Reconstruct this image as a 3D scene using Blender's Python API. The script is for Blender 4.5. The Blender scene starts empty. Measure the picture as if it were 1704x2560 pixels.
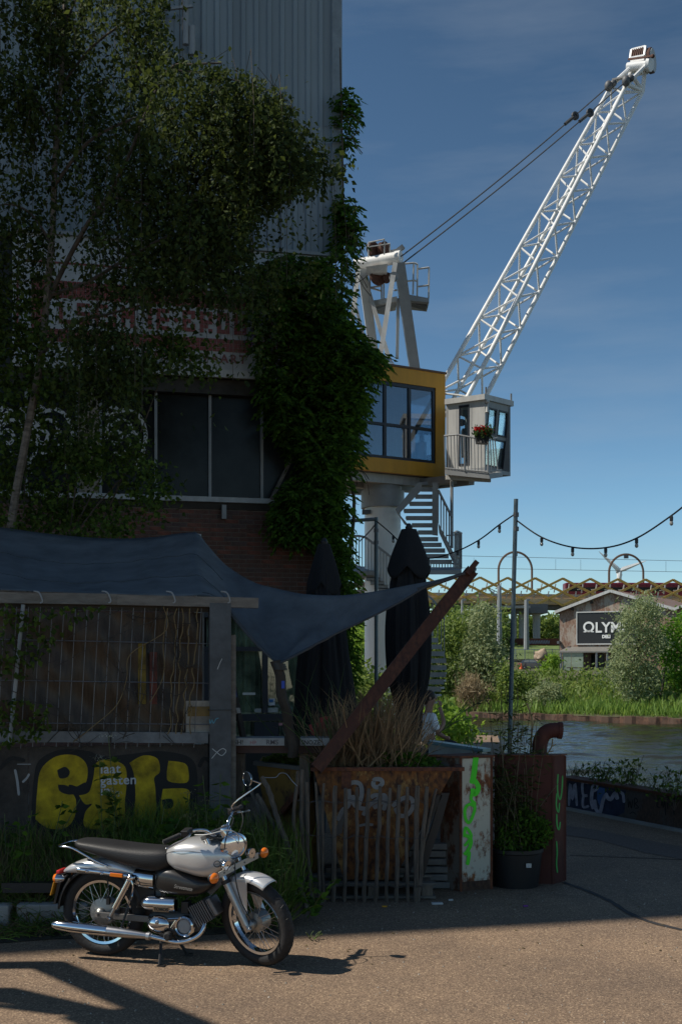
import bpy, bmesh, math, random
import numpy as np
from mathutils import Vector, Matrix
random.seed(7); RNG = np.random.default_rng(7)
S = bpy.context.scene; COL = S.collection
R = math.radians
# ---------------------------------------------------------------- camera
CAMH, FPX, HZ = 2.22, 40/36*2560, 1650.0
cd = bpy.data.cameras.new('camera'); cam = bpy.data.objects.new('camera', cd); COL.objects.link(cam)
cam.location = (0, 0, CAMH); cam.rotation_euler = (R(90), 0, 0)
cd.lens = 40; cd.sensor_width = 36; cd.sensor_fit = 'AUTO'; cd.shift_y = (HZ-1280)/2560
cd.clip_start = .05; cd.clip_end = 9000
S.camera = cam
# ---------------------------------------------------------------- sky, sun, exposure
SUN_EL, SUN_PHI = 50.0, -3.0           # sun stands left of the view, square to it
sun_h = Vector((-math.cos(R(SUN_PHI)), math.sin(R(SUN_PHI)), 0))
sun_v = sun_h*math.cos(R(SUN_EL)) + Vector((0, 0, math.sin(R(SUN_EL))))
w = bpy.data.worlds.new('World'); S.world = w; w.use_nodes = True
wn = w.node_tree.nodes; wl = w.node_tree.links
sky = wn.new('ShaderNodeTexSky'); sky.sky_type = 'NISHITA'; sky.sun_disc = False
sky.sun_elevation = R(SUN_EL)
sky.sun_rotation = math.atan2(sun_h.x, sun_h.y)
sky.air_density = 1.0; sky.dust_density = 0.0; sky.ozone_density = 4.0; sky.altitude = 900
bg = wn['Background']; bg.inputs['Strength'].default_value = 0.06
hsv = wn.new('ShaderNodeHueSaturation'); hsv.inputs['Saturation'].default_value = .86; hsv.inputs['Value'].default_value = .50      # the deep blue of a polarised sky, the same all round
hsv.inputs['Hue'].default_value = .478
gam = wn.new('ShaderNodeGamma'); gam.inputs[1].default_value = 1.65
wl.new(sky.outputs[0], gam.inputs[0]); wl.new(gam.outputs[0], hsv.inputs['Color']); # faint high cirrus, the same kind of streak all over the sky
tc_ = wn.new('ShaderNodeTexCoord'); mp_ = wn.new('ShaderNodeMapping'); mp_.inputs['Scale'].default_value = (2.0, 2.0, 11.0); mp_.inputs['Rotation'].default_value = (.05, .10, .3); wl.new(tc_.outputs['Generated'], mp_.inputs[0])
cn_ = wn.new('ShaderNodeTexNoise'); cn_.inputs['Scale'].default_value = 1.6; cn_.inputs['Detail'].default_value = 7; cn_.inputs['Roughness'].default_value = .58; wl.new(mp_.outputs[0], cn_.inputs['Vector'])
cr_ = wn.new('ShaderNodeValToRGB'); cr_.color_ramp.elements[0].position = .46; cr_.color_ramp.elements[1].position = .80; cr_.color_ramp.elements[0].color = (0, 0, 0, 1); cr_.color_ramp.elements[1].color = (.20, .20, .20, 1); wl.new(cn_.outputs[0], cr_.inputs[0])
cm_ = wn.new('ShaderNodeMix'); cm_.data_type = 'RGBA'; wl.new(cr_.outputs[0], cm_.inputs[0]); wl.new(hsv.outputs[0], cm_.inputs[6]); cm_.inputs[7].default_value = (6.2, 7.0, 7.8, 1)
wl.new(cm_.outputs[2], bg.inputs[0])
sd = bpy.data.lights.new('sun', 'SUN'); sun = bpy.data.objects.new('sun', sd); COL.objects.link(sun)
sd.energy = 4.2; sd.angle = R(0.55); sd.color = (1.0, .93, .82)
sun.rotation_euler = sun_v.to_track_quat('Z', 'Y').to_euler(); sun.location = (-20, 10, 40)
S.view_settings.view_transform = 'Standard'; S.view_settings.look = 'None'
S.view_settings.gamma = 1; S.view_settings.use_curve_mapping = False
S.view_settings.exposure = 0.15
S.render.engine = 'CYCLES'
S.cycles.max_bounces = 6; S.cycles.diffuse_bounces = 3; S.cycles.glossy_bounces = 3
S.cycles.transparent_max_bounces = 12; S.cycles.caustics_reflective = False; S.cycles.caustics_refractive = False
S.cycles.use_denoising = True
try: S.cycles.denoiser = 'OPENIMAGEDENOISE'
except Exception: pass
S.cycles.sample_clamp_indirect = 6
# ---------------------------------------------------------------- helpers
K = 1704/1568
def W(px, py, d): return Vector(((px-852)/FPX*d, d, CAMH-(py-HZ)/FPX*d))
def D(x, y, d): return W(x*K, y*K, d)
def ZM(ox, oy, s): return lambda x, y, d: W(ox+x/s, oy+y/s, d)
def hit(px, py, C, n):
    r = Vector(((px-852)/FPX, 1, -(py-HZ)/FPX)); O = Vector((0, 0, CAMH))
    return O + r*((Vector(C)-O).dot(n)/r.dot(n))
def ground(px, py):
    d = CAMH*FPX/(py-HZ); return Vector(((px-852)/FPX*d, d, 0))
Z = Vector((0, 0, 1))
def frame(x, y=None, z=None, o=(0, 0, 0)):
    """matrix whose columns are the axes given"""
    M = Matrix.Identity(4)
    for i, a in enumerate((x, y, z)):
        M.col[i][0:3] = Vector(a).normalized()
    M.col[3][0:3] = Vector(o); return M
def basis(zdir, o=(0, 0, 0), up=Z):
    zd = Vector(zdir).normalized()
    if abs(zd.dot(Vector(up).normalized())) > .98: up = Vector((1, 0, 0)) if abs(zd.x) < .9 else Vector((0, 1, 0))
    x = Vector(up).cross(zd).normalized(); y = zd.cross(x)
    return frame(x, y, zd, o)
class MB:
    def __init__(s): s.v = []; s.f = []
    def add(s, vs, fs):
        b = len(s.v); s.v.extend([tuple(p) for p in vs]); s.f.extend([tuple(i+b for i in f) for f in fs]); return s
    def box(s, c, size, M=None):
        c = Vector(c); h = Vector(size)*.5; vs = []
        for x, y, z in ((-1,-1,-1),(1,-1,-1),(1,1,-1),(-1,1,-1),(-1,-1,1),(1,-1,1),(1,1,1),(-1,1,1)):
            q = Vector((x*h.x, y*h.y, z*h.z))
            vs.append(c + (M.to_3x3() @ q if M is not None else q))
        return s.add(vs, [(3,2,1,0),(4,5,6,7),(0,1,5,4),(1,2,6,5),(2,3,7,6),(3,0,4,7)])
    def hexa(s, b, t):       # four bottom points, four top points
        return s.add(list(b)+list(t), [(3,2,1,0),(4,5,6,7),(0,1,5,4),(1,2,6,5),(2,3,7,6),(3,0,4,7)])
    def bar(s, p0, p1, w, h=None, up=Z):
        p0 = Vector(p0); p1 = Vector(p1); h = w if h is None else h
        M = basis(p1-p0, (p0+p1)/2, up); return s.box((p0+p1)/2, (w, h, (p1-p0).length), M)
    def tube(s, pts, r, n=8, cap=True, closed=False):
        pts = [Vector(p) for p in pts]; m = len(pts)
        rs = r if isinstance(r, (list, tuple)) else [r]*m
        rings = []; prev = None
        for i, p in enumerate(pts):
            if closed: t = pts[(i+1) % m]-pts[i-1]
            else: t = pts[min(i+1, m-1)]-pts[max(i-1, 0)]
            t = t.normalized() if t.length > 1e-9 else Vector((0, 0, 1))
            if prev is None: prev = t.orthogonal().normalized()
            prev = (prev - t*prev.dot(t)); prev = prev.normalized() if prev.length > 1e-6 else t.orthogonal().normalized()
            q = t.cross(prev)
            rings.append([p+(prev*math.cos(2*math.pi*k/n)+q*math.sin(2*math.pi*k/n))*rs[i] for k in range(n)])
        return s.loft(rings, cap and not closed, closed)
    def loft(s, rings, cap=True, closed=False):
        n = len(rings[0]); m = len(rings); vs = [p for r_ in rings for p in r_]; fs = []
        for i in range(m if closed else m-1):
            a = i*n; b = ((i+1) % m)*n
            for k in range(n): fs.append((a+k, a+(k+1) % n, b+(k+1) % n, b+k))
        if cap: fs.append(tuple(range(n-1, -1, -1))); fs.append(tuple(range((m-1)*n, m*n)))
        return s.add(vs, fs)
    def lathe(s, prof, M=None, n=20, cap=True, mod=None):
        M = M or Matrix.Identity(4); rings = []
        for r_, z in prof:
            rings.append([M @ Vector(((r_*(mod(2*math.pi*k/n, z) if mod else 1))*math.cos(2*math.pi*k/n), (r_*(mod(2*math.pi*k/n, z) if mod else 1))*math.sin(2*math.pi*k/n), z)) for k in range(n)])
        return s.loft(rings, cap)
    def prism(s, poly, M, z0, z1):
        n = len(poly); vs = [M @ Vector((x, y, z0)) for x, y in poly]+[M @ Vector((x, y, z1)) for x, y in poly]
        fs = [tuple(range(n-1, -1, -1)), tuple(range(n, 2*n))]+[(k, (k+1) % n, n+(k+1) % n, n+k) for k in range(n)]
        return s.add(vs, fs)
    def grid(s, fn, nu, nv):
        vs = [fn(i/nu, j/nv) for i in range(nu+1) for j in range(nv+1)]
        fs = [(i*(nv+1)+j, (i+1)*(nv+1)+j, (i+1)*(nv+1)+j+1, i*(nv+1)+j+1) for i in range(nu) for j in range(nv)]
        return s.add(vs, fs)
    def ball(s, c, rx, ry=None, rz=None, M=None, nu=14, nv=9):
        ry = rx if ry is None else ry; rz = rx if rz is None else rz; c = Vector(c); rings = []
        for j in range(nv+1):
            a = -math.pi/2+math.pi*(j/nv); a = max(-1.52, min(1.52, a))
            ring = []
            for i in range(nu):
                q = Vector((rx*math.cos(a)*math.cos(2*math.pi*i/nu), ry*math.cos(a)*math.sin(2*math.pi*i/nu), rz*math.sin(a)))
                ring.append(c+(M.to_3x3() @ q if M is not None else q))
            rings.append(ring)
        return s.loft(rings)
    def ring(s, M, Rr, prof, n=36):     # revolve closed profile [(dr, dz)] round M's z axis at radius Rr
        rings = []
        for k in range(n):
            a = 2*math.pi*k/n
            rings.append([M @ Vector(((Rr+p[0])*math.cos(a), (Rr+p[0])*math.sin(a), p[1])) for p in prof])
        return s.loft(rings, False, True)
    def ribbon(s, pts, width, P, off=0.0):   # flat painted stroke in plane P(a, b, off) -> Vector
        q = smooth2(pts, 5); L = []; m = len(q)
        for i in range(m):
            a = q[max(i-1, 0)]; b = q[min(i+1, m-1)]; tx, ty = b[0]-a[0], b[1]-a[1]; l = math.hypot(tx, ty) or 1
            ww = width*.5*(.62 if i in (0, m-1) else 1)
            L.append((P(q[i][0]-ty/l*ww, q[i][1]+tx/l*ww, off), P(q[i][0]+ty/l*ww, q[i][1]-tx/l*ww, off)))
        vs = [p for pr in L for p in pr]
        return s.add(vs, [(2*i, 2*i+1, 2*i+3, 2*i+2) for i in range(m-1)])
def smooth2(pts, k):
    if len(pts) < 3: return list(pts)
    out = []; n = len(pts); dim = len(pts[0])
    for i in range(n-1):
        p0, p1, p2, p3 = pts[max(i-1, 0)], pts[i], pts[i+1], pts[min(i+2, n-1)]
        for j in range(k):
            t = j/k
            out.append(tuple(.5*(2*p1[c]+(p2[c]-p0[c])*t+(2*p0[c]-5*p1[c]+4*p2[c]-p3[c])*t*t+(3*p1[c]-p0[c]-3*p2[c]+p3[c])*t**3) for c in range(dim)))
    out.append(tuple(pts[-1])); return out
def sm3(pts, k=5): return [Vector(p) for p in smooth2([tuple(p) for p in pts], k)]
ORG = {}
def setp(o, label=None, cat=None, group=None, kind=None):
    if label: o['label'] = label
    if cat: o['category'] = cat
    if group: o['group'] = group
    if kind: o['kind'] = kind
    return o
def thing(name, label, cat, loc=(0, 0, 0), group=None, local=False):
    o = bpy.data.objects.new(name, None); COL.objects.link(o); o.location = loc; o.empty_display_size = .2
    ORG[o] = Vector((0, 0, 0)) if local else Vector(loc)
    return setp(o, label, cat, group)
def sub(name, parent):                      # an Empty that gathers sub-parts
    o = bpy.data.objects.new(name, None); COL.objects.link(o); o.parent = parent; ORG[o] = ORG[parent]; return o
def obj(name, mb, mat, parent=None, smooth=False, label=None, cat=None, group=None, kind=None, bevel=0, solid=0):
    me = bpy.data.meshes.new(name)
    if parent is not None: org = ORG[parent]
    else:
        a = np.array(mb.v); org = Vector(((a[:, 0].min()+a[:, 0].max())/2, (a[:, 1].min()+a[:, 1].max())/2, a[:, 2].min()))
    arr = np.array(mb.v, dtype=np.float64)-np.array(org)
    me.from_pydata(arr.tolist(), [], mb.f); me.update()
    if smooth:
        me.shade_smooth()
        me.set_sharp_from_angle(angle=R(smooth if smooth is not True else 40))
    me.materials.append(mat)
    o = bpy.data.objects.new(name, me); COL.objects.link(o)
    if parent is not None: o.parent = parent
    else: o.location = org
    ORG[o] = org
    if bevel:
        m = o.modifiers.new('bevel', 'BEVEL'); m.width = bevel; m.segments = 2; m.limit_method = 'ANGLE'
    if solid:
        m = o.modifiers.new('solid', 'SOLIDIFY'); m.thickness = solid; m.offset = 0
    return setp(o, label, cat, group, kind)
def share(src, name, parent, loc, rot=None, scale=None):   # another piece that shares src's mesh; loc in world
    o = bpy.data.objects.new(name, src.data if hasattr(src, 'data') else src); COL.objects.link(o); o.parent = parent
    o.location = Vector(loc)-ORG[parent]
    if rot is not None: o.rotation_euler = rot
    if scale is not None: o.scale = scale
    ORG[o] = ORG[parent]; return o
_dg = None
def text(s_, size, P, ext=0.0, bold=0.0, spacing=1.0):
    """MB holding the text laid in plane P(a, b, off); a runs along the line, origin at its left foot"""
    c = bpy.data.curves.new('t', 'FONT'); c.body = s_; c.size = size; c.extrude = ext; c.offset = bold; c.resolution_u = 3
    c.space_character = spacing
    o = bpy.data.objects.new('t', c); COL.objects.link(o); bpy.context.view_layer.update()
    me = bpy.data.meshes.new_from_object(o.evaluated_get(bpy.context.evaluated_depsgraph_get()))
    mb = MB(); mb.add([P(v.co.x, v.co.y, v.co.z+ext) for v in me.vertices], [tuple(p.vertices) for p in me.polygons])
    bpy.data.objects.remove(o); bpy.data.curves.remove(c); bpy.data.meshes.remove(me); return mb
def leafmesh(pts, dirs, L, Wd, jitter=.35, flat=None):
    """MB of folded leaves: base at pts, pointing along dirs"""
    n = len(pts); d = dirs/np.maximum(np.linalg.norm(dirs, axis=1, keepdims=True), 1e-9)
    r = RNG.normal(size=(n, 3)); r -= d*(r*d).sum(1, keepdims=True); r /= np.linalg.norm(r, axis=1, keepdims=True)+1e-9
    if flat is not None:
        up = np.array([0, 0, 1.0])[None]; x = np.cross(d, up); x /= np.linalg.norm(x, axis=1, keepdims=True)+1e-9
        r = x*flat+r*(1-flat); r /= np.linalg.norm(r, axis=1, keepdims=True)+1e-9
    nn = np.cross(d, r); l = L*(1+RNG.uniform(-jitter, jitter, (n, 1))); ww = Wd*(1+RNG.uniform(-jitter, jitter, (n, 1)))
    v = np.stack([pts, pts+d*l*.45+r*ww*.5+nn*ww*.18, pts+d*l, pts+d*l*.45-r*ww*.5+nn*ww*.18], 1).reshape(-1, 3)
    i = np.arange(n)*4
    f = np.concatenate([np.stack([i, i+1, i+2], 1), np.stack([i, i+2, i+3], 1)])
    return v, f
def npobj(name, v, f, mat, parent=None, label=None, cat=None, group=None, kind=None, smooth=False):
    v = np.asarray(v, dtype=np.float64)
    org = ORG[parent] if parent is not None else Vector(((v[:, 0].min()+v[:, 0].max())/2, (v[:, 1].min()+v[:, 1].max())/2, v[:, 2].min()))
    v = (v-np.array(org)).astype(np.float32); k = f.shape[1]
    me = bpy.data.meshes.new(name); me.vertices.add(len(v)); me.vertices.foreach_set('co', v.ravel())
    me.loops.add(f.size); me.loops.foreach_set('vertex_index', f.astype(np.int32).ravel())
    me.polygons.add(len(f)); me.polygons.foreach_set('loop_start', (np.arange(len(f))*k).astype(np.int32))
    me.polygons.foreach_set('loop_total', np.full(len(f), k, np.int32))
    me.update(calc_edges=True); me.validate()
    if smooth: me.shade_smooth()
    me.materials.append(mat)
    o = bpy.data.objects.new(name, me); COL.objects.link(o); ORG[o] = org
    if parent is not None: o.parent = parent
    else: o.location = org
    return setp(o, label, cat, group, kind)
def inpoly(poly, n):
    p = np.array(poly, float); lo, hi = p.min(0), p.max(0); out = []; tot = 0
    while tot < n:
        q = RNG.uniform(lo, hi, (n*2, 2)); c = np.zeros(len(q), bool); j = len(p)-1
        for i in range(len(p)):
            a, b = p[i], p[j]
            if a[1] != b[1]:
                c ^= ((a[1] > q[:, 1]) != (b[1] > q[:, 1])) & (q[:, 0] < (b[0]-a[0])*(q[:, 1]-a[1])/(b[1]-a[1])+a[0])
            j = i
        out.append(q[c]); tot += c.sum()
    return np.concatenate(out)[:n]
def Darr(xy, d):
    px = xy[:, 0]*K; py = xy[:, 1]*K
    return np.stack([(px-852)/FPX*d, d, CAMH-(py-HZ)/FPX*d], 1)
# ---------------------------------------------------------------- materials
def nt(name):
    m = bpy.data.materials.new(name); m.use_nodes = True; t = m.node_tree
    return m, t, t.nodes['Principled BSDF']
def mat(name, col, rough=.6, metal=0.0, var=.12, scale=6.0, bump=0.0, bscale=40.0, spec=.5, stretch=None, var2=None, coat=0):
    """plain material with tone variation by two noises and an optional fine relief"""
    m, t, b = nt(name); N = t.nodes; L = t.links
    b.inputs['Roughness'].default_value = rough; b.inputs['Metallic'].default_value = metal
    b.inputs['Specular IOR Level'].default_value = spec
    if coat: b.inputs['Coat Weight'].default_value = coat; b.inputs['Coat Roughness'].default_value = .08
    tc = N.new('ShaderNodeTexCoord'); mp = N.new('ShaderNodeMapping'); L.new(tc.outputs['Object'], mp.inputs[0])
    if stretch: mp.inputs['Scale'].default_value = stretch
    ns = N.new('ShaderNodeTexNoise'); ns.inputs['Scale'].default_value = scale; ns.inputs['Detail'].default_value = 6; ns.inputs['Roughness'].default_value = .65
    L.new(mp.outputs[0], ns.inputs['Vector'])
    cr = N.new('ShaderNodeValToRGB'); L.new(ns.outputs[0], cr.inputs[0])
    c = np.array(col[:3]); c2 = np.array(var2) if var2 is not None else np.minimum(c*(1+var*1.6), .95)
    cr.color_ramp.elements[0].position = .3; cr.color_ramp.elements[1].position = .72
    cr.color_ramp.elements[0].color = (*np.maximum(c*(1-var*1.6), .002), 1); cr.color_ramp.elements[1].color = (*c2, 1)
    L.new(cr.outputs[0], b.inputs['Base Color'])
    if bump:
        nb = N.new('ShaderNodeTexNoise'); nb.inputs['Scale'].default_value = bscale; nb.inputs['Detail'].default_value = 5
        L.new(mp.outputs[0], nb.inputs['Vector'])
        bp = N.new('ShaderNodeBump'); bp.inputs['Strength'].default_value = bump; bp.inputs['Distance'].default_value = .02
        L.new(nb.outputs[0], bp.inputs['Height']); L.new(bp.outputs[0], b.inputs['Normal'])
    return m
def leafmat(name, c1, c2, trans=.35, rough=.55):
    m, t, b = nt(name); N = t.nodes; L = t.links
    g = N.new('ShaderNodeNewGeometry'); cr = N.new('ShaderNodeValToRGB')
    cr.color_ramp.elements[0].color = (*c1, 1); cr.color_ramp.elements[1].color = (*c2, 1)
    L.new(g.outputs['Random Per Island'], cr.inputs[0]); L.new(cr.outputs[0], b.inputs['Base Color'])
    b.inputs['Roughness'].default_value = rough; b.inputs['Specular IOR Level'].default_value = .3
    tr = N.new('ShaderNodeBsdfTranslucent'); mx = N.new('ShaderNodeMixShader'); mx.inputs[0].default_value = trans
    hs = N.new('ShaderNodeHueSaturation'); hs.inputs['Value'].default_value = 1.5; hs.inputs['Hue'].default_value = .485
    L.new(cr.outputs[0], hs.inputs['Color']); L.new(hs.outputs[0], tr.inputs[0])
    L.new(b.outputs[0], mx.inputs[1]); L.new(tr.outputs[0], mx.inputs[2]); L.new(mx.outputs[0], t.nodes['Material Output'].inputs[0])
    return m
def rustmat(name, paint, rust1, rust2, amount=.5, scale=5.0, rough=.8, fine=30.0, stretch=(1, 1, .6)):
    """paint with rust eating through it; amount 0..1 of rust"""
    m, t, b = nt(name); N = t.nodes; L = t.links; b.inputs['Roughness'].default_value = rough
    tc = N.new('ShaderNodeTexCoord'); mp = N.new('ShaderNodeMapping'); mp.inputs['Scale'].default_value = stretch; L.new(tc.outputs['Object'], mp.inputs[0])
    n1 = N.new('ShaderNodeTexNoise'); n1.inputs['Scale'].default_value = scale; n1.inputs['Detail'].default_value = 9; n1.inputs['Roughness'].default_value = .72; L.new(mp.outputs[0], n1.inputs['Vector'])
    n2 = N.new('ShaderNodeTexNoise'); n2.inputs['Scale'].default_value = fine; n2.inputs['Detail'].default_value = 6; L.new(mp.outputs[0], n2.inputs['Vector'])
    mk = N.new('ShaderNodeValToRGB'); L.new(n1.outputs[0], mk.inputs[0]); p = .68-.36*amount
    mk.color_ramp.elements[0].position = max(0, p-.035); mk.color_ramp.elements[1].position = min(1, p+.035)
    rr = N.new('ShaderNodeValToRGB'); L.new(n2.outputs[0], rr.inputs[0])
    rr.color_ramp.elements[0].position = .34; rr.color_ramp.elements[1].position = .66
    rr.color_ramp.elements[0].color = (*rust1, 1); rr.color_ramp.elements[1].color = (*rust2, 1)
    mx = N.new('ShaderNodeMix'); mx.data_type = 'RGBA'; L.new(mk.outputs[0], mx.inputs[0])
    mx.inputs[6].default_value = (*paint, 1); L.new(rr.outputs[0], mx.inputs[7]); L.new(mx.outputs[2], b.inputs['Base Color'])
    bp = N.new('ShaderNodeBump'); bp.inputs['Strength'].default_value = .35; bp.inputs['Distance'].default_value = .01
    L.new(n2.outputs[0], bp.inputs['Height']); L.new(bp.outputs[0], b.inputs['Normal'])
    return m
def glassmat(name, tint, refl=.18, rough=.02):
    m, t, b = nt(name); N = t.nodes; L = t.links; N.remove(b)
    tr = N.new('ShaderNodeBsdfTransparent'); tr.inputs[0].default_value = (*tint, 1)
    gl = N.new('ShaderNodeBsdfGlossy'); gl.inputs['Roughness'].default_value = rough; gl.inputs[0].default_value = (.9, .95, 1, 1)
    fr = N.new('ShaderNodeLayerWeight'); fr.inputs[0].default_value = .35
    ma = N.new('ShaderNodeMath'); ma.operation = 'MULTIPLY_ADD'; L.new(fr.outputs['Fresnel'], ma.inputs[0]); ma.inputs[1].default_value = .6; ma.inputs[2].default_value = refl*.4
    mx = N.new('ShaderNodeMixShader'); L.new(ma.outputs[0], mx.inputs[0]); L.new(tr.outputs[0], mx.inputs[1]); L.new(gl.outputs[0], mx.inputs[2])
    L.new(mx.outputs[0], N['Material Output'].inputs[0]); return m
M_ = {}
M_['white'] = mat('white_paint', (.80, .80, .78), .45, var=.07, scale=2.5, stretch=(2, 2, .4))
M_['lgrey'] = mat('light_grey_paint', (.50, .50, .48), .5, var=.12, scale=3, stretch=(2, 2, .35))
M_['mgrey'] = mat('grey_paint', (.28, .29, .295), .5, var=.08, scale=4)
M_['dgrey'] = mat('dark_grey_steel', (.10, .105, .11), .55, var=.12)
M_['black'] = mat('black_plastic', (.012, .012, .013), .5, var=.1)
M_['rubber'] = mat('rubber', (.016, .016, .017), .75, var=.15, bump=.2, bscale=60)
M_['fabric'] = mat('black_cloth', (.010, .010, .012), .95, var=.15, scale=20, bump=.15, bscale=200)
M_['chrome'] = mat('chrome', (.62, .63, .65), .09, 1.0, var=.02)
M_['steel'] = mat('brushed_steel', (.42, .42, .43), .32, 1.0, var=.08, scale=30)
M_['silver'] = mat('silver_paint', (.60, .60, .60), .28, .40, var=.02, coat=.6)
M_['orange'] = mat('orange_lens', (.85, .20, .01), .15, var=.05, coat=.5)
M_['red'] = mat('red_paint', (.5, .02, .02), .4)
M_['ochre'] = mat('ochre_cladding', (.62, .29, .012), .5, var=.09, scale=1.6, stretch=(2, 2, .3))
M_['navy'] = mat('navy_frame', (.012, .016, .028), .45)
M_['gold'] = mat('gold_coating', (.46, .29, .06), .45, .1, var=.06)
M_['conc'] = mat('concrete', (.30, .29, .27), .85, var=.15, scale=3, bump=.2)
M_['wood'] = mat('weathered_wood', (.17, .14, .11), .85, var=.25, scale=5, stretch=(6, 6, .7), bump=.4, bscale=30)
M_['plank'] = mat('grey_plank', (.17, .155, .135), .85, var=.22, scale=4, stretch=(.6, 6, 6), bump=.3, bscale=40)
M_['stake'] = mat('stake_wood', (.12, .098, .078), .9, var=.35, scale=6, stretch=(6, 6, .8), bump=.5, bscale=30)
M_['darkwood'] = mat('dark_wood', (.035, .028, .022), .8, var=.25, scale=5, bump=.3)
M_['rust'] = rustmat('rust', (.10, .035, .018), (.055, .018, .010), (.17, .055, .022), .6)
M_['rustskip'] = rustmat('rusty_skip_paint', (.34, .19, .06), (.040, .015, .008), (.23, .085, .018), .74, 6.0, fine=26)
M_['rustwhite'] = rustmat('rusty_white_paint', (.52, .51, .42), (.07, .022, .012), (.26, .095, .03), .37, 4.2)
M_['rustdark'] = rustmat('rusty_dark_flank', (.16, .145, .125), (.05, .022, .014), (.13, .05, .022), .5, 4.0)
M_['gal'] = mat('galvanised_steel', (.32, .34, .36), .42, .6, var=.15, scale=14)
M_['rope'] = mat('steel_cable', (.05, .05, .05), .6)
M_['bark'] = mat('brown_bark', (.085, .065, .05), .9, var=.3, scale=10, bump=.6, bscale=25)
M_['birch'] = mat('birch_bark', (.17, .135, .105), .8, var=.4, scale=7, stretch=(1, 1, 3), bump=.3)
M_['glass'] = glassmat('clear_glass', (.80, .88, .90))
M_['dglass'] = mat('dark_window_glass', (.016, .018, .018), .25, var=.4, scale=2, spec=.22)
M_['gpaint'] = mat('white_spray_paint', (.55, .55, .54), .8, var=.1)
M_['gblack'] = mat('black_spray_paint', (.012, .012, .012), .8)
M_['gyellow'] = mat('yellow_spray_paint', (.37, .265, .008), .85, var=.4, scale=5, bump=.2)
M_['ggreen'] = mat('neon_green_spray_paint', (.07, .75, .02), .6, var=.05)
M_['asphalt'] = None
# ================================================================ SETTING
def asphalt():
    m, t, b = nt('asphalt'); N = t.nodes; L = t.links; b.inputs['Roughness'].default_value = .9
    tc = N.new('ShaderNodeTexCoord')
    vo = N.new('ShaderNodeTexVoronoi'); vo.inputs['Scale'].default_value = 105; L.new(tc.outputs['Object'], vo.inputs['Vector'])
    n2 = N.new('ShaderNodeTexNoise'); n2.inputs['Scale'].default_value = 1.1; n2.inputs['Detail'].default_value = 8; n2.inputs['Roughness'].default_value = .7; L.new(tc.outputs['Object'], n2.inputs['Vector'])
    n3 = N.new('ShaderNodeTexNoise'); n3.inputs['Scale'].default_value = 45; n3.inputs['Detail'].default_value = 4; L.new(tc.outputs['Object'], n3.inputs['Vector'])
    cr = N.new('ShaderNodeValToRGB'); L.new(vo.outputs['Color'], cr.inputs[0])
    e = cr.color_ramp.elements; e[0].position = .1; e[0].color = (.125, .084, .055, 1); e[1].position = .93; e[1].color = (.50, .37, .235, 1)
    x = e.new(.6); x.color = (.25, .172, .112, 1); x = e.new(.8); x.color = (.32, .222, .145, 1)
    c2 = N.new('ShaderNodeValToRGB'); L.new(n2.outputs[0], c2.inputs[0]); c2.color_ramp.elements[0].position = .3; c2.color_ramp.elements[1].position = .7
    c2.color_ramp.elements[0].color = (.66, .66, .68, 1); c2.color_ramp.elements[1].color = (1.12, 1.1, 1.06, 1)
    mx = N.new('ShaderNodeMix'); mx.data_type = 'RGBA'; mx.blend_type = 'MULTIPLY'; mx.inputs[0].default_value = 1
    L.new(cr.outputs[0], mx.inputs[6]); L.new(c2.outputs[0], mx.inputs[7]); L.new(mx.outputs[2], b.inputs['Base Color'])
    bp = N.new('ShaderNodeBump'); bp.inputs['Strength'].default_value = .5; bp.inputs['Distance'].default_value = .008
    L.new(n3.outputs[0], bp.inputs['Height']); L.new(bp.outputs[0], b.inputs['Normal']); return m
M_['asphalt'] = asphalt()
QUAY = [(16.0, -9.53), (4.4, 14.8), (3.35, 17.0), (3.5, 24), (4.6, 33.5), (-60, 36)]
mb = MB(); poly = [(-60, -14), (16.0, -14)]+QUAY
mb.prism(poly, Matrix.Identity(4), -3.4, 0.0)
obj('ground', mb, M_['asphalt'], kind='structure')
# asphalt patches and repair seams, each a sheet lying on the ground
P4 = mat('dark_asphalt_patch', (.135, .10, .078), .9, var=.3, scale=30, bump=.3, bscale=80)
def sheet(name, pts, z, m):
    mb = MB(); mb.add([(p.x, p.y, z) for p in pts], [tuple(range(len(pts)))])
    return obj(name, mb, m, kind='structure')
G = lambda x, y: ground(x*K, y*K)
sheet('asphalt_patch', [G(1300, 1900), G(1360, 1908), G(1480, 1932), G(1600, 1955), G(1640, 1990), G(1480, 1962), G(1380, 1934), G(1300, 1922)][::-1], .004, P4)
sk = mat('tar_seam', (.028, .026, .026), .85, var=.2)
mb = MB(); pl = [G(1295, 2030), G(1350, 2050), G(1405, 2075), G(1440, 2098), G(1490, 2120), G(1568, 2140)]
for a, b_ in zip(sm3(pl, 4), sm3(pl, 4)[1:]):
    n_ = (b_-a).cross(Z).normalized()*(.022+.012*random.random())
    mb.add([a-n_+Z*.004, b_-n_+Z*.004, b_+n_+Z*.004, a+n_+Z*.004], [(0, 1, 2, 3)])
obj('tar_seam', mb, sk, kind='structure')
mb = MB()
for a, b_ in ((G(1310, 1968), G(1568, 1978)),):
    n_ = (b_-a).cross(Z).normalized()*.012
    mb.add([a-n_+Z*.0045, b_-n_+Z*.0045, b_+n_+Z*.0045, a+n_+Z*.0045], [(0, 1, 2, 3)])
obj('asphalt_crack', mb, sk, kind='structure')
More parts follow.
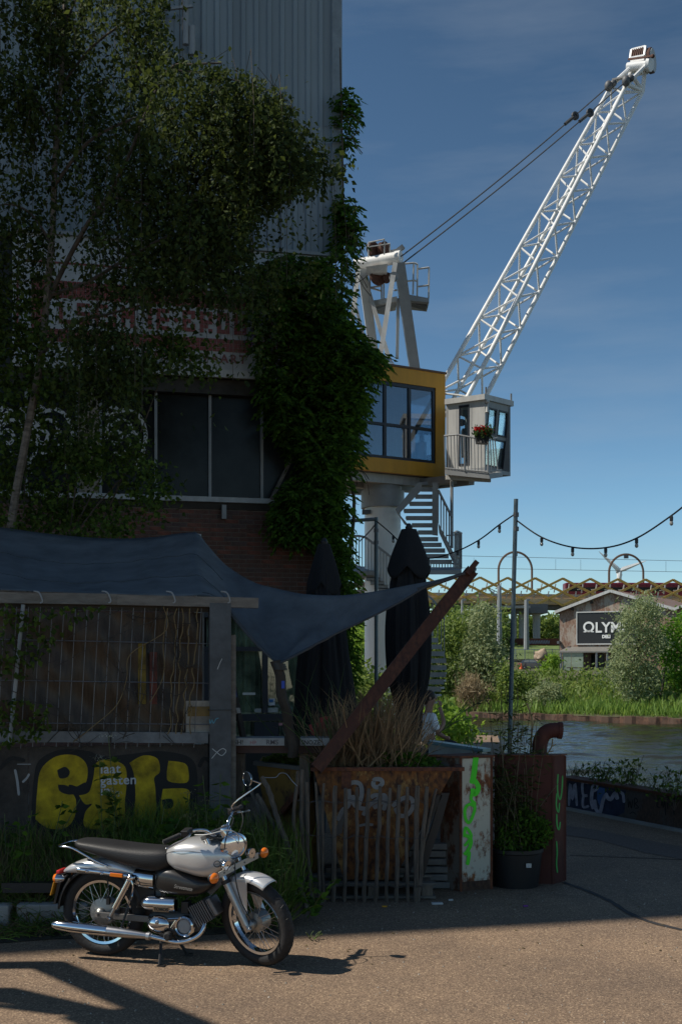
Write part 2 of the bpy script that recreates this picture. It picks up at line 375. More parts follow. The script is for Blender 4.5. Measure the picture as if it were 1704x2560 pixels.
# water
def watermat():
    m, t, b = nt('river_water'); N = t.nodes; L = t.links
    b.inputs['Base Color'].default_value = (.022, .022, .012, 1); b.inputs['Roughness'].default_value = .08; b.inputs['IOR'].default_value = 1.33
    tc = N.new('ShaderNodeTexCoord'); mp = N.new('ShaderNodeMapping'); mp.inputs['Scale'].default_value = (.45, 1.0, 1); L.new(tc.outputs['Object'], mp.inputs[0])
    n1 = N.new('ShaderNodeTexNoise'); n1.inputs['Scale'].default_value = 3.2; n1.inputs['Detail'].default_value = 7; n1.inputs['Roughness'].default_value = .62; L.new(mp.outputs[0], n1.inputs['Vector'])
    bp = N.new('ShaderNodeBump'); bp.inputs['Strength'].default_value = .75; bp.inputs['Distance'].default_value = .05
    L.new(n1.outputs[0], bp.inputs['Height']); L.new(bp.outputs[0], b.inputs['Normal']); return m
WZ = -2.5
wm_ = watermat()
mb = MB(); mb.add([(-300, -60, WZ-.25), (400, -60, WZ-.25), (400, 140, WZ-.25), (-300, 140, WZ-.25)], [(0, 1, 2, 3)])
obj('river_bed', mb, mat('mud', (.03, .028, .018), .9), kind='structure')
gx, gy = np.meshgrid(np.arange(-12, 60.01, .2), np.concatenate([np.arange(2, 60, .2), np.arange(60, 113, .4)]), indexing='ij'); hz = np.zeros_like(gx)
for k in range(26):
    wl_ = RNG.uniform(.8, 3.2); a = R(75)+RNG.normal(0, .55); ph = RNG.uniform(0, 6.28); q = 2*math.pi/wl_; hz += .0105*wl_**.9*np.sin(q*(gx*math.cos(a)+gy*math.sin(a))+ph)*(.55+.45*np.sin(gx*.11*RNG.uniform(.5, 2)+gy*.05*RNG.uniform(.5, 2)+ph*2))
m_, n_ = gx.shape; ii = (np.arange(m_-1)[:, None]*n_+np.arange(n_-1)[None]).ravel()
npobj('water', np.stack([gx, gy, WZ+hz], 2).reshape(-1, 3), np.stack([ii, ii+n_, ii+n_+1, ii+1], 1), wm_, kind='structure', smooth=True)
for x0_, x1_ in ((-300, -12), (60, 400)):
    obj('water', MB().add([(x0_, -60, WZ), (x1_, -60, WZ), (x1_, 140, WZ), (x0_, 140, WZ)], [(0, 1, 2, 3)]), wm_, kind='structure')
# far bank
def yedge(x): return max(70.0, min(112.0, 94-.73*(x-9.9)))
def sstep(a, b, x): t = max(0, min(1, (x-a)/(b-a))); return t*t*(3-2*t)
def bankz(x, y):
    t = y-yedge(x)
    return -2.08+sstep(0, 30, t)*2.83+sstep(60, 120, t)*1.5
xs = [-900, -400, -200, -100, -60]+[-40+4*i for i in range(41)]+[160, 250, 400, 900, 2500]
ts = [0, .6, 2, 5, 9, 14, 20, 26, 34, 44, 58, 75, 95, 120, 200, 500, 1500, 6000]
mb = MB(); vs = []
for x in xs:
    for t in ts:
        y = yedge(x)+t; vs.append((x, y, bankz(x, y)+(.25*math.sin(x*.7+t)*math.sin(t*.5+x*.2) if 1 < t < 60 else 0)))
nt_ = len(ts)
mb.add(vs, [(i*nt_+j, (i+1)*nt_+j, (i+1)*nt_+j+1, i*nt_+j+1) for i in range(len(xs)-1) for j in range(nt_-1)])
obj('far_bank', mb, mat('grassy_earth', (.075, .085, .03), .95, var=.35, scale=.5, var2=(.14, .13, .07)), smooth=True, kind='structure')
# sheet piling along the far bank
mb = MB(); P = []
x = -8.0; i = 0
while x < 45:
    P.append((x, yedge(x)-(.38 if (i//2) % 2 else .22))); x += .3 if i % 2 else .45; i += 1
for a, b_ in zip(P, P[1:]):
    h0 = -2.06+.05*math.sin(a[0]*3)+.05*math.sin(a[0]*.9); mb.add([(a[0], a[1], -3), (b_[0], b_[1], -3), (b_[0], b_[1], h0), (a[0], a[1], h0), (a[0], a[1]+.7, h0), (b_[0], b_[1]+.7, h0)], [(0, 1, 2, 3), (3, 2, 5, 4)])
obj('sheet_piling', mb, rustmat('pile_rust', (.11, .065, .042), (.045, .024, .016), (.15, .075, .042), .55, 1.6, fine=6), kind='structure')
# ================================================================ FAR SIDE OF THE RIVER
L_silver = leafmat('silver_willow_leaf', (.15, .195, .075), (.34, .39, .21), .4)
L_mid = leafmat('bush_leaf', (.085, .145, .026), (.22, .30, .07), .42)
L_bright = leafmat('bright_leaf', (.11, .21, .02), (.25, .40, .055), .45)
L_dark = leafmat('dark_leaf', (.03, .06, .015), (.09, .15, .04), .35)
L_reed = leafmat('dry_reed', (.20, .15, .08), (.36, .28, .16), .2)
L_grass = leafmat('bank_grass', (.10, .19, .03), (.25, .38, .08), .42)
def far_tree(name, label, cat, poly, d, n, leaf, L_=.34, W_=.17, thick=3.0, trunk=None, group=None, droop=-.3, clump=26):
    """poly: crown outline in picture units of the photograph, stood at distance d; leaves gathered in clumps with depth"""
    c = np.array(poly).mean(0); base = trunk[0] if trunk else (c[0], max(p[1] for p in poly))
    b = D(base[0], base[1], d)
    t = thing(name, label, cat, b, group)
    cl = inpoly(poly, clump); ctr = Darr(cl, d+RNG.uniform(-thick*.5, thick*.5, clump))
    if trunk:
        tb = MB()
        pts = [D(x, y, d) for x, y in trunk]; r0 = trunk_r = .16
        tb.tube(sm3(pts, 3), list(np.linspace(r0, .05, len(sm3(pts, 3)))), 7)
        for k in range(min(8, clump)):
            a = pts[-1].lerp(pts[max(0, len(pts)-2)], random.random()); tb.tube([a, (a+Vector(ctr[k]))/2+Z*.3, Vector(ctr[k])], [.05, .035, .015], 5)
        obj('trunk', tb, M_['bark'], t, smooth=True)
    n = int(n*1.5); m = n//2
    xy = inpoly(poly, m); A = Darr(xy, d+RNG.normal(0, thick*.28, m))
    idx = RNG.integers(0, clump, n-m); sp = RNG.uniform(.5, 1.15, (clump, 1))[idx]
    B = ctr[idx]+RNG.normal(0, 1, (n-m, 3))*sp*np.array([.42, .6, .36])*(thick/3)
    pts = np.concatenate([A, B]); dirs = RNG.normal(size=(n, 3)); dirs[:, 2] += droop; 
    v, f = leafmesh(pts, dirs, L_, W_); npobj('crown', v, f, leaf, t, kind='stuff'); return t
# --- turbine
t = thing('wind_turbine', 'white three-bladed wind turbine far behind the golden bridge', 'wind turbine', D(1423, 1420, 620))
hub = D(1423, 1314, 620); base = hub*1; base.z = 0
mb = MB(); mb.tube([base, hub-Z*.6], [2.1, 1.3], 14); obj('tower', mb, M_['white'], t, smooth=True)
mb = MB(); mb.lathe([(.2, -2.4), (1.5, -2), (1.7, 0), (1.5, 3), (.6, 4)], basis(Vector((.1, 1, 0)), hub), 14); obj('nacelle', mb, M_['mgrey'], t, smooth=True)
for x, y in ((1376, 1268), (1485, 1290), (1415, 1375)):
    tip = D(x, y, 618); h0 = hub+Vector((0, -2.2, 0)); dv = (tip-h0); l = dv.length; dn = dv.normalized(); sd_ = dn.cross(Vector((0, 1, 0))).normalized()
    mb = MB(); rings = []
    for q, wd in ((0, .6), (.12, 1.5), (.3, 1.3), (.7, .75), (1, .12)):
        c = h0+dn*l*q; rings.append([c+sd_*wd, c+Vector((0, -.3*wd-.1, 0)), c-sd_*wd*.7, c+Vector((0, .3*wd+.1, 0))])
    mb.loft(rings); obj('blade', mb, M_['white'], t, smooth=True)
# --- bridge with golden lattice
BZ = ZM(1050, 1360, 2.3976); BD = 232
t = thing('lattice_bridge', 'long rail bridge with golden diamond lattice on pale piers', 'bridge', BZ(400, 605, BD))
mb = MB()
def bslab(x0, y0, x1, y1, d0, d1, tilt=20/1500):
    a, b_ = BZ(x0, y1+x0*tilt, d0), BZ(x1, y1+x1*tilt, d0); c, e = BZ(x0, y0+x0*tilt, d0), BZ(x1, y0+x1*tilt, d0)
    dy = Vector((0, d1-d0, 0)); mb.hexa([a, b_, b_+dy, a+dy], [c, e, e+dy, c+dy])
bslab(-900, 318, 2600, 352, BD+1.5, BD+12)
obj('deck', mb, mat('bridge_deck', (.72, .55, .34), .7), t)
mb = MB(); bslab(-900, 290, 2600, 318, BD+2.2, BD+11.5); obj('parapet', mb, mat('tan_parapet', (.50, .40, .28), .8), t)
mb = MB(); bslab(-900, 352, 2600, 378, BD+3, BD+10); obj('girder', mb, M_['dgrey'], t)
rows = [(196, 238), (238, 278), (278, 318), (318, 358)]
bar_n = 0; per = 165.0; x0 = -55-per*4
for ri, ((ya, yb), dz) in enumerate(zip(rows, (2.5, 1.4, .6, 0))):
    for k in range(2*18):
        xa = x0+k*per/2; xb = xa+per/2
        if xb < -60 or xa > 1750: continue
        y1, y2 = (yb, ya) if (k+ri) % 2 == 0 else (ya, yb)
        obj('lattice_bar', MB().bar(BZ(xa, y1+xa*.0125, BD+dz), BZ(xb, y2+xb*.0125, BD+dz), .5, .46), M_['gold'], t)
for x in range(-20, 1600, 82):       # white brackets behind the lattice
    for y, hh in ((255, 26), (300, 18)):
        mb = MB(); p = BZ(x+(41 if y == 300 else 0), y+x*.0125, BD+1.8); mb.bar(p-Z*.9, p+Z*.9+Vector((.35, 0, 0)), .22); mb.bar(p+Vector((-.8, .05, -.2)), p+Vector((.8, .05, 0)), .18)
        obj('bracket', mb, M_['lgrey'], t)
for x0_, x1_ in ((440, 488), (540, 580), (586, 630), (668, 722)):
    a = BZ(x0_, 600, 205); b_ = BZ(x1_, 600, 205); c = (a+b_)/2; r = (b_-a).length/2
    mb = MB(); mb.lathe([(r*.82, a.z), (r*.85, a.z+5), (r*1.05, BZ(0, 415, 205).z)], Matrix.Translation((c.x, c.y, 0)), 16); obj('pier', mb, mat('pale_concrete', (.38, .37, .34), .85, var=.1), t, smooth=True)
mb = MB(); a = BZ(640, 415, 203); b_ = BZ(760, 360, 203); mb.box(((a.x+b_.x)/2, 207, (a.z+b_.z)/2), (b_.x-a.x, 9, b_.z-a.z)); obj('pier_head', mb, M_['dgrey'], t)
mb = MB(); a = BZ(412, 386, 200); b_ = BZ(652, 371, 200); mb.box(((a.x+b_.x)/2, 203, (a.z+b_.z)/2), (b_.x-a.x, 8, b_.z-a.z)); obj('slab', mb, M_['conc'], t)
mb = MB(); a = BZ(440, 410, 202); b_ = BZ(645, 386, 202); mb.box(((a.x+b_.x)/2, 206, (a.z+b_.z)/2), (b_.x-a.x, 7, b_.z-a.z)); obj('slab', mb, M_['dgrey'], t)
# crimson train on the bridge
t = thing('train', 'crimson train crossing the bridge behind the golden lattice', 'train', BZ(1300, 290, BD+6))
mb = MB(); a = BZ(870, 291, BD+5); b_ = BZ(2300, 262, BD+5); mb.box(((a.x+b_.x)/2, BD+7, (a.z+b_.z)/2+.1), (b_.x-a.x, 3, 3.0)); obj('body', mb, mat('crimson_paint', (.13, .008, .022), .4), t, bevel=.3)
for x in range(890, 1700, 70):
    mb = MB(); p = BZ(x+20, 272, BD+5.42); mb.box(p, (2.4, .06, .8)); obj('window', mb, M_['dglass'], t)
# catenary arches and wires
for cx, top, wd, nm in ((568, 48, 200, 'rust-brown rail portal arch left, rising behind the string light pole'), (1232, 62, 205, 'rust-brown rail portal arch standing round the wind turbine')):
    t0 = thing('portal_arch', nm.replace(' left,', ','), 'portal arch', BZ(cx, 330, BD+8), 'arches carrying the railway wires')
    pts = []
    for k in range(25):
        a = math.pi*k/24; pts.append((cx-wd/2*math.cos(a), top+(1-math.sin(a))*110))
    pts = [(cx-wd/2, 320)]+pts+[(cx+wd/2, 320)]
    mb = MB(); mb.tube([BZ(x, y, BD+8) for x, y in pts], .24, 6); obj('arch', mb, mat('brown_steel', (.14, .085, .055), .6), t0, smooth=True)
    mb = MB(); mb.box(BZ(cx, top+10, BD+8), (.9, .4, 1.0)); obj('insulator', mb, M_['dgrey'], t0)
for k, (ya, yb, nm) in enumerate(((70, 102, 'upper thin railway wire above the golden bridge'), (142, 168, 'lower thin railway wire just above the golden bridge'))):
    mb = MB(); mb.tube([BZ(x, ya+(yb-ya)*(x-200)/1400, BD+7.5) for x in (-300, 400, 1100, 2000)], .045, 5)
    for x in (320, 810, 960, 1470):
        if k == 0: mb.tube([BZ(x, 75+x*.02, BD+7.5), BZ(x, 140+x*.018, BD+7.5)], .035, 4)
    o = obj('overhead_wire', mb, M_['rope'], label=nm, cat='wire', group='wires over the railway')
for x, y0, y1, d, nm in ((473, 250, 590, 170, 'tall grey mast with a side arm left of the bridge piers'), (635, 335, 605, 172, 'grey lamp mast between the bridge piers'), (250, 335, 440, 160, 'thin grey lamp mast above the riverside willows')):
    t0 = thing('mast', nm, 'mast', BZ(x, y1+20, d)); mb = MB(); mb.tube([BZ(x, y1+30, d), BZ(x, y0, d)], [.42, .3] if x != 250 else [.2, .14], 8); obj('pole', mb, M_['mgrey'], t0, smooth=True)
    mb = MB()
    if x == 473: mb.bar(BZ(x, y0+75, d), BZ(x-60, y0+25, d), .2); mb.bar(BZ(x, y0+45, d), BZ(x-50, y0+20, d), .12)
    else: mb.bar(BZ(x, y0, d), BZ(x+22, y0-3, d), .15, .3)
    obj('arm', mb, M_['mgrey'], t0)
# retaining wall with graffiti under the bridge
t = thing('retaining_wall', 'long low brown wall with pale graffiti below the bridge piers', 'wall', BZ(600, 606, 190))
mb = MB(); a = BZ(430, 606, 190); b_ = BZ(830, 566, 190); mb.box(((a.x+b_.x)/2, 190.4, (a.z+b_.z)/2), (b_.x-a.x, .6, b_.z-a.z)); obj('wall', mb, M_['rust'], t)
mb = MB()
for k in range(9):
    x = 640+k*15; P_ = lambda a, b__, o: BZ(a, b__, 189.95-o)
    mb.ribbon([(x, 575), (x+4, 598), (x+10, 578), (x+12, 598)], 3, P_, .02*k)
obj('graffiti', mb, mat('pale_blue_spray', (.22, .26, .32), .8), t)
# grass rise, site fence
mb = MB(); a, b_ = BZ(540, 690, 158), BZ(860, 690, 158); c, e = BZ(540, 610, 188), BZ(860, 610, 188)
mb.add([a, b_, e, c], [(0, 1, 2, 3)]); obj('grass_slope', mb, mat('mown_grass', (.12, .17, .04), .95, var=.25, scale=.6), kind='structure')
t = thing('site_fence', 'thin wire mesh site fence behind the parked dark car', 'fence', BZ(690, 690, 154))
for x in range(570, 860, 55):
    mb = MB(); mb.bar(BZ(x, 692, 154), BZ(x, 628, 154), .08); obj('post', mb, M_['gal'], t)
mb = MB(); mb.bar(BZ(560, 632, 154), BZ(845, 632, 154), .07)
for x in range(565, 845, 9): mb.bar(BZ(x, 690, 154), BZ(x, 633, 154), .03)
obj('mesh', mb, M_['gal'], t, kind='stuff')
mb = MB(); mb.ball(BZ(722, 668, 151), .95, .8, .8); mb.ball(BZ(735, 664, 150), .8, .7, .75)
for i, p in enumerate(mb.v): mb.v[i] = (p[0]+.15*math.sin(p[2]*7), p[1], p[2]+.15*math.sin(p[0]*5))
obj('boulder', mb, mat('sandstone', (.36, .27, .19), .9, var=.2), smooth=60, label='tan boulder beside the fence behind the parked car', cat='boulder')
t = thing('traffic_cone', 'small orange traffic cone at the tail of the parked car', 'traffic cone', BZ(603, 752, 146))
b0 = BZ(603, 752, 146)
mb = MB(); mb.lathe([(.26, .05), (.06, .8)], Matrix.Translation(b0), 10); obj('cone', mb, mat('cone_orange', (.7, .12, .03), .5), t, smooth=True)
mb = MB(); mb.box(b0+Z*.025, (.55, .55, .05)); obj('foot', mb, M_['black'], t)
# --- parked car, side on
CB = BZ(597, 756, 148); CE = BZ(775, 758, 146.5); cx_ = (CE-CB); cl_ = 4.3; ux = Vector((cx_.x, cx_.y, 0)).normalized(); uy = Vector((-ux.y, ux.x, 0))
base = Vector((CB.x, CB.y, CB.z+.05)); sc_ = (CE-CB).length/4.3
t = thing('parked_car', 'dark grey hatchback parked on the far bank beside the warehouse', 'car', base)
def CP(x, y, z): return base+(ux*x+uy*y+Z*z)*sc_
side = [(0, .42), (.02, .75), (.1, .98), (.55, 1.05), (3.0, .98), (4.05, .82), (4.28, .6), (4.28, .35), (3.9, .25), (.3, .25)]
mb = MB(); mb.loft([[CP(x, -.86, z) for x, z in side], [CP(x, .86, z) for x, z in side]][::-1]); obj('body', mb, mat('dark_car_paint', (.045, .045, .055), .25, .3, var=.03, coat=.8), t, bevel=.06)
cab = [(.25, 1.03), (.62, 1.42), (1.5, 1.50), (2.3, 1.42), (3.05, .97)]
mb = MB(); mb.loft([[CP(x, -.72+.1*(z-1), z) for x, z in cab], [CP(x, .72-.1*(z-1), z) for x, z in cab]][::-1]); obj('cabin', mb, mat('car_roof', (.05, .05, .06), .2, .3, coat=.8), t, bevel=.04)
for q in ([(.66, 1.07), (.85, 1.36), (1.45, 1.42), (1.45, 1.06)], [(1.53, 1.06), (1.53, 1.42), (2.2, 1.36), (2.75, 1.03)]):
    mb = MB(); mb.loft([[CP(x, -.70-.012, z) for x, z in q], [CP(x, -.69, z) for x, z in q]]); obj('window', mb, mat('car_glass', (.12, .15, .18), .06, .2), t)
for x in (.85, 3.45):
    wsub = sub('wheel', t); mb = MB(); mb.lathe([(.2, -.1), (.31, -.1), (.33, -.05), (.33, .05), (.31, .1)], frame(ux, Z, -uy, CP(x, -.8, .32)), 18); 
    for i, p in enumerate(mb.v): mb.v[i] = tuple(CP(x, -.8, .32)+(Vector(p)-CP(x, -.8, .32))*sc_)
    obj('tyre', mb, M_['rubber'], wsub, smooth=True)
    mb = MB(); mb.lathe([(.2*sc_, .08*sc_), (.03, .11*sc_)], frame(ux, Z, -uy, CP(x, -.8, .32)), 12); obj('rim', mb, M_['steel'], wsub)
mb = MB(); mb.box(CP(.03, -.7, .85), (.1, .25, .2)); obj('tail_light', mb, M_['red'], t)
# --- warehouse with the black sign
WA = D(1272*1.0, 1546, 150); WL = BZ(835, 762, 150); WL.z = bankz(WL.x, 140)-.3
WR = None
pr = (1050+1510/2.3976-852)/FPX
tw = Vector((math.cos(R(32)), -math.sin(R(32)), 0)); nw = Vector((-tw.y*-1*-1, 0, 0)); nw = Vector((-math.sin(R(32)), -math.cos(R(32)), 0))
lam = (pr*WL.y-WL.x)/(tw.x-pr*tw.y); wid = lam
def WH(s_, z, off=0): return WL+tw*s_+nw*off+Z*(z-WL.z)
def whp(zx, zy):       # picture point of the zoom -> (s, z) on the facade
    p = hit(1050+zx/2.3976, 1360+zy/2.3976, WL, nw); return (p-WL).dot(tw), p.z
zE = whp(845, 402)[1]; sA, zA = whp(1145, 292); gz = WL.z-1
sE = wid
t = thing('warehouse', 'weathered gabled warehouse with a black sign across the river', 'warehouse', WL)
WM = rustmat('weathered_render', (.34, .285, .235), (.17, .08, .05), (.29, .195, .14), .60, .55, fine=5, stretch=(1.4, 1, .55))
mb = MB(); dep = -26
f = [(0, gz), (sE, gz), (sE, zE), (sA, zA), (0, zE)]
mb.loft([[WH(a, b_, dep) for a, b_ in f], [WH(a, b_, 0) for a, b_ in f]]); obj('wall', mb, WM, t)
mb = MB(); mb.box(WH(-.06, (gz+zE)/2, -13), (.1, 25.8, zE-gz-.3), frame(tw, -nw, Z)); obj('side_cladding', mb, mat('black_boards', (.035, .033, .032), .7, var=.2), t)
for sa, za, sb, zb in ((-.5, zE-.32, sA, zA+.05), (sE+.5, zE-.32, sA, zA+.05)):
    mb = MB(); a, b_ = WH(sa, za, .5), WH(sb, zb, .5); dv = nw*(dep-1); th = Z*.3; mb.hexa([a, b_, b_+dv, a+dv], [a+th, b_+th, b_+dv+th, a+dv+th]); obj('roof', mb, rustmat('rust_roof', (.20, .15, .13), (.13, .07, .05), (.22, .14, .1), .6, .5, fine=4), t)
    mb = MB(); mb.bar(WH(sa, za+.17, .56), WH(sb, zb+.17, .56), .12, .36); obj('bargeboard', mb, M_['lgrey'], t)
# second gable beyond to the right
mb = MB(); f2 = [(sE+.02, gz), (sE+14, gz), (sE+14, zE), (sE+7, zE+2.2), (sE+.02, zE)]
mb.loft([[WH(a, b_, dep) for a, b_ in f2], [WH(a, b_, -.02) for a, b_ in f2]]); obj('wall', mb, WM, t)
for sa, za, sb, zb in ((sE+.4, zE-.1, sE+7, zE+2.25), (sE+14.4, zE-.1, sE+7, zE+2.25)):
    mb = MB(); mb.bar(WH(sa, za, .35), WH(sb, zb, .35), .7, .3); obj('bargeboard', mb, M_['lgrey'], t)
for k in range(4):
    s_ = sA+(-1, 1)[k % 2]*(2.6+2.6*(k//2)); z_ = zA-abs(s_-sA)*(zA-zE)/sA-.35
    mb = MB(); mb.box(WH(s_, z_, .2), (.25, .4, .35), frame(tw, -nw, Z)); obj('roof_bracket', mb, M_['darkwood'], t)
# sign
s0, z1 = whp(944, 414); s1, z0 = whp(1300, 594)
mb = MB(); mb.box(WH((s0+s1)/2, (z0+z1)/2, .12), (s1-s0, .2, z1-z0), frame(tw, -nw, Z)); sgn = obj('sign_board', mb, M_['black'], t)
for a, b_, c, e in ((s0-.14, z0, s0-.01, z1), (s0-.14, z1+.01, s1, z1+.16), (s0-.14, z0-.16, s1, z0-.01)):
    mb = MB(); mb.box(WH((a+c)/2, (b_+e)/2, .16), (c-a, .3, e-b_), frame(tw, -nw, Z)); obj('sign_frame', mb, M_['lgrey'], t)
wp = mat('sign_white', (.78, .78, .76), .6, var=.02)
sa, zb = whp(1050, 530); sb, zt = whp(1080, 470)
hgt = zt-zb
mb = text('LYMP', hgt/.69, lambda a, b_, o: WH(sa+a, zb+b_, .26+o), .03, .03*hgt); obj('lettering', mb, wp, t)
so, _ = whp(978, 535); se, _ = whp(1046, 535); mb = MB(); c_ = ((so+se)/2, zb+hgt*.56); rx, rz = (se-so)*.40, hgt*.44
arc = [(c_[0]+rx*math.sin(a), c_[1]+rz*math.cos(a)) for a in np.linspace(math.pi*1.18, -math.pi*1.18+2*math.pi-2*math.pi, 22)]
mb.ribbon([(p[0], p[1]) for p in arc], hgt*.20, lambda a, b_, o: WH(a, b_, .28+o)); 
for sg in (-1, 1):
    xx = c_[0]+sg*rx*.78; mb.ribbon([(xx-sg*rx*.25, zb+hgt*.07), (xx+sg*rx*.35, zb+hgt*.07)], hgt*.15, lambda a, b_, o: WH(a, b_, .285+o))
obj('omega_letter', mb, wp, t)
sa2, zb2 = whp(1092, 564); _, zt2 = whp(1092, 546)
mb = text('DELI', (zt2-zb2)/.69, lambda a, b_, o: WH(sa2+a, zb2+b_, .26+o), .02, .03); obj('lettering', mb, wp, t)
# glazed porch
pa, pz = whp(893, 640); pb, _ = whp(1180, 640)
mb = MB(); a = WH(pa-.2, pz-.25, 3.2); b_ = WH(pb, pz-.25, 3.2); c = WH(pb, pz+.35, .05); e = WH(pa-.2, pz+.35, .05); mb.hexa([a, b_, c, e], [a+Z*.18, b_+Z*.18, c+Z*.18, e+Z*.18]); obj('porch_roof', mb, mat('zinc_roof', (.20, .19, .17), .5), t)
for s_ in (pa, whp(1103, 640)[0], pb-.3):
    mb = MB(); mb.bar(WH(s_, gz, 3.05), WH(s_, pz-.25, 3.05), .2); obj('porch_post', mb, M_['mgrey'], t)
for a0, a1 in ((pa+.15, whp(950, 0)[0]), (whp(952, 0)[0], whp(1022, 0)[0])):
    mb = MB(); mb.box(WH((a0+a1)/2, (gz+pz)/2, 2.9), (a1-a0, .05, pz-gz-.3), frame(tw, -nw, Z)); obj('porch_glazing', mb, mat('porch_glass', (.20, .25, .19), .15, var=.2, scale=1.2), t)
mb = MB(); d0, d1 = whp(1025, 0)[0], whp(1100, 0)[0]; mb.box(WH((d0+d1)/2, (gz+pz)/2-.2, .1), (d1-d0, .15, pz-gz-.5), frame(tw, -nw, Z)); obj('doorway', mb, M_['dglass'], t)
mb = MB(); bs = whp(948, 745); mb.box(WH(bs[0]+2.7, bs[1]+.1, 4), (5.4, .8, .12), frame(tw, -nw, Z)); mb.box(WH(bs[0]+.5, bs[1]-.4, 4), (.15, .7, 1), frame(tw, -nw, Z)); mb.box(WH(bs[0]+4.8, bs[1]-.4, 4), (.15, .7, 1), frame(tw, -nw, Z))
obj('picnic_bench', mb, M_['darkwood'], label='long dark bench in front of the warehouse porch', cat='bench')
for zx, zy in ((835, 590), (897, 622)):
    s_, z_ = whp(zx, zy); mb = MB(); mb.box(WH(s_, z_, .35), (.3, .6, .35), frame(tw, -nw, Z)); obj('wall_lamp', mb, M_['dgrey'], t)
# --- vegetation of the far bank
far_tree('willow_tree', 'silvery willow covering part of the black sign, leaning slender trunk', 'tree',
 [(1405, 1530), (1400, 1490), (1420, 1450), (1435, 1405), (1470, 1372), (1500, 1375), (1518, 1410), (1515, 1450), (1530, 1470), (1510, 1530), (1520, 1560), (1490, 1610), (1470, 1650), (1440, 1640), (1435, 1600), (1410, 1570)], 92, 6500, L_silver, .30, .13, 4, [(1462, 1663), (1452, 1600), (1455, 1530), (1470, 1450)], clump=40)
far_tree('ash_tree', 'bright green tree with dark trunk at the right edge of the riverbank', 'tree',
 [(1510, 1500), (1525, 1440), (1560, 1410), (1640, 1400), (1660, 1560), (1600, 1620), (1560, 1590), (1530, 1560), (1515, 1530)], 95, 4500, leafmat('ash_leaf', (.06, .16, .010), (.15, .31, .03), .45), .34, .15, 5, [(1508, 1655), (1520, 1600), (1528, 1540), (1545, 1470)], clump=30)
far_tree('dark_bush', 'dark shaded bush under the bright tree at the right bank', 'bush', [(1510, 1600), (1530, 1550), (1580, 1540), (1700, 1550), (1700, 1660), (1520, 1655)], 98, 3000, L_dark, .4, .2, 4)
far_tree('willow_bush', 'tallest pale willow bush standing left of the string light pole', 'bush',
 [(1060, 1600), (1055, 1520), (1075, 1460), (1080, 1420), (1100, 1385), (1120, 1390), (1135, 1430), (1140, 1480), (1160, 1500), (1155, 1600), (1130, 1640), (1080, 1645)], 101, 7000, L_silver, .36, .16, 5, clump=40)
far_tree('bank_bush', 'mid green bush behind the spiral stair by the left waterline', 'bush', [(960, 1640), (970, 1480), (1000, 1420), (1060, 1410), (1075, 1500), (1070, 1620), (1050, 1650)], 103, 5200, L_mid, .36, .17, 6, clump=34)
far_tree('bank_bush', 'rounded olive bush right behind the foot of the string light pole', 'bush', [(1140, 1640), (1145, 1560), (1160, 1525), (1190, 1552), (1225, 1556), (1235, 1590), (1215, 1640), (1170, 1655)], 97, 4500, L_mid, .33, .15, 4)
far_tree('bank_bush', 'pale grey-green bush in front of the parked car', 'bush', [(1215, 1640), (1225, 1590), (1250, 1570), (1285, 1575), (1295, 1610), (1280, 1640)], 94, 2600, L_silver, .3, .13, 3)
far_tree('sapling', 'bright green sapling growing beside the parked car', 'tree', [(1248, 1565), (1252, 1535), (1260, 1508), (1272, 1503), (1283, 1530), (1288, 1560), (1266, 1575)], 118, 1500, L_bright, .36, .18, 2.5, [(1264, 1590), (1264, 1540)], clump=10)
far_tree('shrub', 'broad low green thicket below the warehouse porch', 'bush', [(1280, 1595), (1300, 1575), (1340, 1570), (1400, 1572), (1430, 1590), (1430, 1635), (1290, 1640)], 104, 6500, L_mid, .3, .16, 9, clump=40)
far_tree('far_tree', 'green tree seen between the bridge piers and the warehouse', 'tree', [(1240, 1500), (1245, 1430), (1262, 1415), (1285, 1425), (1285, 1500)], 215, 1500, L_mid, .8, .4, 6)
far_tree('far_tree', 'green tree seen through the gap between the bridge piers', 'tree', [(1185, 1490), (1188, 1425), (1205, 1415), (1240, 1420), (1240, 1490)], 217, 1500, L_mid, .8, .4, 6)
far_tree('far_tree', 'low tree far behind the masts at left of the bridge piers', 'tree', [(985, 1450), (1000, 1400), (1060, 1398), (1160, 1410), (1165, 1500), (985, 1520)], 190, 3500, L_mid, .8, .4, 10)
far_tree('bank_bush', 'tan and green reedy bush at the left waterline', 'bush', [(1050, 1650), (1058, 1590), (1080, 1560), (1105, 1580), (1125, 1650)], 96, 2600, L_reed, .6, .06, 3, droop=1.6)
far_tree('willow_tree', 'leafy trees on the bank behind the crane column', 'tree', [(800, 1560), (800, 1440), (830, 1340), (870, 1330), (890, 1400), (930, 1420), (960, 1470), (980, 1640), (800, 1650)], 104, 6500, leafmat('yellow_green_leaf', (.10, .15, .03), (.22, .29, .08), .4), .42, .2, 7, clump=36)
n = 7000; xy = inpoly([(820, 1450), (985, 1425), (1100, 1418), (1180, 1425), (1300, 1420), (1320, 1500), (1300, 1530), (820, 1530)], n); tp_ = Darr(xy, RNG.uniform(250, 275, n)); v, f = leafmesh(tp_, RNG.normal(size=(n, 3))+np.array([0, 0, -.2]), 1.5, .8); npobj('treeline', v, f, L_dark, kind='stuff')
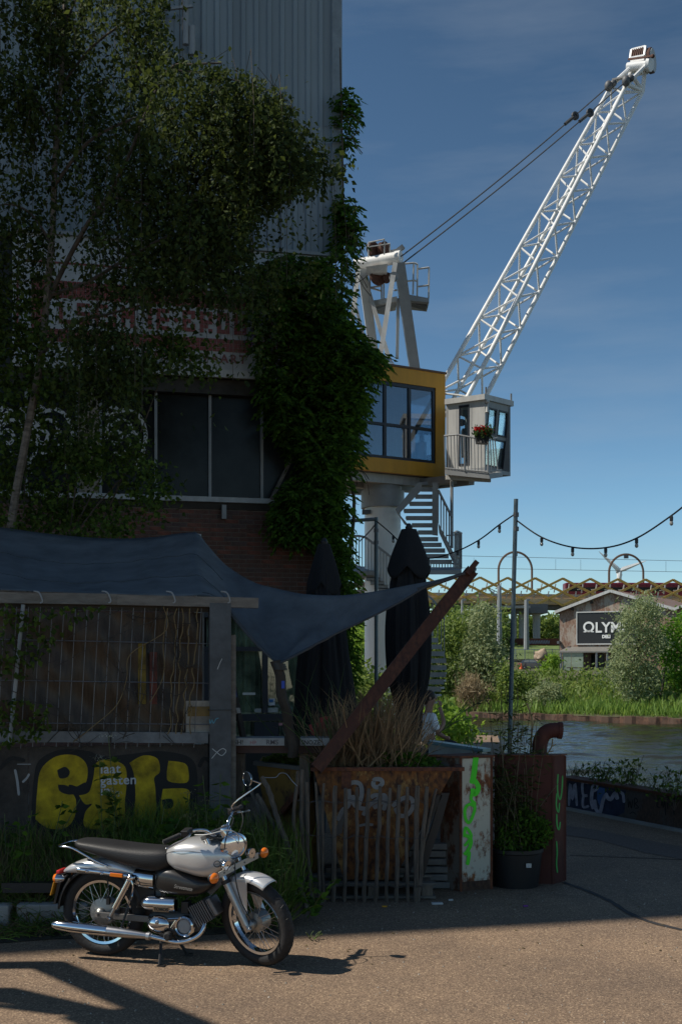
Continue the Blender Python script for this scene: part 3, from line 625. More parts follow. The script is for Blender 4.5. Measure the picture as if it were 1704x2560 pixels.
# grass along the water
n = 16000; xs_ = RNG.uniform(-6, 44, n); tt = RNG.gamma(2.0, 3.0, n); ys_ = np.array([yedge(a) for a in xs_])+.2+tt
zs_ = np.array([bankz(a, b_) for a, b_ in zip(xs_, ys_)]); dirs = np.stack([RNG.normal(0, .35, n), RNG.normal(0, .35, n), np.ones(n)], 1)
v, f = leafmesh(np.stack([xs_, ys_, zs_-.05], 1), dirs, RNG.uniform(.5, 1.25, (n, 1)), .10); npobj('bank_grass', v, f, L_grass, kind='stuff')
n = 9000; xs_ = RNG.uniform(-20, 50, n); tt = RNG.uniform(4, 24, n); ys_ = np.array([yedge(a) for a in xs_])+tt
zs_ = np.array([bankz(a, b_) for a, b_ in zip(xs_, ys_)]); dirs = np.stack([RNG.normal(0, .8, n), RNG.normal(0, .8, n), np.ones(n)], 1)
v, f = leafmesh(np.stack([xs_, ys_, zs_+RNG.uniform(0, .8, n)], 1), dirs, .5, .25); npobj('undergrowth', v, f, L_mid, kind='stuff')
# ================================================================ THE CRANE
CZ = ZM(840, 560, 1568/480)       # zoomed pictures of the photograph in which the crane was measured
C2 = ZM(1080, 80, 1568/624)
CS = ZM(880, 1180, 3.682)
crane = thing('harbour_crane', 'white lattice boom harbour crane with an ochre cabin room on a column', 'crane', CS(280, 2530, 29))
# column
cc = CS(280, 1000, 29); rc = .46
mb = MB(); mb.lathe([(rc, .0), (rc, 6.2)], Matrix.Translation((cc.x, 29, 0)), 28); obj('column', mb, M_['white'], crane, smooth=True)
mb = MB(); mb.lathe([(rc+.09, 6.08), (rc+.09, 6.52)], Matrix.Translation((cc.x, 29, 0)), 28); mb.lathe([(rc+.02, 6.52), (rc+.02, 6.84)], Matrix.Translation((cc.x, 29, 0)), 28); obj('slewing_collar', mb, M_['mgrey'], crane, smooth=True)
mb = MB(); mb.box((cc.x-.42, 28.72, 5.95), (.22, .2, .1)); obj('bracket', mb, M_['dgrey'], crane)
# ---- ochre room
ht = Vector((math.cos(R(30)), math.sin(R(30)), 0)); hn = Vector((math.sin(R(30)), -math.cos(R(30)), 0)); HC = Vector((2.655, 29, 0))
def H(s_, z, off=0): return HC+ht*s_+hn*off+Z*z
def hp(zx, zy, off=0): p = hit(840+zx/3.2667, 560+zy/3.2667, HC+hn*off, hn); return (p-HC).dot(ht), p.z
z0h, z1h = 6.86, 9.50; sL = -6.2; dph = 2.9
room = sub('cabin_room', crane)
wr, wz1 = hp(812, 1340)[0], hp(600, 1308)[1]; wz0 = hp(600, 1935)[1]; wl_ = -4.6
FR = frame(ht, -hn, Z)
def hbox(name, s0, s1, za, zb, o0, o1, m, par=None, **k):
    mb = MB(); mb.box(H((s0+s1)/2, (za+zb)/2, (o0+o1)/2), (abs(s1-s0), abs(o1-o0), abs(zb-za)), FR); return obj(name, mb, m, par or room, **k)
hbox('cladding', sL, 0, wz1, z1h, -.12, 0, M_['ochre'])
hbox('cladding', sL, 0, z0h, wz0, -.12, 0, M_['ochre'])
hbox('cladding', wr, 0, wz0, wz1, -.12, -.001, M_['ochre'])
hbox('cladding', sL, wl_, wz0, wz1, -.12, -.001, M_['ochre'])
hbox('roof', sL, -.001, z1h-.1, z1h-.002, -dph, -.121, M_['mgrey'])
hbox('roof_edge', sL, .03, z1h+.001, z1h+.05, -.2, .03, mat('brown_flashing', (.12, .055, .02), .5))
hbox('floor', sL, -.001, z0h+.002, z0h+.12, -dph, -.121, M_['dgrey'])
hbox('back_wall', sL, -1.9, z0h+.12, z1h-.1, -dph, -dph+.1, M_['lgrey'])
hbox('end_wall', -.12, -.002, z0h+.12, wz0, -dph, -.122, M_['ochre']); hbox('end_wall', -.12, -.002, wz1, z1h-.1, -dph, -.122, M_['ochre'])
# window of three by two panes and one more bay behind the leaves
cols = [wr, hp(605, 1600)[0], hp(405, 1600)[0], hp(195, 1600)[0], wl_]; tz = hp(600, 1657)[1]
fw = .075
for za, zb in ((wz1-fw*1.2, wz1), (wz0, wz0+fw), (tz-.035, tz+.035)): hbox('window_frame', wl_, wr, za, zb, -.10, -.03, M_['navy'])
for i, c in enumerate(cols):
    o_ = 0 if 0 < i < 4 else (-fw/2 if i == 0 else fw/2)
    hbox('window_frame', c-fw/2+o_, c+fw/2+o_, wz0+fw, wz1-fw*1.2, -.098, -.028, M_['navy'])
wg = glassmat('room_glass', (.50, .55, .60), .3)
for i in range(4):
    for za, zb in ((wz0, tz), (tz, wz1)): hbox('window_pane', cols[i+1]+fw/2, cols[i]-fw/2, za+.04, zb-.04, -.075, -.065, wg)
hbox('end_pane', -.075, -.065, wz0, wz1, -2.4, -.2, M_['glass'])
mb = MB()      # pale curtains inside, drawn over the left bays
cur = [(H(wl_+(cols[1]+.28-wl_)*i/90, wz0-.05, -.42-.05*math.sin(i*1.35)), H(wl_+(cols[1]+.28-wl_)*i/90, wz1, -.42-.05*math.sin(i*1.35))) for i in range(91)]
mb.add([p for c in cur for p in c], [(2*i, 2*i+2, 2*i+3, 2*i+1) for i in range(90)]); obj('curtain', mb, mat('grey_curtain', (.42, .44, .47), .9), room, smooth=True)
mb = MB()
for q in (-.35, -1.3, -2.3): mb.bar(H(sL, z0h-.11, q), H(.02, z0h-.11, q), .16, .22)
obj('floor_beam', mb, M_['lgrey'], room)
mb = MB(); mb.tube(sm3([H(-3.6, z1h+.12, -.75), H(-2.6, z1h+.26, -.7), H(-1.75, z1h+.30, -.7), H(-1.35, z1h+.27, -.72), H(-1.18, z1h+.12, -.8), H(-1.15, z1h-.02, -.85)], 5), .17, 14); obj('roof_duct', mb, M_['steel'], room, smooth=60)
# ---- A-frame on the room
af = 29.6
def bpost(name, a, b_, w, h, da=af, db=af, m='lgrey', par=None):
    mb = MB(); mb.bar(CZ(*a, da), CZ(*b_, db), w, h, Vector((0, 1, 0))); return obj(name, mb, M_[m], par or crane)
cylL, cylR = CZ(155, 335, af+.35), CZ(520, 272, af-.15)
mb = MB(); M0 = basis(cylR-cylL, cylL); mb.lathe([(.155, 0), (.155, (cylR-cylL).length)], M0, 20); mb.lathe([(.172, (cylR-cylL).length-.12), (.172, (cylR-cylL).length+.03)], M0, 20); obj('crosshead', mb, M_['white'], crane, smooth=True)
bpost('leg', (514, 320), (640, 1190), .27, .24, af-.1, af+.6, 'mgrey'); bpost('leg', (212, 365), (324, 1180), .24, .2, af+.3, af+1.0, 'lgrey')
bpost('strut', (480, 325), (345, 1160), .12, .12, af-.3, af-1.2); bpost('strut', (182, 365), (85, 1160), .12, .12, af+.1, af-.9)
bpost('strut', (250, 500), (455, 1180), .1, .1, af+.5, af+.2); bpost('strut', (505, 610), (497, 1100), .08, .08, af+.3, af+.3)
bpost('strut', (150, 640), (290, 1180), .08, .08, af+.3, af+.3)
mb = MB(); mb.lathe([(.0, -.05), (.12, -.05), (.12, .05), (0, .05)], frame((1, 0, 0), Z, (0, -1, 0), CZ(470, 432, af-.42)), 14, False); obj('pivot', mb, M_['mgrey'], crane)
sh = rustmat('sheave_rust', (.10, .04, .025), (.05, .02, .012), (.13, .05, .03), .6)
sv = sub('sheave_block', crane)
for x in (298, 388):
    mb = MB(); mb.lathe([(.05, -.05), (.185, -.06), (.155, -.02), (.155, .02), (.185, .06), (.05, .05)], frame((.7, .7, 0), Z, (.7, -.7, 0), CZ(x, 203, af+.1)), 22); obj('sheave', mb, sh, sv, smooth=40)
for x, w_ in ((265, .05), (318, .12), (350, .06), (412, .17)):
    mb = MB(); mb.bar(CZ(x, 270, af+.35), CZ(x, 190 if w_ < .1 else 175, af+.35), w_, .3, Vector((0, 1, 0))); obj('cheek_plate', mb, M_['lgrey'], sv)
mb = MB(); rl = [CZ(245, 190, af-.3), CZ(262, 187, af-.3), CZ(262, 152, af-.3), CZ(392, 125, af-.3), CZ(392, 152, af-.3), CZ(262, 185, af-.3)]
mb.tube(rl[:2]+[rl[3]], .02, 5) if False else [mb.tube([a, b_], .018, 5) for a, b_ in ((rl[0], CZ(440, 160, af-.3)), (rl[1], rl[2]), (rl[2], rl[3]), (rl[3], CZ(392, 250, af-.3)), (CZ(262, 152, af-.3), CZ(262, 270, af-.3)), (CZ(437, 165, af-.3), CZ(437, 225, af-.3)))]
obj('guard_rail', mb, M_['lgrey'], sv)
mb = MB(); a = [CZ(245, 348, af-.35), CZ(418, 325, af-.35), CZ(415, 395, af-.25), CZ(300, 402, af-.2)]; mb.hexa([p+Vector((0, .5, 0)) for p in a], a); obj('hopper_plate', mb, M_['lgrey'], sv)
for x, y, r_ in ((345, 425, .20), (412, 440, .10)):
    mb = MB(); mb.lathe([(.03, -.05), (r_+.03, -.06), (r_, 0), (r_+.03, .06), (.03, .05)], frame((.9, .4, 0), Z, (-.3, .95, 0), CZ(x, y, af)), 20); obj('sheave', mb, sh, sv, smooth=40)
mb = MB(); mb.bar(CZ(440, 228, af-.1), CZ(505, 215, af-.1), .07); mb.bar(CZ(500, 222, af-.1), CZ(548, 185, af-.1), .1, .12); obj('arm', mb, M_['mgrey'], sv)
pf = sub('platform', crane)
def hx(name, a, m, dy=.8, th=.0, par=pf):
    mb = MB(); mb.hexa([p+Vector((0, dy, 0)) for p in a], a); return obj(name, mb, m, par)
hx('deck', [CZ(590, 622, af+.3), CZ(757, 640, af+.3), CZ(757, 605, af+.3), CZ(590, 575, af+.3)], M_['mgrey'])
hx('deck', [CZ(295, 665, af+.6), CZ(497, 630, af+.2), CZ(497, 590, af+.2), CZ(295, 625, af+.6)], M_['lgrey'])
hx('deck_beam', [CZ(320, 700, af+.7), CZ(400, 715, af+.7), CZ(500, 640, af+.3), CZ(320, 660, af+.7)], M_['mgrey'], .3)
hx('deck_beam', [CZ(600, 640, af+.5), CZ(735, 680, af+.5), CZ(735, 645, af+.5), CZ(600, 622, af+.5)], M_['dgrey'], .3)
mb = MB()
for a, b_ in (((552, 325), (632, 318)), ((632, 318), (663, 328)), ((632, 318), (626, 575)), ((663, 328), (660, 588)), ((663, 368), (757, 355)), ((757, 355), (754, 605)), ((663, 512), (755, 500)), ((570, 468), (635, 460)), ((635, 460), (662, 468)), ((368, 470), (370, 610)), ((388, 470), (388, 610)), ((275, 520), (365, 505)), ((275, 520), (370, 548)), ((440, 400), (430, 470)), ((470, 542), (497, 540)), ((275, 400), (275, 640))):
    mb.tube([CZ(*a, af+.4), CZ(*b_, af+.4)], .024, 6)
obj('railing', mb, M_['lgrey'], pf)
# ---- operator's cab
KC = .9515
def CY(x, y, d): return CZ(x, y, d*KC)
cb = sub('operator_cab', crane)
A, B, C_, D_ = Vector((2.71, 29.42, 0)), Vector((3.645, 28.85, 0)), Vector((4.40, 29.58, 0)), Vector((3.35, 30.25, 0))
A, B, C_, D_ = A*KC, B*KC, C_*KC, D_*KC
zt, zb = CY(1215, 1440, 28.9).z, CY(1215, 1990, 28.9).z
CL = M_['lgrey']
def wallq(name, P0, P1, s0, s1, z0, z1, m, th=.05, off=0, lean=None, par=None):
    t_ = (P1-P0).normalized(); n_ = Vector((t_.y, -t_.x, 0)); L_ = (P1-P0).length
    def q(s_, z_, o): 
        k = 0
        if lean: k = lean*(z_-zt)
        return P0+t_*(s_*L_)+n_*(o+k)+Z*z_
    mb = MB(); mb.hexa([q(s0, z0, off), q(s1, z0, off), q(s1, z0, off-th), q(s0, z0, off-th)], [q(s0, z1, off), q(s1, z1, off), q(s1, z1, off-th), q(s0, z1, off-th)])
    return obj(name, mb, m, par or cb)
# door side, with one tall rounded window
w0, w1 = .335, .60
zwt, zwb = CY(1040, 1475, 29.1).z, CY(1040, 1970, 29.1).z
for a, b_, c, e in ((0, w0, zb, zt), (w1, 1, zb, zt), (w0, w1, zwt, zt), (w0, w1, zb, zwb)): wallq('door_panel', A, B, a, b_, c, e, CL)
wallq('door_window', A, B, w0, w1, zwb, zwt, M_['glass'], .01, -.02)
gs = M_['navy']
for a, b_, c, e in ((w0, w0+.03, zwb, zwt), (w1-.03, w1, zwb, zwt), (w0+.03, w1-.03, zwb, zwb+.05), (w0+.03, w1-.03, zwt-.05, zwt)): wallq('window_seal', A, B, a, b_, c, e, gs, .03, .012)
mb = MB(); t_ = (B-A).normalized()
for s_ in (.28, .66): wallq('door_seam', A, B, s_-.006, s_+.006, zb, zt-.1, M_['mgrey'], .02, .004)
mb = MB(); hb = A.lerp(B, .45)+Z*CY(1040, 1600, 29.1).z; mb.ball(hb+Vector((-.02, .25, 0)), .11, .08, .09); obj('hanging_basket', mb, M_['black'], cb, smooth=True)
# glazed front, leaning in at the foot
ln = .11
zm = CY(1300, 1740, 29.2).z
for a, b_, c, e in ((0, .16, zb, zt), (.93, 1, zb, zt), (.50, .56, zm, zt-.15), (.16, .93, zt-.15, zt), (.16, .93, zm-.03, zm+.05), (.16, .93, zb, zb+.08)): wallq('front_post', B, C_, a, b_, c, e, M_['mgrey'], .06, 0, ln)
for a, b_, c, e in ((.16, .50, zm+.05, zt-.15), (.56, .93, zm+.05, zt-.15), (.16, .93, zb+.08, zm-.03)):
    wallq('front_window', B, C_, a, b_, c, e, M_['glass'], .01, -.02, ln)
    for q in ((a, a+.035, c, e), (b_-.035, b_, c, e), (a+.035, b_-.035, c, c+.04), (a+.035, b_-.035, e-.04, e)): wallq('window_seal', B, C_, *q, gs, .03, .012, ln)
for a, b_, c, e in ((0, .1, zb, zt), (.9, 1, zb, zt), (.1, .9, zb, zb+.6), (.1, .9, zt-.2, zt)): wallq('rear_panel', C_, D_, a, b_, c, e, M_['mgrey'])
for a, b_, c, e in ((0, .12, zb, zt), (.75, 1, zb, zt), (.12, .75, zb, zb+.25), (.12, .75, zt-.15, zt)): wallq('rear_panel', D_, A, a, b_, c, e, M_['mgrey'])
ov = [A+Vector((-.04, -.05, 0)), B+Vector((-.02, -.08, 0)), C_+Vector((.08, 0, 0)), D_+Vector((0, .08, 0))]
mb = MB(); mb.hexa([p+Z*zt for p in ov], [p+Z*(zt+.13) for p in ov]); obj('roof', mb, M_['lgrey'], cb)
for p in (B+Vector((.03, .05, 0)), C_+Vector((.02, .03, 0))):
    mb = MB(); mb.box(p+Z*(zt+.22), (.04, .04, .2)); obj('roof_post', mb, M_['mgrey'], cb)
mb = MB(); mb.hexa([p+Z*(zb-.1) for p in (A, B, C_, D_)], [p+Z*(zb-.002) for p in (A, B, C_, D_)]); obj('floor', mb, M_['mgrey'], cb)
mb = MB(); hp_ = CY(1232, 1450, 28.85); mb.ball(hp_, .055, .055, .05); mb.lathe([(.05, 0), (.02, .2)], Matrix.Translation(hp_-Z*.26), 10); mb.bar(hp_-Z*.05, hp_+Vector((.05, .15, 0)), .03); obj('cab_lamp', mb, M_['lgrey'], cb, smooth=True)
mb = MB(); ct = (A+C_)/2+Vector((-.2, 0, zb)); mb.box(ct+Z*.42, (.4, .35, .1)); mb.box(ct+Vector((-.15, .1, .75)), (.1, .35, .6)); mb.tube([ct, ct+Z*.4], .05, 8); obj('operator_seat', mb, M_['black'], cb)
# balcony before the door
bl = sub('balcony', crane)
za = zb-.02
def Bp(zx, zy, d): return CY(zx, zy, d)
mb = MB(); a = [CY(885, 2004, 28.6), CY(1250, 2040, 28.1), CY(1358, 2026, 28.6), CY(1000, 1990, 29.4)]; mb.hexa([p-Z*.12 for p in a], a); obj('floor', mb, M_['mgrey'], bl)
mb = MB(); a = [CY(895, 2085, 28.75), CY(1262, 2104, 28.3), CY(1262, 2064, 28.3), CY(895, 2050, 28.75)]; mb.hexa([p+Vector((0, .12, 0)) for p in a], a); obj('floor_beam', mb, M_['lgrey'], bl)
r0, r1, r2 = CY(890, 1732, 28.6), CY(1238, 1768, 28.0), CY(1330, 1762, 28.6)
f0, f1, f2_ = CY(890, 2005, 28.6), CY(1240, 2036, 28.1), CY(1345, 2018, 28.6)
r0 = CY(880, 1730, 28.6); rm = CY(985, 1720, 28.4); r1 = CY(1238, 1768, 28.1)
mb = MB(); mb.tube([r0, rm, r1, CY(1310, 1745, 28.5)], .022, 7); mb.tube([f0+Z*.03, f1+Z*.03, f2_+Z*.03], .02, 6); obj('handrail', mb, M_['mgrey'], bl)
def lerp3(a, b_, t): return a.lerp(b_, t)
for k in range(14):
    t = k/13; top = r0.lerp(rm, t/.3) if t < .3 else rm.lerp(r1, (t-.3)/.7)
    mb = MB(); mb.tube([top, f0.lerp(f1, t)], .011 if k not in (6, 13) else .028, 5); obj('baluster', mb, M_['mgrey'], bl)
for k in range(1, 4):
    t = k/4; mb = MB(); mb.tube([r1.lerp(CY(1310, 1745, 28.5), t), f1.lerp(f2_, t)], .015, 5); obj('baluster', mb, M_['mgrey'], bl)
mb = MB(); mb.bar(Vector((2.3, 29.6, z0h-.1)), Vector((3.2, 27.9, zb-.25)), .16, .2); mb.bar(Vector((1.9, 29.3, z0h-.1)), Vector((2.75, 27.7, zb-.25)), .16, .2); obj('cab_beam', mb, M_['mgrey'], cb)
# ---- lattice boom: two upper chords, two lower ones, stations read off the photograph
def chord(z0, d0, z1, d1):
    def at(y):   # y in the second zoom
        t = (y-z0[1])/(z1[1]-z0[1]); inv = (1-t)/d0+t/d1; return C2(z0[0]+(z1[0]-z0[0])*t, y, 1/inv)
    return at
Lc = chord((80, 2175), 29.7, (1140, 310), 33.2); Mc = chord((225, 2285), 29.3, (1225, 318), 32.9)
Rc = chord((345, 2270), 29.9, (1320, 370), 33.4); Bc = chord((135, 2300), 30.3, (1196, 370), 33.6)
boom = sub('boom', crane)
for c, y0, y1, r_ in ((Lc, 2560, 330, .062), (Mc, 2480, 330, .062), (Rc, 2420, 372, .062), (Bc, 2440, 372, .055)):
    mb = MB(); mb.tube([c(y0), c(y1)], r_, 10); obj('chord', mb, M_['white'], boom, smooth=True)
Ly = [2265, 2035, 1800, 1575, 1350, 1130, 915, 710, 505, 345]; My = [2290, 2115, 1890, 1665, 1440, 1215, 1000, 790, 578, 385]
By = [2245, 2005, 1780, 1555, 1330, 1120, 905, 700, 500, 372]; Ry = [2330, 2100, 1865, 1635, 1412, 1195, 985, 775, 570, 375]
br = lambda a, b_, r_=.028: obj('brace', MB().tube([a, b_], r_, 7), M_['white'], boom, smooth=True)
for k in range(10):
    br(Lc(Ly[k]), Bc(By[k])); br(Mc(My[k]), Rc(Ry[k])); br(Lc(Ly[k]), Mc(My[k])); br(Bc(By[k]), Rc(Ry[k]))
    if k < 9:
        br(Lc(Ly[k]), Mc(My[k+1])); br(Lc(Ly[k+1]), Bc(By[k])); br(Mc(My[k+1]), Rc(Ry[k])); br(Bc(By[k]), Rc(Ry[k+1]))
hd = sub('boom_head', crane)
tips = [(Lc(330), C2(1240, 228, 33.3)), (Mc(330), C2(1340, 210, 33.0)), (Rc(372), C2(1335, 225, 33.4)), (Rc(372), Mc(330)), (Bc(372), C2(1255, 235, 33.6)), (C2(1255, 280, 33.1), Rc(372))]
for a, b_ in tips: obj('head_tube', MB().tube([a, b_], .065, 8), M_['white'], hd, smooth=True)
mb = MB(); a, b_ = C2(1225, 222, 33.4), C2(1362, 203, 33.0); mb.lathe([(.13, 0), (.13, (b_-a).length)], basis(b_-a, a), 18); mb.lathe([(.2, (b_-a).length-.05), (.2, (b_-a).length+.05)], basis(b_-a, a), 20); obj('head_axle', mb, M_['white'], hd, smooth=True)
def slabq(name, pts, dv, m, par): mb = MB(); n = len(pts); mb.loft([[p+dv for p in pts], pts]); return obj(name, mb, m, par)
hh = sub('sheave_housing', crane)
hd0 = 33.2
ctr = C2(1352, 150, hd0)
side = [(1240, 225), (1242, 155), (1250, 112), (1335, 90), (1360, 88), (1385, 105), (1397, 130), (1392, 180), (1375, 215), (1340, 228)]
front = [C2(1240, 210, 33.5), C2(1325, 195, 33.1), C2(1330, 148, 33.1), C2(1242, 165, 33.5)]
dvb = Vector((.55, 1.15, 0))*.55
slabq('housing', front, dvb, M_['white'], hh)
mb = MB(); a = [C2(1242, 165, 33.5), C2(1330, 148, 33.1), C2(1338, 90, 33.15), C2(1250, 112, 33.55)]; mb.hexa(a, [p+dvb*.9 for p in a]); obj('grille_backing', mb, M_['black'], hh)
for k in range(7):
    mb = MB(); t = (k+.5)/7; mb.bar(a[0].lerp(a[1], t)-Vector((0, .02, 0)), a[3].lerp(a[2], t)-Vector((0, .02, 0)), .035, .03); obj('grille_bar', mb, sh, hh)
mb = MB(); [mb.bar(p, q, .06) for p, q in ((a[0], a[1]), (a[1], a[2]), (a[2], a[3]), (a[3], a[0]))]; obj('grille_frame', mb, M_['white'], hh)
mb = MB(); c0 = C2(1345, 152, 33.1); axd = Vector((.85, -.5, 0)); mb.lathe([(.32, 0), (.32, .2)], basis(axd, c0+Vector((.10, .3, .0))-axd*.02), 24); obj('drum', mb, M_['lgrey'], hh, smooth=40)
mb = MB(); mb.ring(basis(axd, c0+Vector((.10, .3, .0))+axd*.1), .325, [(-.02, -.05), (.03, -.05), (.03, .05), (-.02, .05)], 26); mb.bar(C2(1230, 172, 33.4), C2(1385, 150, 32.7), .05); mb.ball(C2(1382, 152, 32.75), .06); obj('rim_band', mb, sh, hh)
mb = MB(); a = [C2(1127, 292, 33.0), C2(1255, 262, 32.7), C2(1248, 272, 33.4), C2(1140, 305, 33.6)]; mb.hexa([p-Z*.05 for p in a], a); obj('foot_board', mb, M_['conc'], hd)
for p in (C2(1105, 340, 33), C2(1215, 308, 32.7)):
    mb = MB(); mb.ball(p, .12, .12, .16); mb.ball(p+Vector((.14, 0, .08)), .1); obj('cable_anchor', mb, M_['dgrey'], hd, smooth=True)
for a, b_, k in ((CZ(530, 265, af-.2), C2(1095, 350, 33), .66), (CZ(548, 318, af-.2), C2(1205, 318, 32.7), .70)):
    m_ = a.lerp(b_, k*1.02)
    pts = [a.lerp(b_, t)-Z*(.10*math.sin(math.pi*t)) for t in np.linspace(0, 1, 14)]
    obj('stay_cable', MB().tube(pts, .018, 6), M_['rope'], crane, smooth=True)
    mb = MB(); q = a.lerp(b_, .83); dq = (b_-a).normalized(); mb.ring(basis(dq.cross(Z), q-Z*.06), .085, [(-.035, -.03), (.035, -.03), (.035, .03), (-.035, .03)], 12); mb.tube([q-dq*.5-Z*.06, q-Z*.06], .05, 6); obj('cable_shackle', mb, M_['rope'], crane)
# ---- stairs
st = sub('stair', crane)
def tread(a, b_, dep=.27, th=.04, rise=.045, dv=Vector((0, 1, 0))):
    mb = MB(); dv = dv*dep; mb.hexa([a-Z*th, b_-Z*th, b_+dv-Z*th, a+dv-Z*th], [a, b_, b_+dv, a+dv])
    mb.hexa([a-Z*.11, b_-Z*.11, b_+Vector((0, .025, 0))-Z*.11, a+Vector((0, .025, 0))-Z*.11], [a-Z*th, b_-Z*th, b_+Vector((0, .025, 0))-Z*th, a+Vector((0, .025, 0))-Z*th])
    return obj('tread', mb, M_['mgrey'], st)
for k in range(7):           # upper flight
    y = 140+k*66; x0 = (632-k*52) if k < 4 else 440+ (k-3)*55; tread(CS(x0, y, 28.2+k*.05), CS(742, y, 28.2+k*.05))
for k in range(5):           # middle flight
    y = 598+k*52; tread(CS(600+k*25, y, 28.0-.12*k), CS(790+k*32, y, 28.0-.12*k))
def strg(p0, p1, d0, d1, w_=.30, par=st, m='mgrey'): mb = MB(); mb.bar(CS(*p0, d0), CS(*p1, d1), .05, w_, Vector((0, 1, 0))) if False else mb.hexa(*[[CS(x, y, d)+o for x, y, d, o in q] for q in ()]) if False else None; return None
def plate(pts, th=.05, m='mgrey', name='stringer'):
    a = [CS(*p) for p in pts]; mb = MB(); mb.loft([[p+Vector((0, th, 0)) for p in a], a]); return obj(name, mb, M_[m], st)
plate([(636, 95, 28.0), (640, 165, 28.0), (430, 385, 28.0), (395, 345, 28.0), (600, 100, 28.0)])
plate([(430, 385, 28.2), (395, 345, 28.2), (480, 480, 28.2), (545, 520, 28.2)])
plate([(737, 95, 27.9), (790, 95, 27.9), (787, 585, 27.9), (735, 578, 27.9)])
plate([(790, 465, 27.7), (800, 560, 27.6), (930, 835, 27.2), (952, 835, 27.2), (945, 770, 27.2)])
plate([(760, 80, 28.6), (812, 80, 28.6), (812, 122, 28.6), (640, 118, 28.6), (620, 95, 28.6)], .5)
mb = MB()
for a, b_ in (((790, 165), (915, 415)), ((915, 80), (915, 700)), ((790, 165), (790, 470)), ((815, 215), (815, 520)), ((840, 265), (840, 570)), ((865, 315), (865, 625)), ((890, 365), (890, 675)), ((860, 585), (1003, 575))):
    mb.tube([CS(*a, 27.5), CS(*b_, 27.4)], .04 if a == (915, 80) else (.03 if b_ == (915, 415) else .016), 6)
obj('railing', mb, M_['mgrey'], st)
# landing on the right with a curved balustrade
ld = 27.3
mb = MB(); a = [CS(700, 905, ld-.2), CS(1005, 905, ld), CS(1000, 872, ld+.9), CS(720, 880, ld+.9)]; mb.hexa([p-Z*.10 for p in a], a); obj('landing', mb, M_['mgrey'], st)
mb = MB(); mb.tube(sm3([CS(940, 560, ld-.3), CS(965, 548, ld-.1), CS(1003, 565, ld+.2)], 4), .03, 6); mb.tube([CS(720, 825, ld+.6), CS(1003, 850, ld+.4)], .02, 6)
obj('handrail', mb, M_['mgrey'], st)
for x in (942, 955, 968, 981, 993, 1004): obj('baluster', MB().tube([CS(x, 556+abs(x-965)*.12, ld-.1), CS(x, 892, ld-.1)], .017, 5), M_['mgrey'], st)
for k in range(9): x = 722+k*26; obj('baluster', MB().tube([CS(x, 826, ld+.5), CS(x, 880, ld+.5)], .014, 5), M_['mgrey'], st)
# landing on the left behind the leaves
mb = MB(); a = [CS(-40, 910, 28.4), CS(215, 915, 28.4), CS(215, 870, 29.4), CS(-40, 868, 29.4)]; mb.hexa([p-Z*.1 for p in a], a); obj('landing', mb, M_['mgrey'], st)
for k in range(5): tread(CS(90+k*38, 930+k*34, 28.5), CS(225+k*35, 935+k*34, 28.5))
mb = MB(); mb.tube(sm3([CS(-30, 590, 28.3), CS(100, 595, 28.3), (CS(200, 660, 28.3)), CS(365, 790, 28.3)], 4), .028, 6); obj('handrail', mb, M_['mgrey'], st)
for k in range(14):
    x = -20+k*28; yt = 592 if x < 100 else 592+(x-100)*.72; yb = 872 if x < 100 else 872+(x-100)*.8; obj('baluster', MB().tube([CS(x, yt, 28.3), CS(x, yb, 28.3)], .013, 5), M_['mgrey'], st)
# spiral flight winding down round the column
Ro, Ri = 1.62, .5
prev = None; hr = []
def ang(z):      # where the winding stair is at height z
    return R(180-142*(4.5-z)/1.6) if z > 2.9 else R(38-77*(2.9-z)/1.78)
z = 4.4; zlist = []
while z > .12: zlist.append(z); z -= .178
for z in zlist:
    a = ang(z); a2 = ang(z-.20); c = Vector((cc.x, 29, z))
    dirs_ = [Vector((math.cos(q), math.sin(q), 0)) for q in (a, a2)]
    q0, q1, q2, q3 = c+dirs_[0]*Ri, c+dirs_[0]*Ro, c+dirs_[1]*Ro, c+dirs_[1]*Ri
    mb = MB(); mb.hexa([p-Z*.05 for p in (q3, q2, q1, q0)], [q3, q2, q1, q0]); 
    mb.hexa([p-Z*.12 for p in (q3, q2, q2+dirs_[0]*0+Vector((0, .02, 0)), q3+Vector((0, .02, 0)))], [p-Z*.05 for p in (q3, q2, q2+Vector((0, .02, 0)), q3+Vector((0, .02, 0)))])
    obj('tread', mb, M_['mgrey'], st)
    hr.append(q1+Z*1.0) if z > 2.1 else None
    if 2.15 < z < 3.6:
        for q in (0,):
            p = c+dirs_[0].lerp(dirs_[1], q).normalized()*Ro; obj('baluster', MB().tube([p, p+Z*(1.0-.09*q)], .013, 5), M_['mgrey'], st)
obj('handrail', MB().tube(sm3(hr, 3), .025, 6), M_['mgrey'], st, smooth=True)
obj('newel', MB().tube([CS(712, 1080, 28.2), CS(712, 1080, 28.2)-Z*.01], .01, 4), M_['mgrey'], st) if False else None
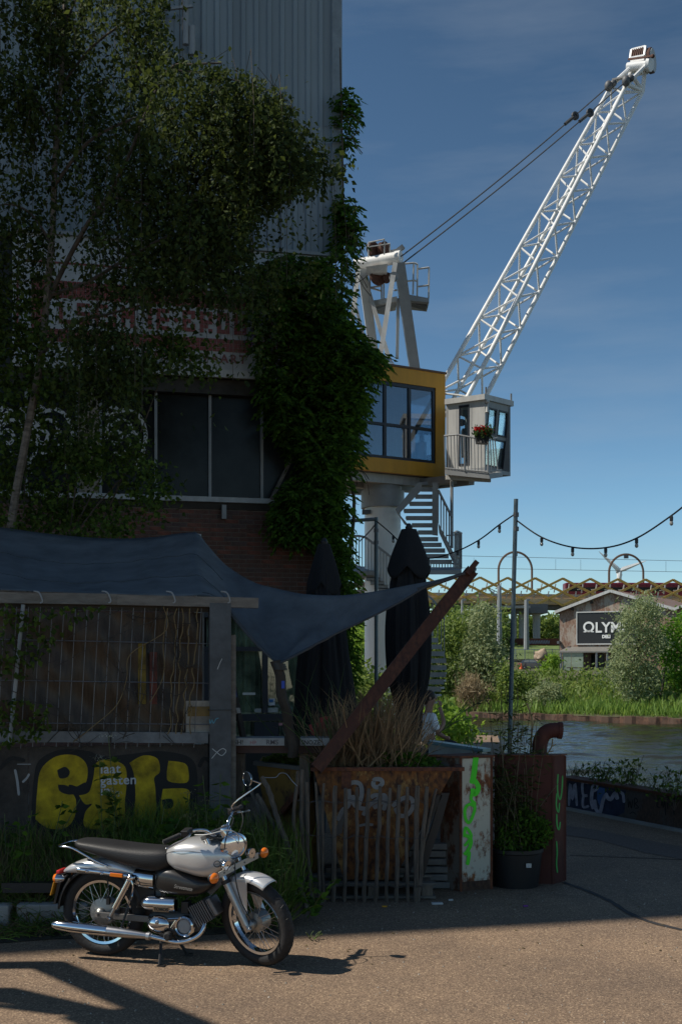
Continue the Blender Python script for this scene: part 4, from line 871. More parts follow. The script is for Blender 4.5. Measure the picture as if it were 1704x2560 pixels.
# red flowers on the balcony rail
fb = thing('flower_box', 'black flower box with red geraniums on the cab balcony rail', 'flower box', CZ(1190, 1785, 27.85*KC))
mb = MB(); a = [CZ(1148, 1785, 27.8*KC), CZ(1238, 1790, 27.6*KC), CZ(1255, 1722, 27.6*KC), CZ(1135, 1712, 27.8*KC)]; mb.loft([[p+Vector((0, .22, 0)) for p in a], a]); obj('box', mb, M_['black'], fb)
n = 420; c0, c1 = np.array(CZ(1130, 1700, 27.8*KC)), np.array(CZ(1265, 1695, 27.6*KC)); t_ = RNG.uniform(0, 1, (n, 1)); p = c0+(c1-c0)*t_+RNG.normal(0, 1, (n, 3))*np.array([.03, .08, .06])
v, f = leafmesh(p, RNG.normal(size=(n, 3))+np.array([0, 0, .4]), .07, .05); npobj('leaves', v, f, leafmat('geranium_leaf', (.02, .05, .012), (.06, .11, .03)), fb, kind='stuff')
for x, y in ((1140, 1672), (1165, 1678), (1185, 1690), (1215, 1668), (1222, 1680), (1250, 1690), (1262, 1688), (1210, 1705), (1175, 1668)):
    p = np.array(CZ(x, y, 27.65*KC))+RNG.normal(0, .025, (26, 3)); v, f = leafmesh(p, RNG.normal(size=(26, 3)), .045, .04); npobj('flower', v, f, leafmat('red_petal', (.45, .015, .01), (.75, .03, .02), .2) if 'red_petal' not in bpy.data.materials else bpy.data.materials['red_petal'], fb)
# ================================================================ THE BUILDING ON THE LEFT
th = math.atan(.23); bt = Vector((math.cos(th), math.sin(th), 0)); bn = Vector((math.sin(th), -math.cos(th), 0)); BC = Vector((-.02, 18.5, 0))
def F(s_, z, off=0): return BC+bt*s_+bn*off+Z*z
def fp(x, y, off=0): p = hit(x*K, y*K, BC+bn*off, bn); return (p-BC).dot(bt), p.z
BFR = frame(bt, -bn, Z); HB = 21.3; SL = -27.0; BDEP = 6.5
bld = thing('industrial_building', 'tall dark corrugated building with a mosaic sign, overgrown', 'building', F(-5, 0))
def fbox(name, s0, s1, za, zb, o0, o1, m, par=None, **k):
    mb = MB(); mb.box(F((s0+s1)/2, (za+zb)/2, (o0+o1)/2), (abs(s1-s0), abs(o1-o0), abs(zb-za)), BFR); return obj(name, mb, m, par or bld, **k)
z_clad = fp(760, 592)[1]; z_sill = fp(600, 1152)[1]; z_win1 = fp(480, 905)[1]; z_sb = fp(590, 862)[1]
mort = mat('mortar', (.20, .18, .165), .9, var=.15)
clad = mat('blue_grey_cladding', (.235, .275, .30), .55, var=.10, scale=.8, stretch=(3, 3, .25), spec=.3)
# body: a solid box behind everything, left and back
mb = MB(); mb.hexa([F(SL, 0, -BDEP), F(-.06, 0, -BDEP), F(-.06, 0, -.30), F(SL, 0, -.30)], [F(SL, HB, -BDEP), F(-.06, HB, -BDEP), F(-.06, HB, -.30), F(SL, HB, -.30)])
obj('core', mb, M_['conc'], bld)
wg0, wg1 = -45.0, -13.0      # unseen wing added past the left edge to cast the wide shade
wy = lambda x: 12.19+.23*x+.10
mb = MB(); wq = [Vector((wg0, wy(wg0), 0)), Vector((wg1, wy(wg1), 0)), Vector((wg1, 15.3, 0)), Vector((wg0, 10, 0))]; mb.hexa(wq, [p+Z*21.3 for p in wq]); obj('shade_wing', mb, clad, bld)
fbox('roof_edge', SL, .05, HB, HB+.15, -BDEP, .1, M_['dgrey'])
# corrugated sheets, four ribs each
rib = .21; shw = rib*4; prof = [(0, 0), (.055, .0), (.075, .038), (.135, .038), (.155, 0), (.21, 0)]
mb = MB(); ctl = []
for k in range(4): ctl += [(k*rib+a, b_) for a, b_ in prof[:-1]]
ctl.append((shw, 0))
def sheet_mesh(s0, par, z0=z_clad, z1=HB-.01):
    mb = MB(); vs = []
    for a, b_ in ctl: vs += [F(s0+a, z0, -.02+b_), F(s0+a, z1, -.02+b_)]
    mb.add(vs, [(2*i, 2*i+2, 2*i+3, 2*i+1) for i in range(len(ctl)-1)])
    mb.add([F(s0+ctl[0][0], z0, -.02), F(s0+shw, z0, -.02), F(s0+shw, z0, -.27), F(s0, z0, -.27)], [(0, 1, 2, 3)])
    return obj('cladding_sheet', mb, clad, par)
for k in range(17): sheet_mesh(-(k+1)*shw, bld)
fbox('cladding', SL, -17*shw, z_clad, HB-.01, -.2, -.01, clad)
fbox('corner_trim', -.14, .03, z_clad-.02, HB, -.06, .045, mat('trim_grey', (.22, .25, .27), .5), bevel=.01)
mb = MB()
for zz in np.arange(z_clad+.4, 14, 1.9):
    for k in range(1, 40, 2):
        if random.random() < .5: mb.ball(F(-k*rib+.105, zz+random.uniform(-.05, .05), .025), .018, nu=6, nv=4)
obj('cladding_screw', mb, M_['black'], bld, kind='stuff')
# downpipe and bracket up left
s_, z_ = fp(425, 60); mb = MB(); mb.tube([F(s_, z_+.6, .2), F(s_, z_-.4, .2)], .05, 8); mb.bar(F(s_-.6, z_+.1, .1), F(s_+.1, z_+.16, .3), .04); mb.tube([F(s_+.1, z_-.1, .2), F(s_+.1, z_-.55, .2)], .05, 8); obj('downpipe', mb, M_['mgrey'], bld)
# dark bays below: window band, wall behind
fbox('window_backing', -16, -.06, z_sill-.05, z_clad, -.30, -.22, M_['black'])
# ---- mosaic sign
s0, _ = fp(30, 640); s1 = -.2
zt_, zb_ = fp(40, 594, .12)[1]-.02, fp(590, 856, .12)[1]
z1s = z_clad-.04
sg = thing('mosaic_sign', 'long white sign with rust-red mosaic letters half hidden by leaves', 'sign', F(-3, zb_, .15))
mb = MB(); mb.box(F((s0+s1)/2, (z1s+zb_)/2, .06), (s1-s0, .1, z1s-zb_), BFR); obj('board', mb, mat('sign_white_weathered', (.46, .47, .47), .7, var=.14, scale=2), sg)
mb = MB(); mb.bar(F(s0, zb_-.06, .12), F(s1, zb_-.06, .12), .07, .12); obj('lower_rail', mb, M_['lgrey'], sg)
mb = MB(); mb.bar(F(s0, z1s+.03, .12), F(s1, z1s+.03, .12), .08, .05); obj('upper_rail', mb, M_['mgrey'], sg)
tile_m = mat('red_tile', (.24, .062, .052), .45, var=.3, scale=12)
ti = .060; pit = .0672
def sgp(zx, zy): return fp(zx/2.24/K, (640+zy/2.24)/K, .115)     # from the sign's zoom
S0, Zt0 = sgp(176, 125); zlt, zlb = sgp(1010, 268)[1], sgp(1010, 415)[1]
tiles = []
nx = int((s1-.35-S0)/pit)
zmid_top = Zt0
# band above, band below, column at left, letters between
for r_ in range(4):
    for i in range(nx): tiles.append((i, r_))
FONT = {'B': ["111", "101", "110", "101", "111"], 'R': ["111", "101", "111", "110", "101"], 'O': ["111", "101", "101", "101", "111"], 'U': ["101", "101", "101", "101", "111"], 'W': ["101", "101", "101", "111", "111"],
        'E': ["111", "100", "111", "100", "111"], 'D': ["110", "101", "101", "101", "110"], 'S': ["111", "100", "111", "001", "111"], 'L': ["100", "100", "100", "100", "111"], 'T': ["111", "010", "010", "010", "010"], 'N': ["101", "111", "111", "101", "101"], 'I': ["1", "1", "1", "1", "1"], '.': ["0", "0", "1", "0", "0"], 'A': ["111", "101", "111", "101", "101"], ' ': ["0"]*5}
row0 = 4; x = 0
sB = sgp(1020, 300)[0]; iB = int(round((sB-S0)/pit))
word = "BROU"; x = iB
for ch in word:
    g = FONT[ch]
    for r_, line in enumerate(g):
        for c_, q in enumerate(line):
            if q == '1': tiles.append((x+c_, row0+r_+.8))
    x += len(g[0])+1
x = iB
for ch in ".EI NIESL I":
    g = FONT[ch]; x -= len(g[0])+1
    for r_, line in enumerate(g):
        for c_, q in enumerate(line):
            if q == '1' and x+c_ > 3: tiles.append((x+c_, row0+r_+.8))
for r_ in range(4, 14):
    for i in range(3): tiles.append((i, r_))
for r_ in range(11, 14):
    for i in range(3, nx): tiles.append((i, r_))
vis = []
for i, r_ in tiles:
    p = F(S0+(i+.5)*pit, Zt0-(r_+.5)*pit, .115)
    vis.append((p, i, r_))
def tilebox(mb, p): mb.box(p, (ti, .016, ti), BFR)
big = [v for v in vis if v[2] >= 4 and v[1] > iB-22] 
big = big[:300]; bs = set(id(v) for v in big)
mb0 = MB(); mb0.box((0, 0, 0), (ti, .016, ti), BFR); me0 = None
for v in big:
    if me0 is None:
        o = obj('tile', MB().box(v[0], (ti, .016, ti), BFR), tile_m, sg); me0 = o; p0 = v[0]
    else:
        o = share(me0, 'tile', sg, ORG[sg]+(v[0]-p0))
mb = MB()
for v in vis:
    if id(v) not in bs: tilebox(mb, v[0])
obj('tile_field', mb, tile_m, sg, kind='stuff')
mb = MB()
for zz, k in ((Zt0+.27, 0),): mb.box(F((S0-.2+s1)/2, zz, .115), (s1-S0, .012, .03), BFR)
mb.box(F(S0-.2, (Zt0+zb_+.3)/2, .115), (.03, .012, Zt0-zb_-.2), BFR); obj('border_line', mb, tile_m, sg)
sv_, zv_ = sgp(1378, 604)
fr_ = mat('faded_red', (.24, .10, .095), .7); xr_ = sv_
for wd in ('VAART', 'DE', 'AAN'):
    tm = text(wd, .185, lambda a, b_, o: (a, b_, o), .004, .004, 1.32); tw_ = max(p[0] for p in tm.v)
    tm.v = [F(xr_-tw_+p[0], zv_+p[1], .114+p[2]) for p in tm.v]; obj('lettering', tm, fr_, sg); xr_ -= tw_+.11
# ---- band of windows
ws = [fp(x, 1030)[0] for x in (-160, -40, 60, 178, 232, 360, 485, 605, 725, 790)]
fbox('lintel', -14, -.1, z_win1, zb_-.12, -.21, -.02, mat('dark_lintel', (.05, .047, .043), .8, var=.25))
gl = M_['dglass']
for i in range(len(ws)-1):
    if i == 3: fbox('beige_panel', ws[3]+.03, ws[4]-.03, z_sill+.04, z_win1-.01, -.2, -.08, mat('beige_board', (.26, .22, .17), .8)); continue
    fbox('window_pane', ws[i]+.02, ws[i+1]-.02, z_sill+.04, z_win1-.01, -.20, -.17, gl)
for i, s_ in enumerate(ws): fbox('window_bar', s_-.022, s_+.022, z_sill+.035, z_win1-.005, -.19, -.10, M_['mgrey'])
fbox('window_sill', -14, -.45, z_sill-.05, z_sill+.03, -.2, .07, mat('pale_sill', (.42, .43, .43), .6))
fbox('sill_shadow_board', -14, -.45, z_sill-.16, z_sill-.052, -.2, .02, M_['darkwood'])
s_, z_ = fp(513, 1178); fbox('wall_bracket', s_-.03, s_+.04, z_-.12, z_+.1, -.08, .12, M_['mgrey'])
# white graffiti faces on the panes
mb = MB(); PG = lambda a, b_, o: F(*fp(a, b_), -.165+o*.001)
gk = 0
for x0 in (245, -5, 75):
    for st_ in ([(0, 1010), (4, 965), (20, 945), (45, 938)], [(50, 935), (70, 945), (85, 965), (92, 1000), (84, 1040), (72, 1060), (78, 1085)], [(10, 975), (30, 962), (52, 968), (60, 985)], [(6, 1000), (20, 985), (35, 995), (28, 1015), (12, 1012)], [(48, 1005), (62, 990), (76, 1000), (72, 1020), (54, 1018)], [(18, 1035), (36, 1040), (50, 1032)], [(0, 950), (15, 930), (30, 942)]):
        gk += 1; mb.ribbon([(x0+a, b_) for a, b_ in st_], 9, PG, gk)
obj('window_graffiti', mb, M_['gpaint'], bld)
mb = MB(); a, b_ = fp(622, 1150), fp(680, 1035); mb.bar(F(*a, .05), F(*b_, .05), .12, .05); obj('loose_board', mb, M_['plank'], bld)
# ---- brick wall under the sill: bricks the photo shows are pieces, the rest one field
dw0, dw1, dzt = fp(470, 1500)[0], fp(745, 1500)[0], fp(560, 1415)[1]
fbox('mortar_bed', -16, dw0, 0, z_sill-.16, -.3, -.012, mort); fbox('mortar_bed', dw0, dw1, dzt, z_sill-.16, -.3, -.0121, mort); fbox('mortar_bed', dw1, 0, 0, z_sill-.16, -.3, -.012, mort)
bw, bh, pb, ph = .222, .058, .235, .070
brick_ms = [mat('brick_'+n, c, .85, var=.22, scale=9, bump=.4, bscale=60) for n, c in (('brown', (.125, .062, .048)), ('red', (.18, .068, .048)), ('plum', (.10, .062, .056)))]
ctr_s = fp(560, 1260); cand = []
for r_ in range(int((z_sill-.17)/ph)):
    z_ = z_sill-.17-(r_+.5)*ph
    for c_ in range(0, 64):
        s_ = -(c_+.5)*pb-(pb/2 if r_ % 2 else 0)
        if dw0-.1 < s_ < dw1+.1 and z_ < dzt+.05: continue
        d_ = ((s_-ctr_s[0])/2.4)**2+((z_-ctr_s[1])/1.2)**2
        cand.append((d_, s_, z_))
cand.sort(); mes = {}
fld = MB()
for i, (d_, s_, z_) in enumerate(cand):
    j = random.choice((0, 0, 0, 1, 1, 2)); ofs = random.uniform(-.004, .004)
    p = F(s_, z_, -.012+ofs)
    if i < 300:
        if j not in mes: o = obj('brick', MB().box(p, (bw, .03, bh), BFR), brick_ms[j], bld); mes[j] = (o, p)
        else: share(mes[j][0], 'brick', bld, ORG[bld]+(p-mes[j][1]))
    elif s_ > -9.5 and z_ > .2: fld.box(p, (bw, .03, bh), BFR)
obj('brick_field', fld, brick_ms[0], bld, kind='stuff')
# ---- glazed door with curtains
dz0 = .5; gd = sub('glass_door', bld)
fbox('door_recess', dw0, dw1, 0, dzt, -.3, -.27, M_['black'])
nav = M_['navy']
def dbox(n_, x0, x1, y0, y1, o0=-.06, o1=.0, m=nav): a, b_ = fp(x0, y1), fp(x1, y0); return fbox(n_, a[0], b_[0], min(a[1], b_[1]), max(a[1], b_[1]), o0, o1, m, gd)
dbox('transom', 470, 745, 1488, 1498); dbox('mullion', 604, 616, 1499, 1640, -.06, .01); dbox('door_rail', 470, 745, 1641, 1660, -.06, .005)
dbox('door_stile', 585, 640, 1660.5, 1702, -.06, .004); dbox('door_rail', 470, 745, 1692, 1702, -.061, .003)
dbox('mullion', 470, 480, 1499, 1640); dbox('mullion', 735, 745, 1499, 1640); dbox('upper_frame', 470, 745, 1412, 1420); dbox('mullion', 604, 616, 1421, 1487)
gg = glassmat('door_glass', (.80, .85, .82), .12)
for x0, x1, y0, y1 in ((481, 603, 1499, 1640), (617, 734, 1499, 1640), (481, 603, 1421, 1487), (617, 734, 1421, 1487), (481, 584, 1661, 1691), (641, 734, 1661, 1691)): dbox('door_pane', x0, x1, y0, y1, -.035, -.028, gg)
mb = MB(); a, b_ = fp(478, 1700), fp(738, 1415); q = []
for i in range(161):
    s_ = a[0]+(b_[0]-a[0])*i/160; o_ = -.17-.035*math.sin(i*.9)-.02*math.sin(i*.37+1); q += [F(s_, a[1], o_), F(s_, b_[1], o_)]
mb.add(q, [(2*i, 2*i+2, 2*i+3, 2*i+1) for i in range(160)]); obj('curtain', mb, mat('pale_green_curtain', (.50, .55, .44), .9, var=.5, scale=2.5), gd, smooth=True)
dbox('door_notice', 558, 588, 1593, 1599, -.0275, -.025, M_['gpaint']); dbox('sticker', 610+8, 633, 1607, 1623, -.0275, -.025, mat('sticker_white', (.6, .62, .66), .5)); dbox('sticker', 619, 629, 1609, 1616, -.0245, -.023, mat('sticker_blue', (.03, .16, .42), .5))
dbox('notice', 617, 640, 1628, 1639, -.0275, -.025, mat('notice_grey', (.35, .37, .37), .6)); dbox('sticker', 641, 655, 1663, 1669, .0045, .007, mat('sticker_pink', (.55, .25, .28), .5)); dbox('notice', 586, 602, 1630, 1639, -.0275, -.025, mat('notice_grey2', (.33, .35, .35), .6))
# white junction box near the corner
s_, z_ = fp(772, 930); fbox('junction_box', s_-.16, s_+.02, z_-.14, z_+.2, .05, .2, M_['lgrey'])
# ================================================================ CLIMBERS AND THE BIRCH
L_wis = leafmat('wisteria_leaf', (.022, .058, .006), (.098, .200, .016), .42, .8)
L_birch = leafmat('birch_leaf', (.016, .030, .007), (.075, .105, .022), .35, .8)
L_shrub = leafmat('shrub_leaf', (.024, .050, .008), (.110, .170, .024), .4, .8)
def sprays(poly, n, d0, d1, leaf_n=9, L_=.10, W_=.042, up=.3):
    """pinnate sprays: a drooping stalk with leaflets either side"""
    xy = inpoly(poly, n); P = Darr(xy, RNG.uniform(d0, d1, n)); az = RNG.uniform(0, 2*math.pi, n)
    ax = np.stack([np.cos(az), np.sin(az)*.7-.5, RNG.uniform(-.9, up, n)], 1); ax /= np.linalg.norm(ax, axis=1, keepdims=True)
    pts = []; dirs = []
    sd_ = np.cross(ax, [0, 0, 1.0]); sd_ /= np.linalg.norm(sd_, axis=1, keepdims=True)+1e-9
    for k in range(leaf_n):
        t = (k//2)/(leaf_n/2); s_ = 1 if k % 2 else -1
        pts.append(P+ax*t*.24-np.array([0, 0, 1])*t*t*.10); dirs.append(sd_*s_*.8+ax*(.5+t*.6)+np.array([0, 0, -.25-.3*t]))
    return np.concatenate(pts), np.concatenate(dirs)
wis = thing('wisteria', 'large wisteria climber over the building corner and sign', 'climbing plant', F(-.6, 0, .3))
wp = [([(585, 610), (640, 578), (700, 590), (778, 600), (785, 560), (805, 560), (795, 640), (795, 720), (825, 770), (870, 820), (845, 890), (825, 960), (815, 1020), (810, 1070), (790, 1090), (740, 1090), (650, 1010), (610, 930), (590, 850), (580, 760), (560, 690)], 2300, 17.5, 18.55),
      ([(650, 1120), (720, 1060), (785, 1080), (805, 1160), (795, 1220), (808, 1320), (800, 1350), (770, 1300), (740, 1230), (690, 1250), (650, 1240), (620, 1190)], 900, 17.5, 18.4),
      ([(760, 1300), (802, 1320), (808, 1420), (818, 1500), (800, 1600), (790, 1690), (760, 1690), (750, 1400)], 560, 17.9, 18.6),
      ([(780, 470), (792, 440), (812, 490), (815, 560), (795, 600), (782, 600)], 120, 18.2, 18.6), ([(781, 195), (792, 210), (806, 240), (802, 350), (795, 380), (781, 330)], 75, 18.3, 18.7),
      ([(775, 700), (815, 750), (880, 830), (850, 870), (825, 960), (808, 1060), (780, 1060)], 420, 17.9, 18.7),
      ([(781, 200), (800, 200), (812, 235), (806, 262), (786, 262)], 26, 18.3, 18.7), ([(781, 470), (812, 475), (820, 510), (806, 545), (784, 540)], 34, 18.2, 18.6), ([(820, 795), (870, 800), (888, 835), (862, 860), (824, 850)], 46, 17.9, 18.4), ([(590, 850), (660, 880), (700, 960), (760, 1060), (720, 1090), (640, 1020), (600, 950)], 120, 17.9, 18.3)]
A_ = [sprays(*a) for a in wp]; v, f = leafmesh(np.concatenate([a[0] for a in A_]), np.concatenate([a[1] for a in A_]), .105, .045); npobj('foliage', v, f, L_wis, wis, kind='stuff')
mb = MB()
for pts in ([(790, 1690), (800, 1500), (785, 1300), (792, 1100), (800, 900), (786, 700), (788, 500), (784, 330), (782, 190), (784, 110)], [(800, 1300), (815, 1150), (790, 1000), (810, 850), (796, 700)], [(786, 1000), (830, 900), (850, 830), (830, 760)], [(700, 1100), (740, 1000), (690, 900), (640, 700)]):
    q = [D(x+random.uniform(-3, 3), y, 18.35+random.uniform(-.15, .15)) for x, y in pts]; q = sm3(q, 4); mb.tube(q, list(np.linspace(.035, .010, len(q))), 6)
for k in range(26):
    x0, y0 = random.choice(((800, 700), (795, 900), (800, 1050), (790, 550), (785, 350))); q = [D(x0, y0+random.uniform(-90, 90), 18.3)]; 
    for j in range(3): q.append(q[-1]+Vector((random.uniform(-.02, .16), random.uniform(-.1, .1), random.uniform(-.3, .25))))
    mb.tube(sm3(q, 3), .007, 4)
obj('stem', mb, M_['bark'], wis, smooth=True)
n = 150; xy = inpoly([(560, 700), (590, 690), (640, 720), (640, 830), (560, 800)], 12); mbp = []; dd = []
for p in Darr(xy, np.full(12, 17.6)):
    for j in range(30): mbp.append(p+np.array([RNG.normal(0, .03*(1-j/34)), RNG.normal(0, .03), -.012*j])); dd.append((RNG.normal(), RNG.normal(), -.6))
v, f = leafmesh(np.array(mbp), np.array(dd), .025, .02); npobj('blossom', v, f, leafmat('lilac_petal', (.10, .07, .14), (.22, .17, .28), .3), wis, kind='stuff')
# ---- weeping birch
bir = thing('birch_tree', 'weeping birch with pale trunk hanging in front of the cladding', 'tree', D(14, 1400, 14.5))
BR = [([(2, 1500, 12.6), (14, 1330, 12.6), (30, 1180, 12.6), (62, 1000, 12.6), (95, 820, 12.6), (112, 640, 12.6), (124, 480, 12.65), (128, 350, 12.7), (140, 200, 12.7), (148, 60, 12.8), (150, -90, 12.9)], .062, .025, 20),
      ([(112, 690, 12.6), (150, 610, 12.5), (205, 510, 12.3), (250, 450, 12.2), (300, 350, 12.0), (340, 250, 11.9), (390, 158, 11.8), (450, 148, 11.7), (510, 145, 11.7)], .035, .010, 55),
      ([(390, 160, 11.8), (470, 170, 11.9), (560, 190, 12), (630, 214, 12.1), (660, 232, 12.2)], .012, .005, 50),
      ([(540, 190, 12), (600, 220, 12.3), (690, 255, 12.5)], .01, .004, 45), ([(600, 330, 12.1), (660, 325, 12.2), (720, 345, 12.3), (755, 380, 12.3)], .010, .004, 50),
      ([(124, 430, 12.6), (200, 330, 12.4), (290, 280, 12.2), (400, 250, 12), (500, 260, 12), (580, 300, 12.1), (650, 350, 12.2)], .025, .006, 85),
      ([(140, 200, 12.7), (210, 110, 12.6), (290, 50, 12.5), (360, 10, 12.5), (430, -30, 12.5)], .02, .006, 45),
      ([(128, 300, 12.7), (70, 210, 12.6), (10, 160, 12.4), (-60, 170, 12.3)], .02, .006, 50), ([(118, 560, 12.6), (70, 490, 12.5), (10, 470, 12.4), (-60, 500, 12.3)], .02, .006, 30),
      ([(112, 680, 12.6), (200, 650, 12.3), (300, 590, 12.1), (400, 540, 12), (500, 540, 12), (580, 580, 12)], .03, .006, 75),
      ([(148, 60, 12.8), (200, -40, 12.8), (300, -90, 12.7), (420, -70, 12.6)], .02, .006, 45), ([(148, 40, 12.8), (90, -30, 12.7), (20, -60, 12.6)], .02, .006, 50),
      ([(205, 510, 12.3), (320, 420, 12.6), (430, 380, 12.7), (540, 390, 12.7), (640, 440, 12.6)], .02, .005, 75), ([(250, 450, 12.2), (350, 470, 12), (460, 460, 11.9), (560, 470, 11.9)], .015, .005, 50),
      ([(95, 820, 12.6), (160, 750, 12.4), (260, 720, 12.2), (380, 690, 12.1), (480, 690, 12.1)], .025, .006, 60), ([(128, 350, 12.7), (180, 230, 12.9), (250, 180, 13), (330, 190, 13)], .015, .005, 35)]
mb = MB(); mb2 = MB(); P = []; DR = []
for i, (pts, ra, rb, ns) in enumerate(BR):
    q = sm3([D(p[0], p[1], p[2]+1.9) for p in pts], 5); (mb if i == 0 else mb2).tube(q, list(np.linspace(ra, rb, len(q))), 8 if i < 2 else 5)
    if i in (0,): lo = .45
    else: lo = .25
    for k in range(int(ns*1.5)):
        t = random.uniform(lo, 1)*(len(q)-1); a = q[int(t)].copy(); dx = Vector((random.gauss(0, .14), random.gauss(0, .38), random.gauss(.0, .06))); a += dx
        l = random.uniform(.45, 1.9)*(1 if i not in (2, 3, 4) else .95); m = int(l/.0235)
        if k % 9 == 0: mb2.tube([a-dx, a+Vector((0, 0, .02)), a+Vector((dx.x*.3, dx.y*.2, -l*.5)), a+Vector((dx.x*.35, dx.y*.2, -l))], .0035, 3)
        cx, cy = random.gauss(0, .11), random.gauss(0, .08)
        for j in range(m):
            u = j/m; gs_ = .11 if random.random() < .3 else .035; P.append((a.x+dx.x*.35*u+cx*u+.05*math.sin(3.5*u+k)*u+random.gauss(0, gs_), a.y+dx.y*.3*u+cy*u+random.gauss(0, .05), a.z-l*u)); DR.append((random.gauss(0, .7), random.gauss(0, .7), random.uniform(-1.2, -.2)))
obj('trunk', mb, M_['birch'], bir, smooth=True); obj('branches', mb2, M_['bark'], bir, smooth=True, kind='stuff')
P = np.array(P); DR = np.array(DR)
def keep_out(P, poly, prob):          # open places of the crown through which wall and sign show
    px = ((P[:, 0]/P[:, 1])*FPX+852)/K+RNG.normal(0, 14, len(P)); py = (HZ-(P[:, 2]-CAMH)/P[:, 1]*FPX)/K+RNG.normal(0, 16, len(P)); c = np.zeros(len(P), bool); j = len(poly)-1
    for i in range(len(poly)):
        a, b_ = poly[i], poly[j]
        if a[1] != b_[1]: c ^= ((a[1] > py) != (b_[1] > py)) & (px < (b_[0]-a[0])*(py-a[1])/(b_[1]-a[1])+a[0])
        j = i
    return ~(c & (RNG.uniform(0, 1, len(P)) < prob))
km = np.ones(len(P), bool)
for poly, prob in (([(385, -40), (830, -40), (830, 380), (765, 375), (715, 290), (640, 210), (560, 165), (500, 136), (400, 138), (375, 70)], .985), ([(600, 480), (690, 445), (770, 405), (830, 420), (830, 620), (590, 620), (575, 560)], .93),
                   ([(240, 700), (420, 690), (590, 720), (600, 870), (470, 860), (300, 790)], .93), ([(350, 870), (620, 860), (620, 1160), (400, 1160), (330, 1040)], .97), ([(60, 640), (240, 650), (260, 740), (60, 740)], .6), ([(240, 60), (300, 40), (300, 330), (250, 330)], .5), ([(0, 330), (110, 300), (110, 420), (0, 420)], .5)): km &= keep_out(P, poly, prob)
P = P[km]; DR = DR[km]
v, f = leafmesh(P, DR, .063, .045, .65); npobj('crown', v, f, L_birch, bir, kind='stuff')
# leafy shrub below it
shb = thing('shrub', 'dense leafy shrub around the birch trunk at the left edge', 'shrub', D(150, 1400, 14.8))
for_poly = [([(-40, 660), (60, 680), (95, 650), (130, 690), (130, 800), (200, 780), (330, 760), (420, 775), (490, 825), (470, 870), (360, 880), (250, 930), (200, 960), (60, 930), (-40, 1000)], 5600, 14.3, 15.2),
            ([(-40, 960), (60, 920), (170, 1000), (250, 960), (300, 1010), (360, 1060), (405, 1120), (390, 1170), (340, 1240), (200, 1240), (0, 1230), (-40, 1200)], 6600, 14.3, 15.6)]
PT = []; 
for poly, n, d0, d1 in for_poly:
    nc = n//45; c = Darr(inpoly(poly, nc), RNG.uniform(d0, d1, nc)); idx = RNG.integers(0, nc, n); PT.append(c[idx]+RNG.normal(0, 1, (n, 3))*np.array([.115, .14, .10]))
PT = np.concatenate(PT); v, f = leafmesh(PT, RNG.normal(size=PT.shape)+np.array([0, -.2, -.5]), .070, .052); npobj('crown', v, f, L_shrub, shb, kind='stuff')
mb = MB()
for k in range(14):
    a = D(random.uniform(60, 240), 1420, 14.9); b_ = Vector(PT[random.randrange(len(PT))]); mb.tube(sm3([a, a.lerp(b_, .5)+Vector((random.gauss(0, .1), 0, .1)), b_], 4), [.014, .014, .014, .012, .01, .01, .008, .006, .004], 5)
obj('stem', mb, M_['bark'], shb, smooth=True)
# ================================================================ THE TERRACE: FENCE, TARP, BEAMS
KN = math.tan(R(11)); ft = Vector((math.cos(R(11)), math.sin(R(11)), 0)); fnn = Vector((math.sin(R(11)), -math.cos(R(11)), 0))
FO = W(549, 1650, 10.8); FO.z = 0           # foot of the steel post
def FP(s_, z, off=0): return FO+ft*s_+fnn*off+Z*z
def fxy(x, y, off=0): p = hit(x*K, y*K, FO+fnn*off, fnn); return (p-FO).dot(ft), p.z
FFR = frame(ft, -fnn, Z)
def pbox(name, s0, s1, za, zb, o0, o1, m, par, **k):
    mb = MB(); mb.box(FP((s0+s1)/2, (za+zb)/2, (o0+o1)/2), (abs(s1-s0), abs(o1-o0), abs(zb-za)), FFR); return obj(name, mb, m, par, **k)
# steel I-section post
post = thing('steel_post', 'upright grey steel I-beam post at the end of the mesh fence', 'post', FP(0, 0))
zt = fxy(505, 1388)[1]
pm = mat('dull_steel', (.075, .083, .092), .55, .35, var=.22, scale=6, bump=.1)
pbox('flange', -.10, .10, 0, zt, .075, .09, pm, post); pbox('flange', -.10, .10, 0, zt, -.09, -.075, pm, post); pbox('web', -.006, .006, 0, zt, -.075, .075, pm, post)
pbox('side_board', .103, .15, .7, zt-.3, -.06, .05, M_['plank'], post)
mb = MB(); PGp = lambda a, b_, o: FP(*fxy(a, b_, .091), .0915+o*.001)
mb.ribbon([(482, 1655), (484, 1664), (488, 1656), (491, 1664), (497, 1654), (503, 1652)], 2.2, PGp, 1); obj('tag_scrawl', mb, mat('blue_marker', (.08, .25, .33), .7), post)
mb = MB(); mb.ribbon([(487, 1745), (500, 1730), (512, 1722), (520, 1728), (510, 1738), (498, 1730), (488, 1722)], 1.6, PGp, 2); mb.ribbon([(500, 1540), (506, 1525), (511, 1515)], 1.5, PGp, 3); obj('tag_scrawl', mb, M_['gpaint'], post)
for z_ in (1.75, .9):
    mb = MB(); mb.tube([FP(-.11, z_, .1), FP(.11, z_, .1), FP(.11, z_, -.1), FP(-.11, z_, -.1)], .004, 5, closed=True); obj('binding_wire', mb, M_['rope'], post)
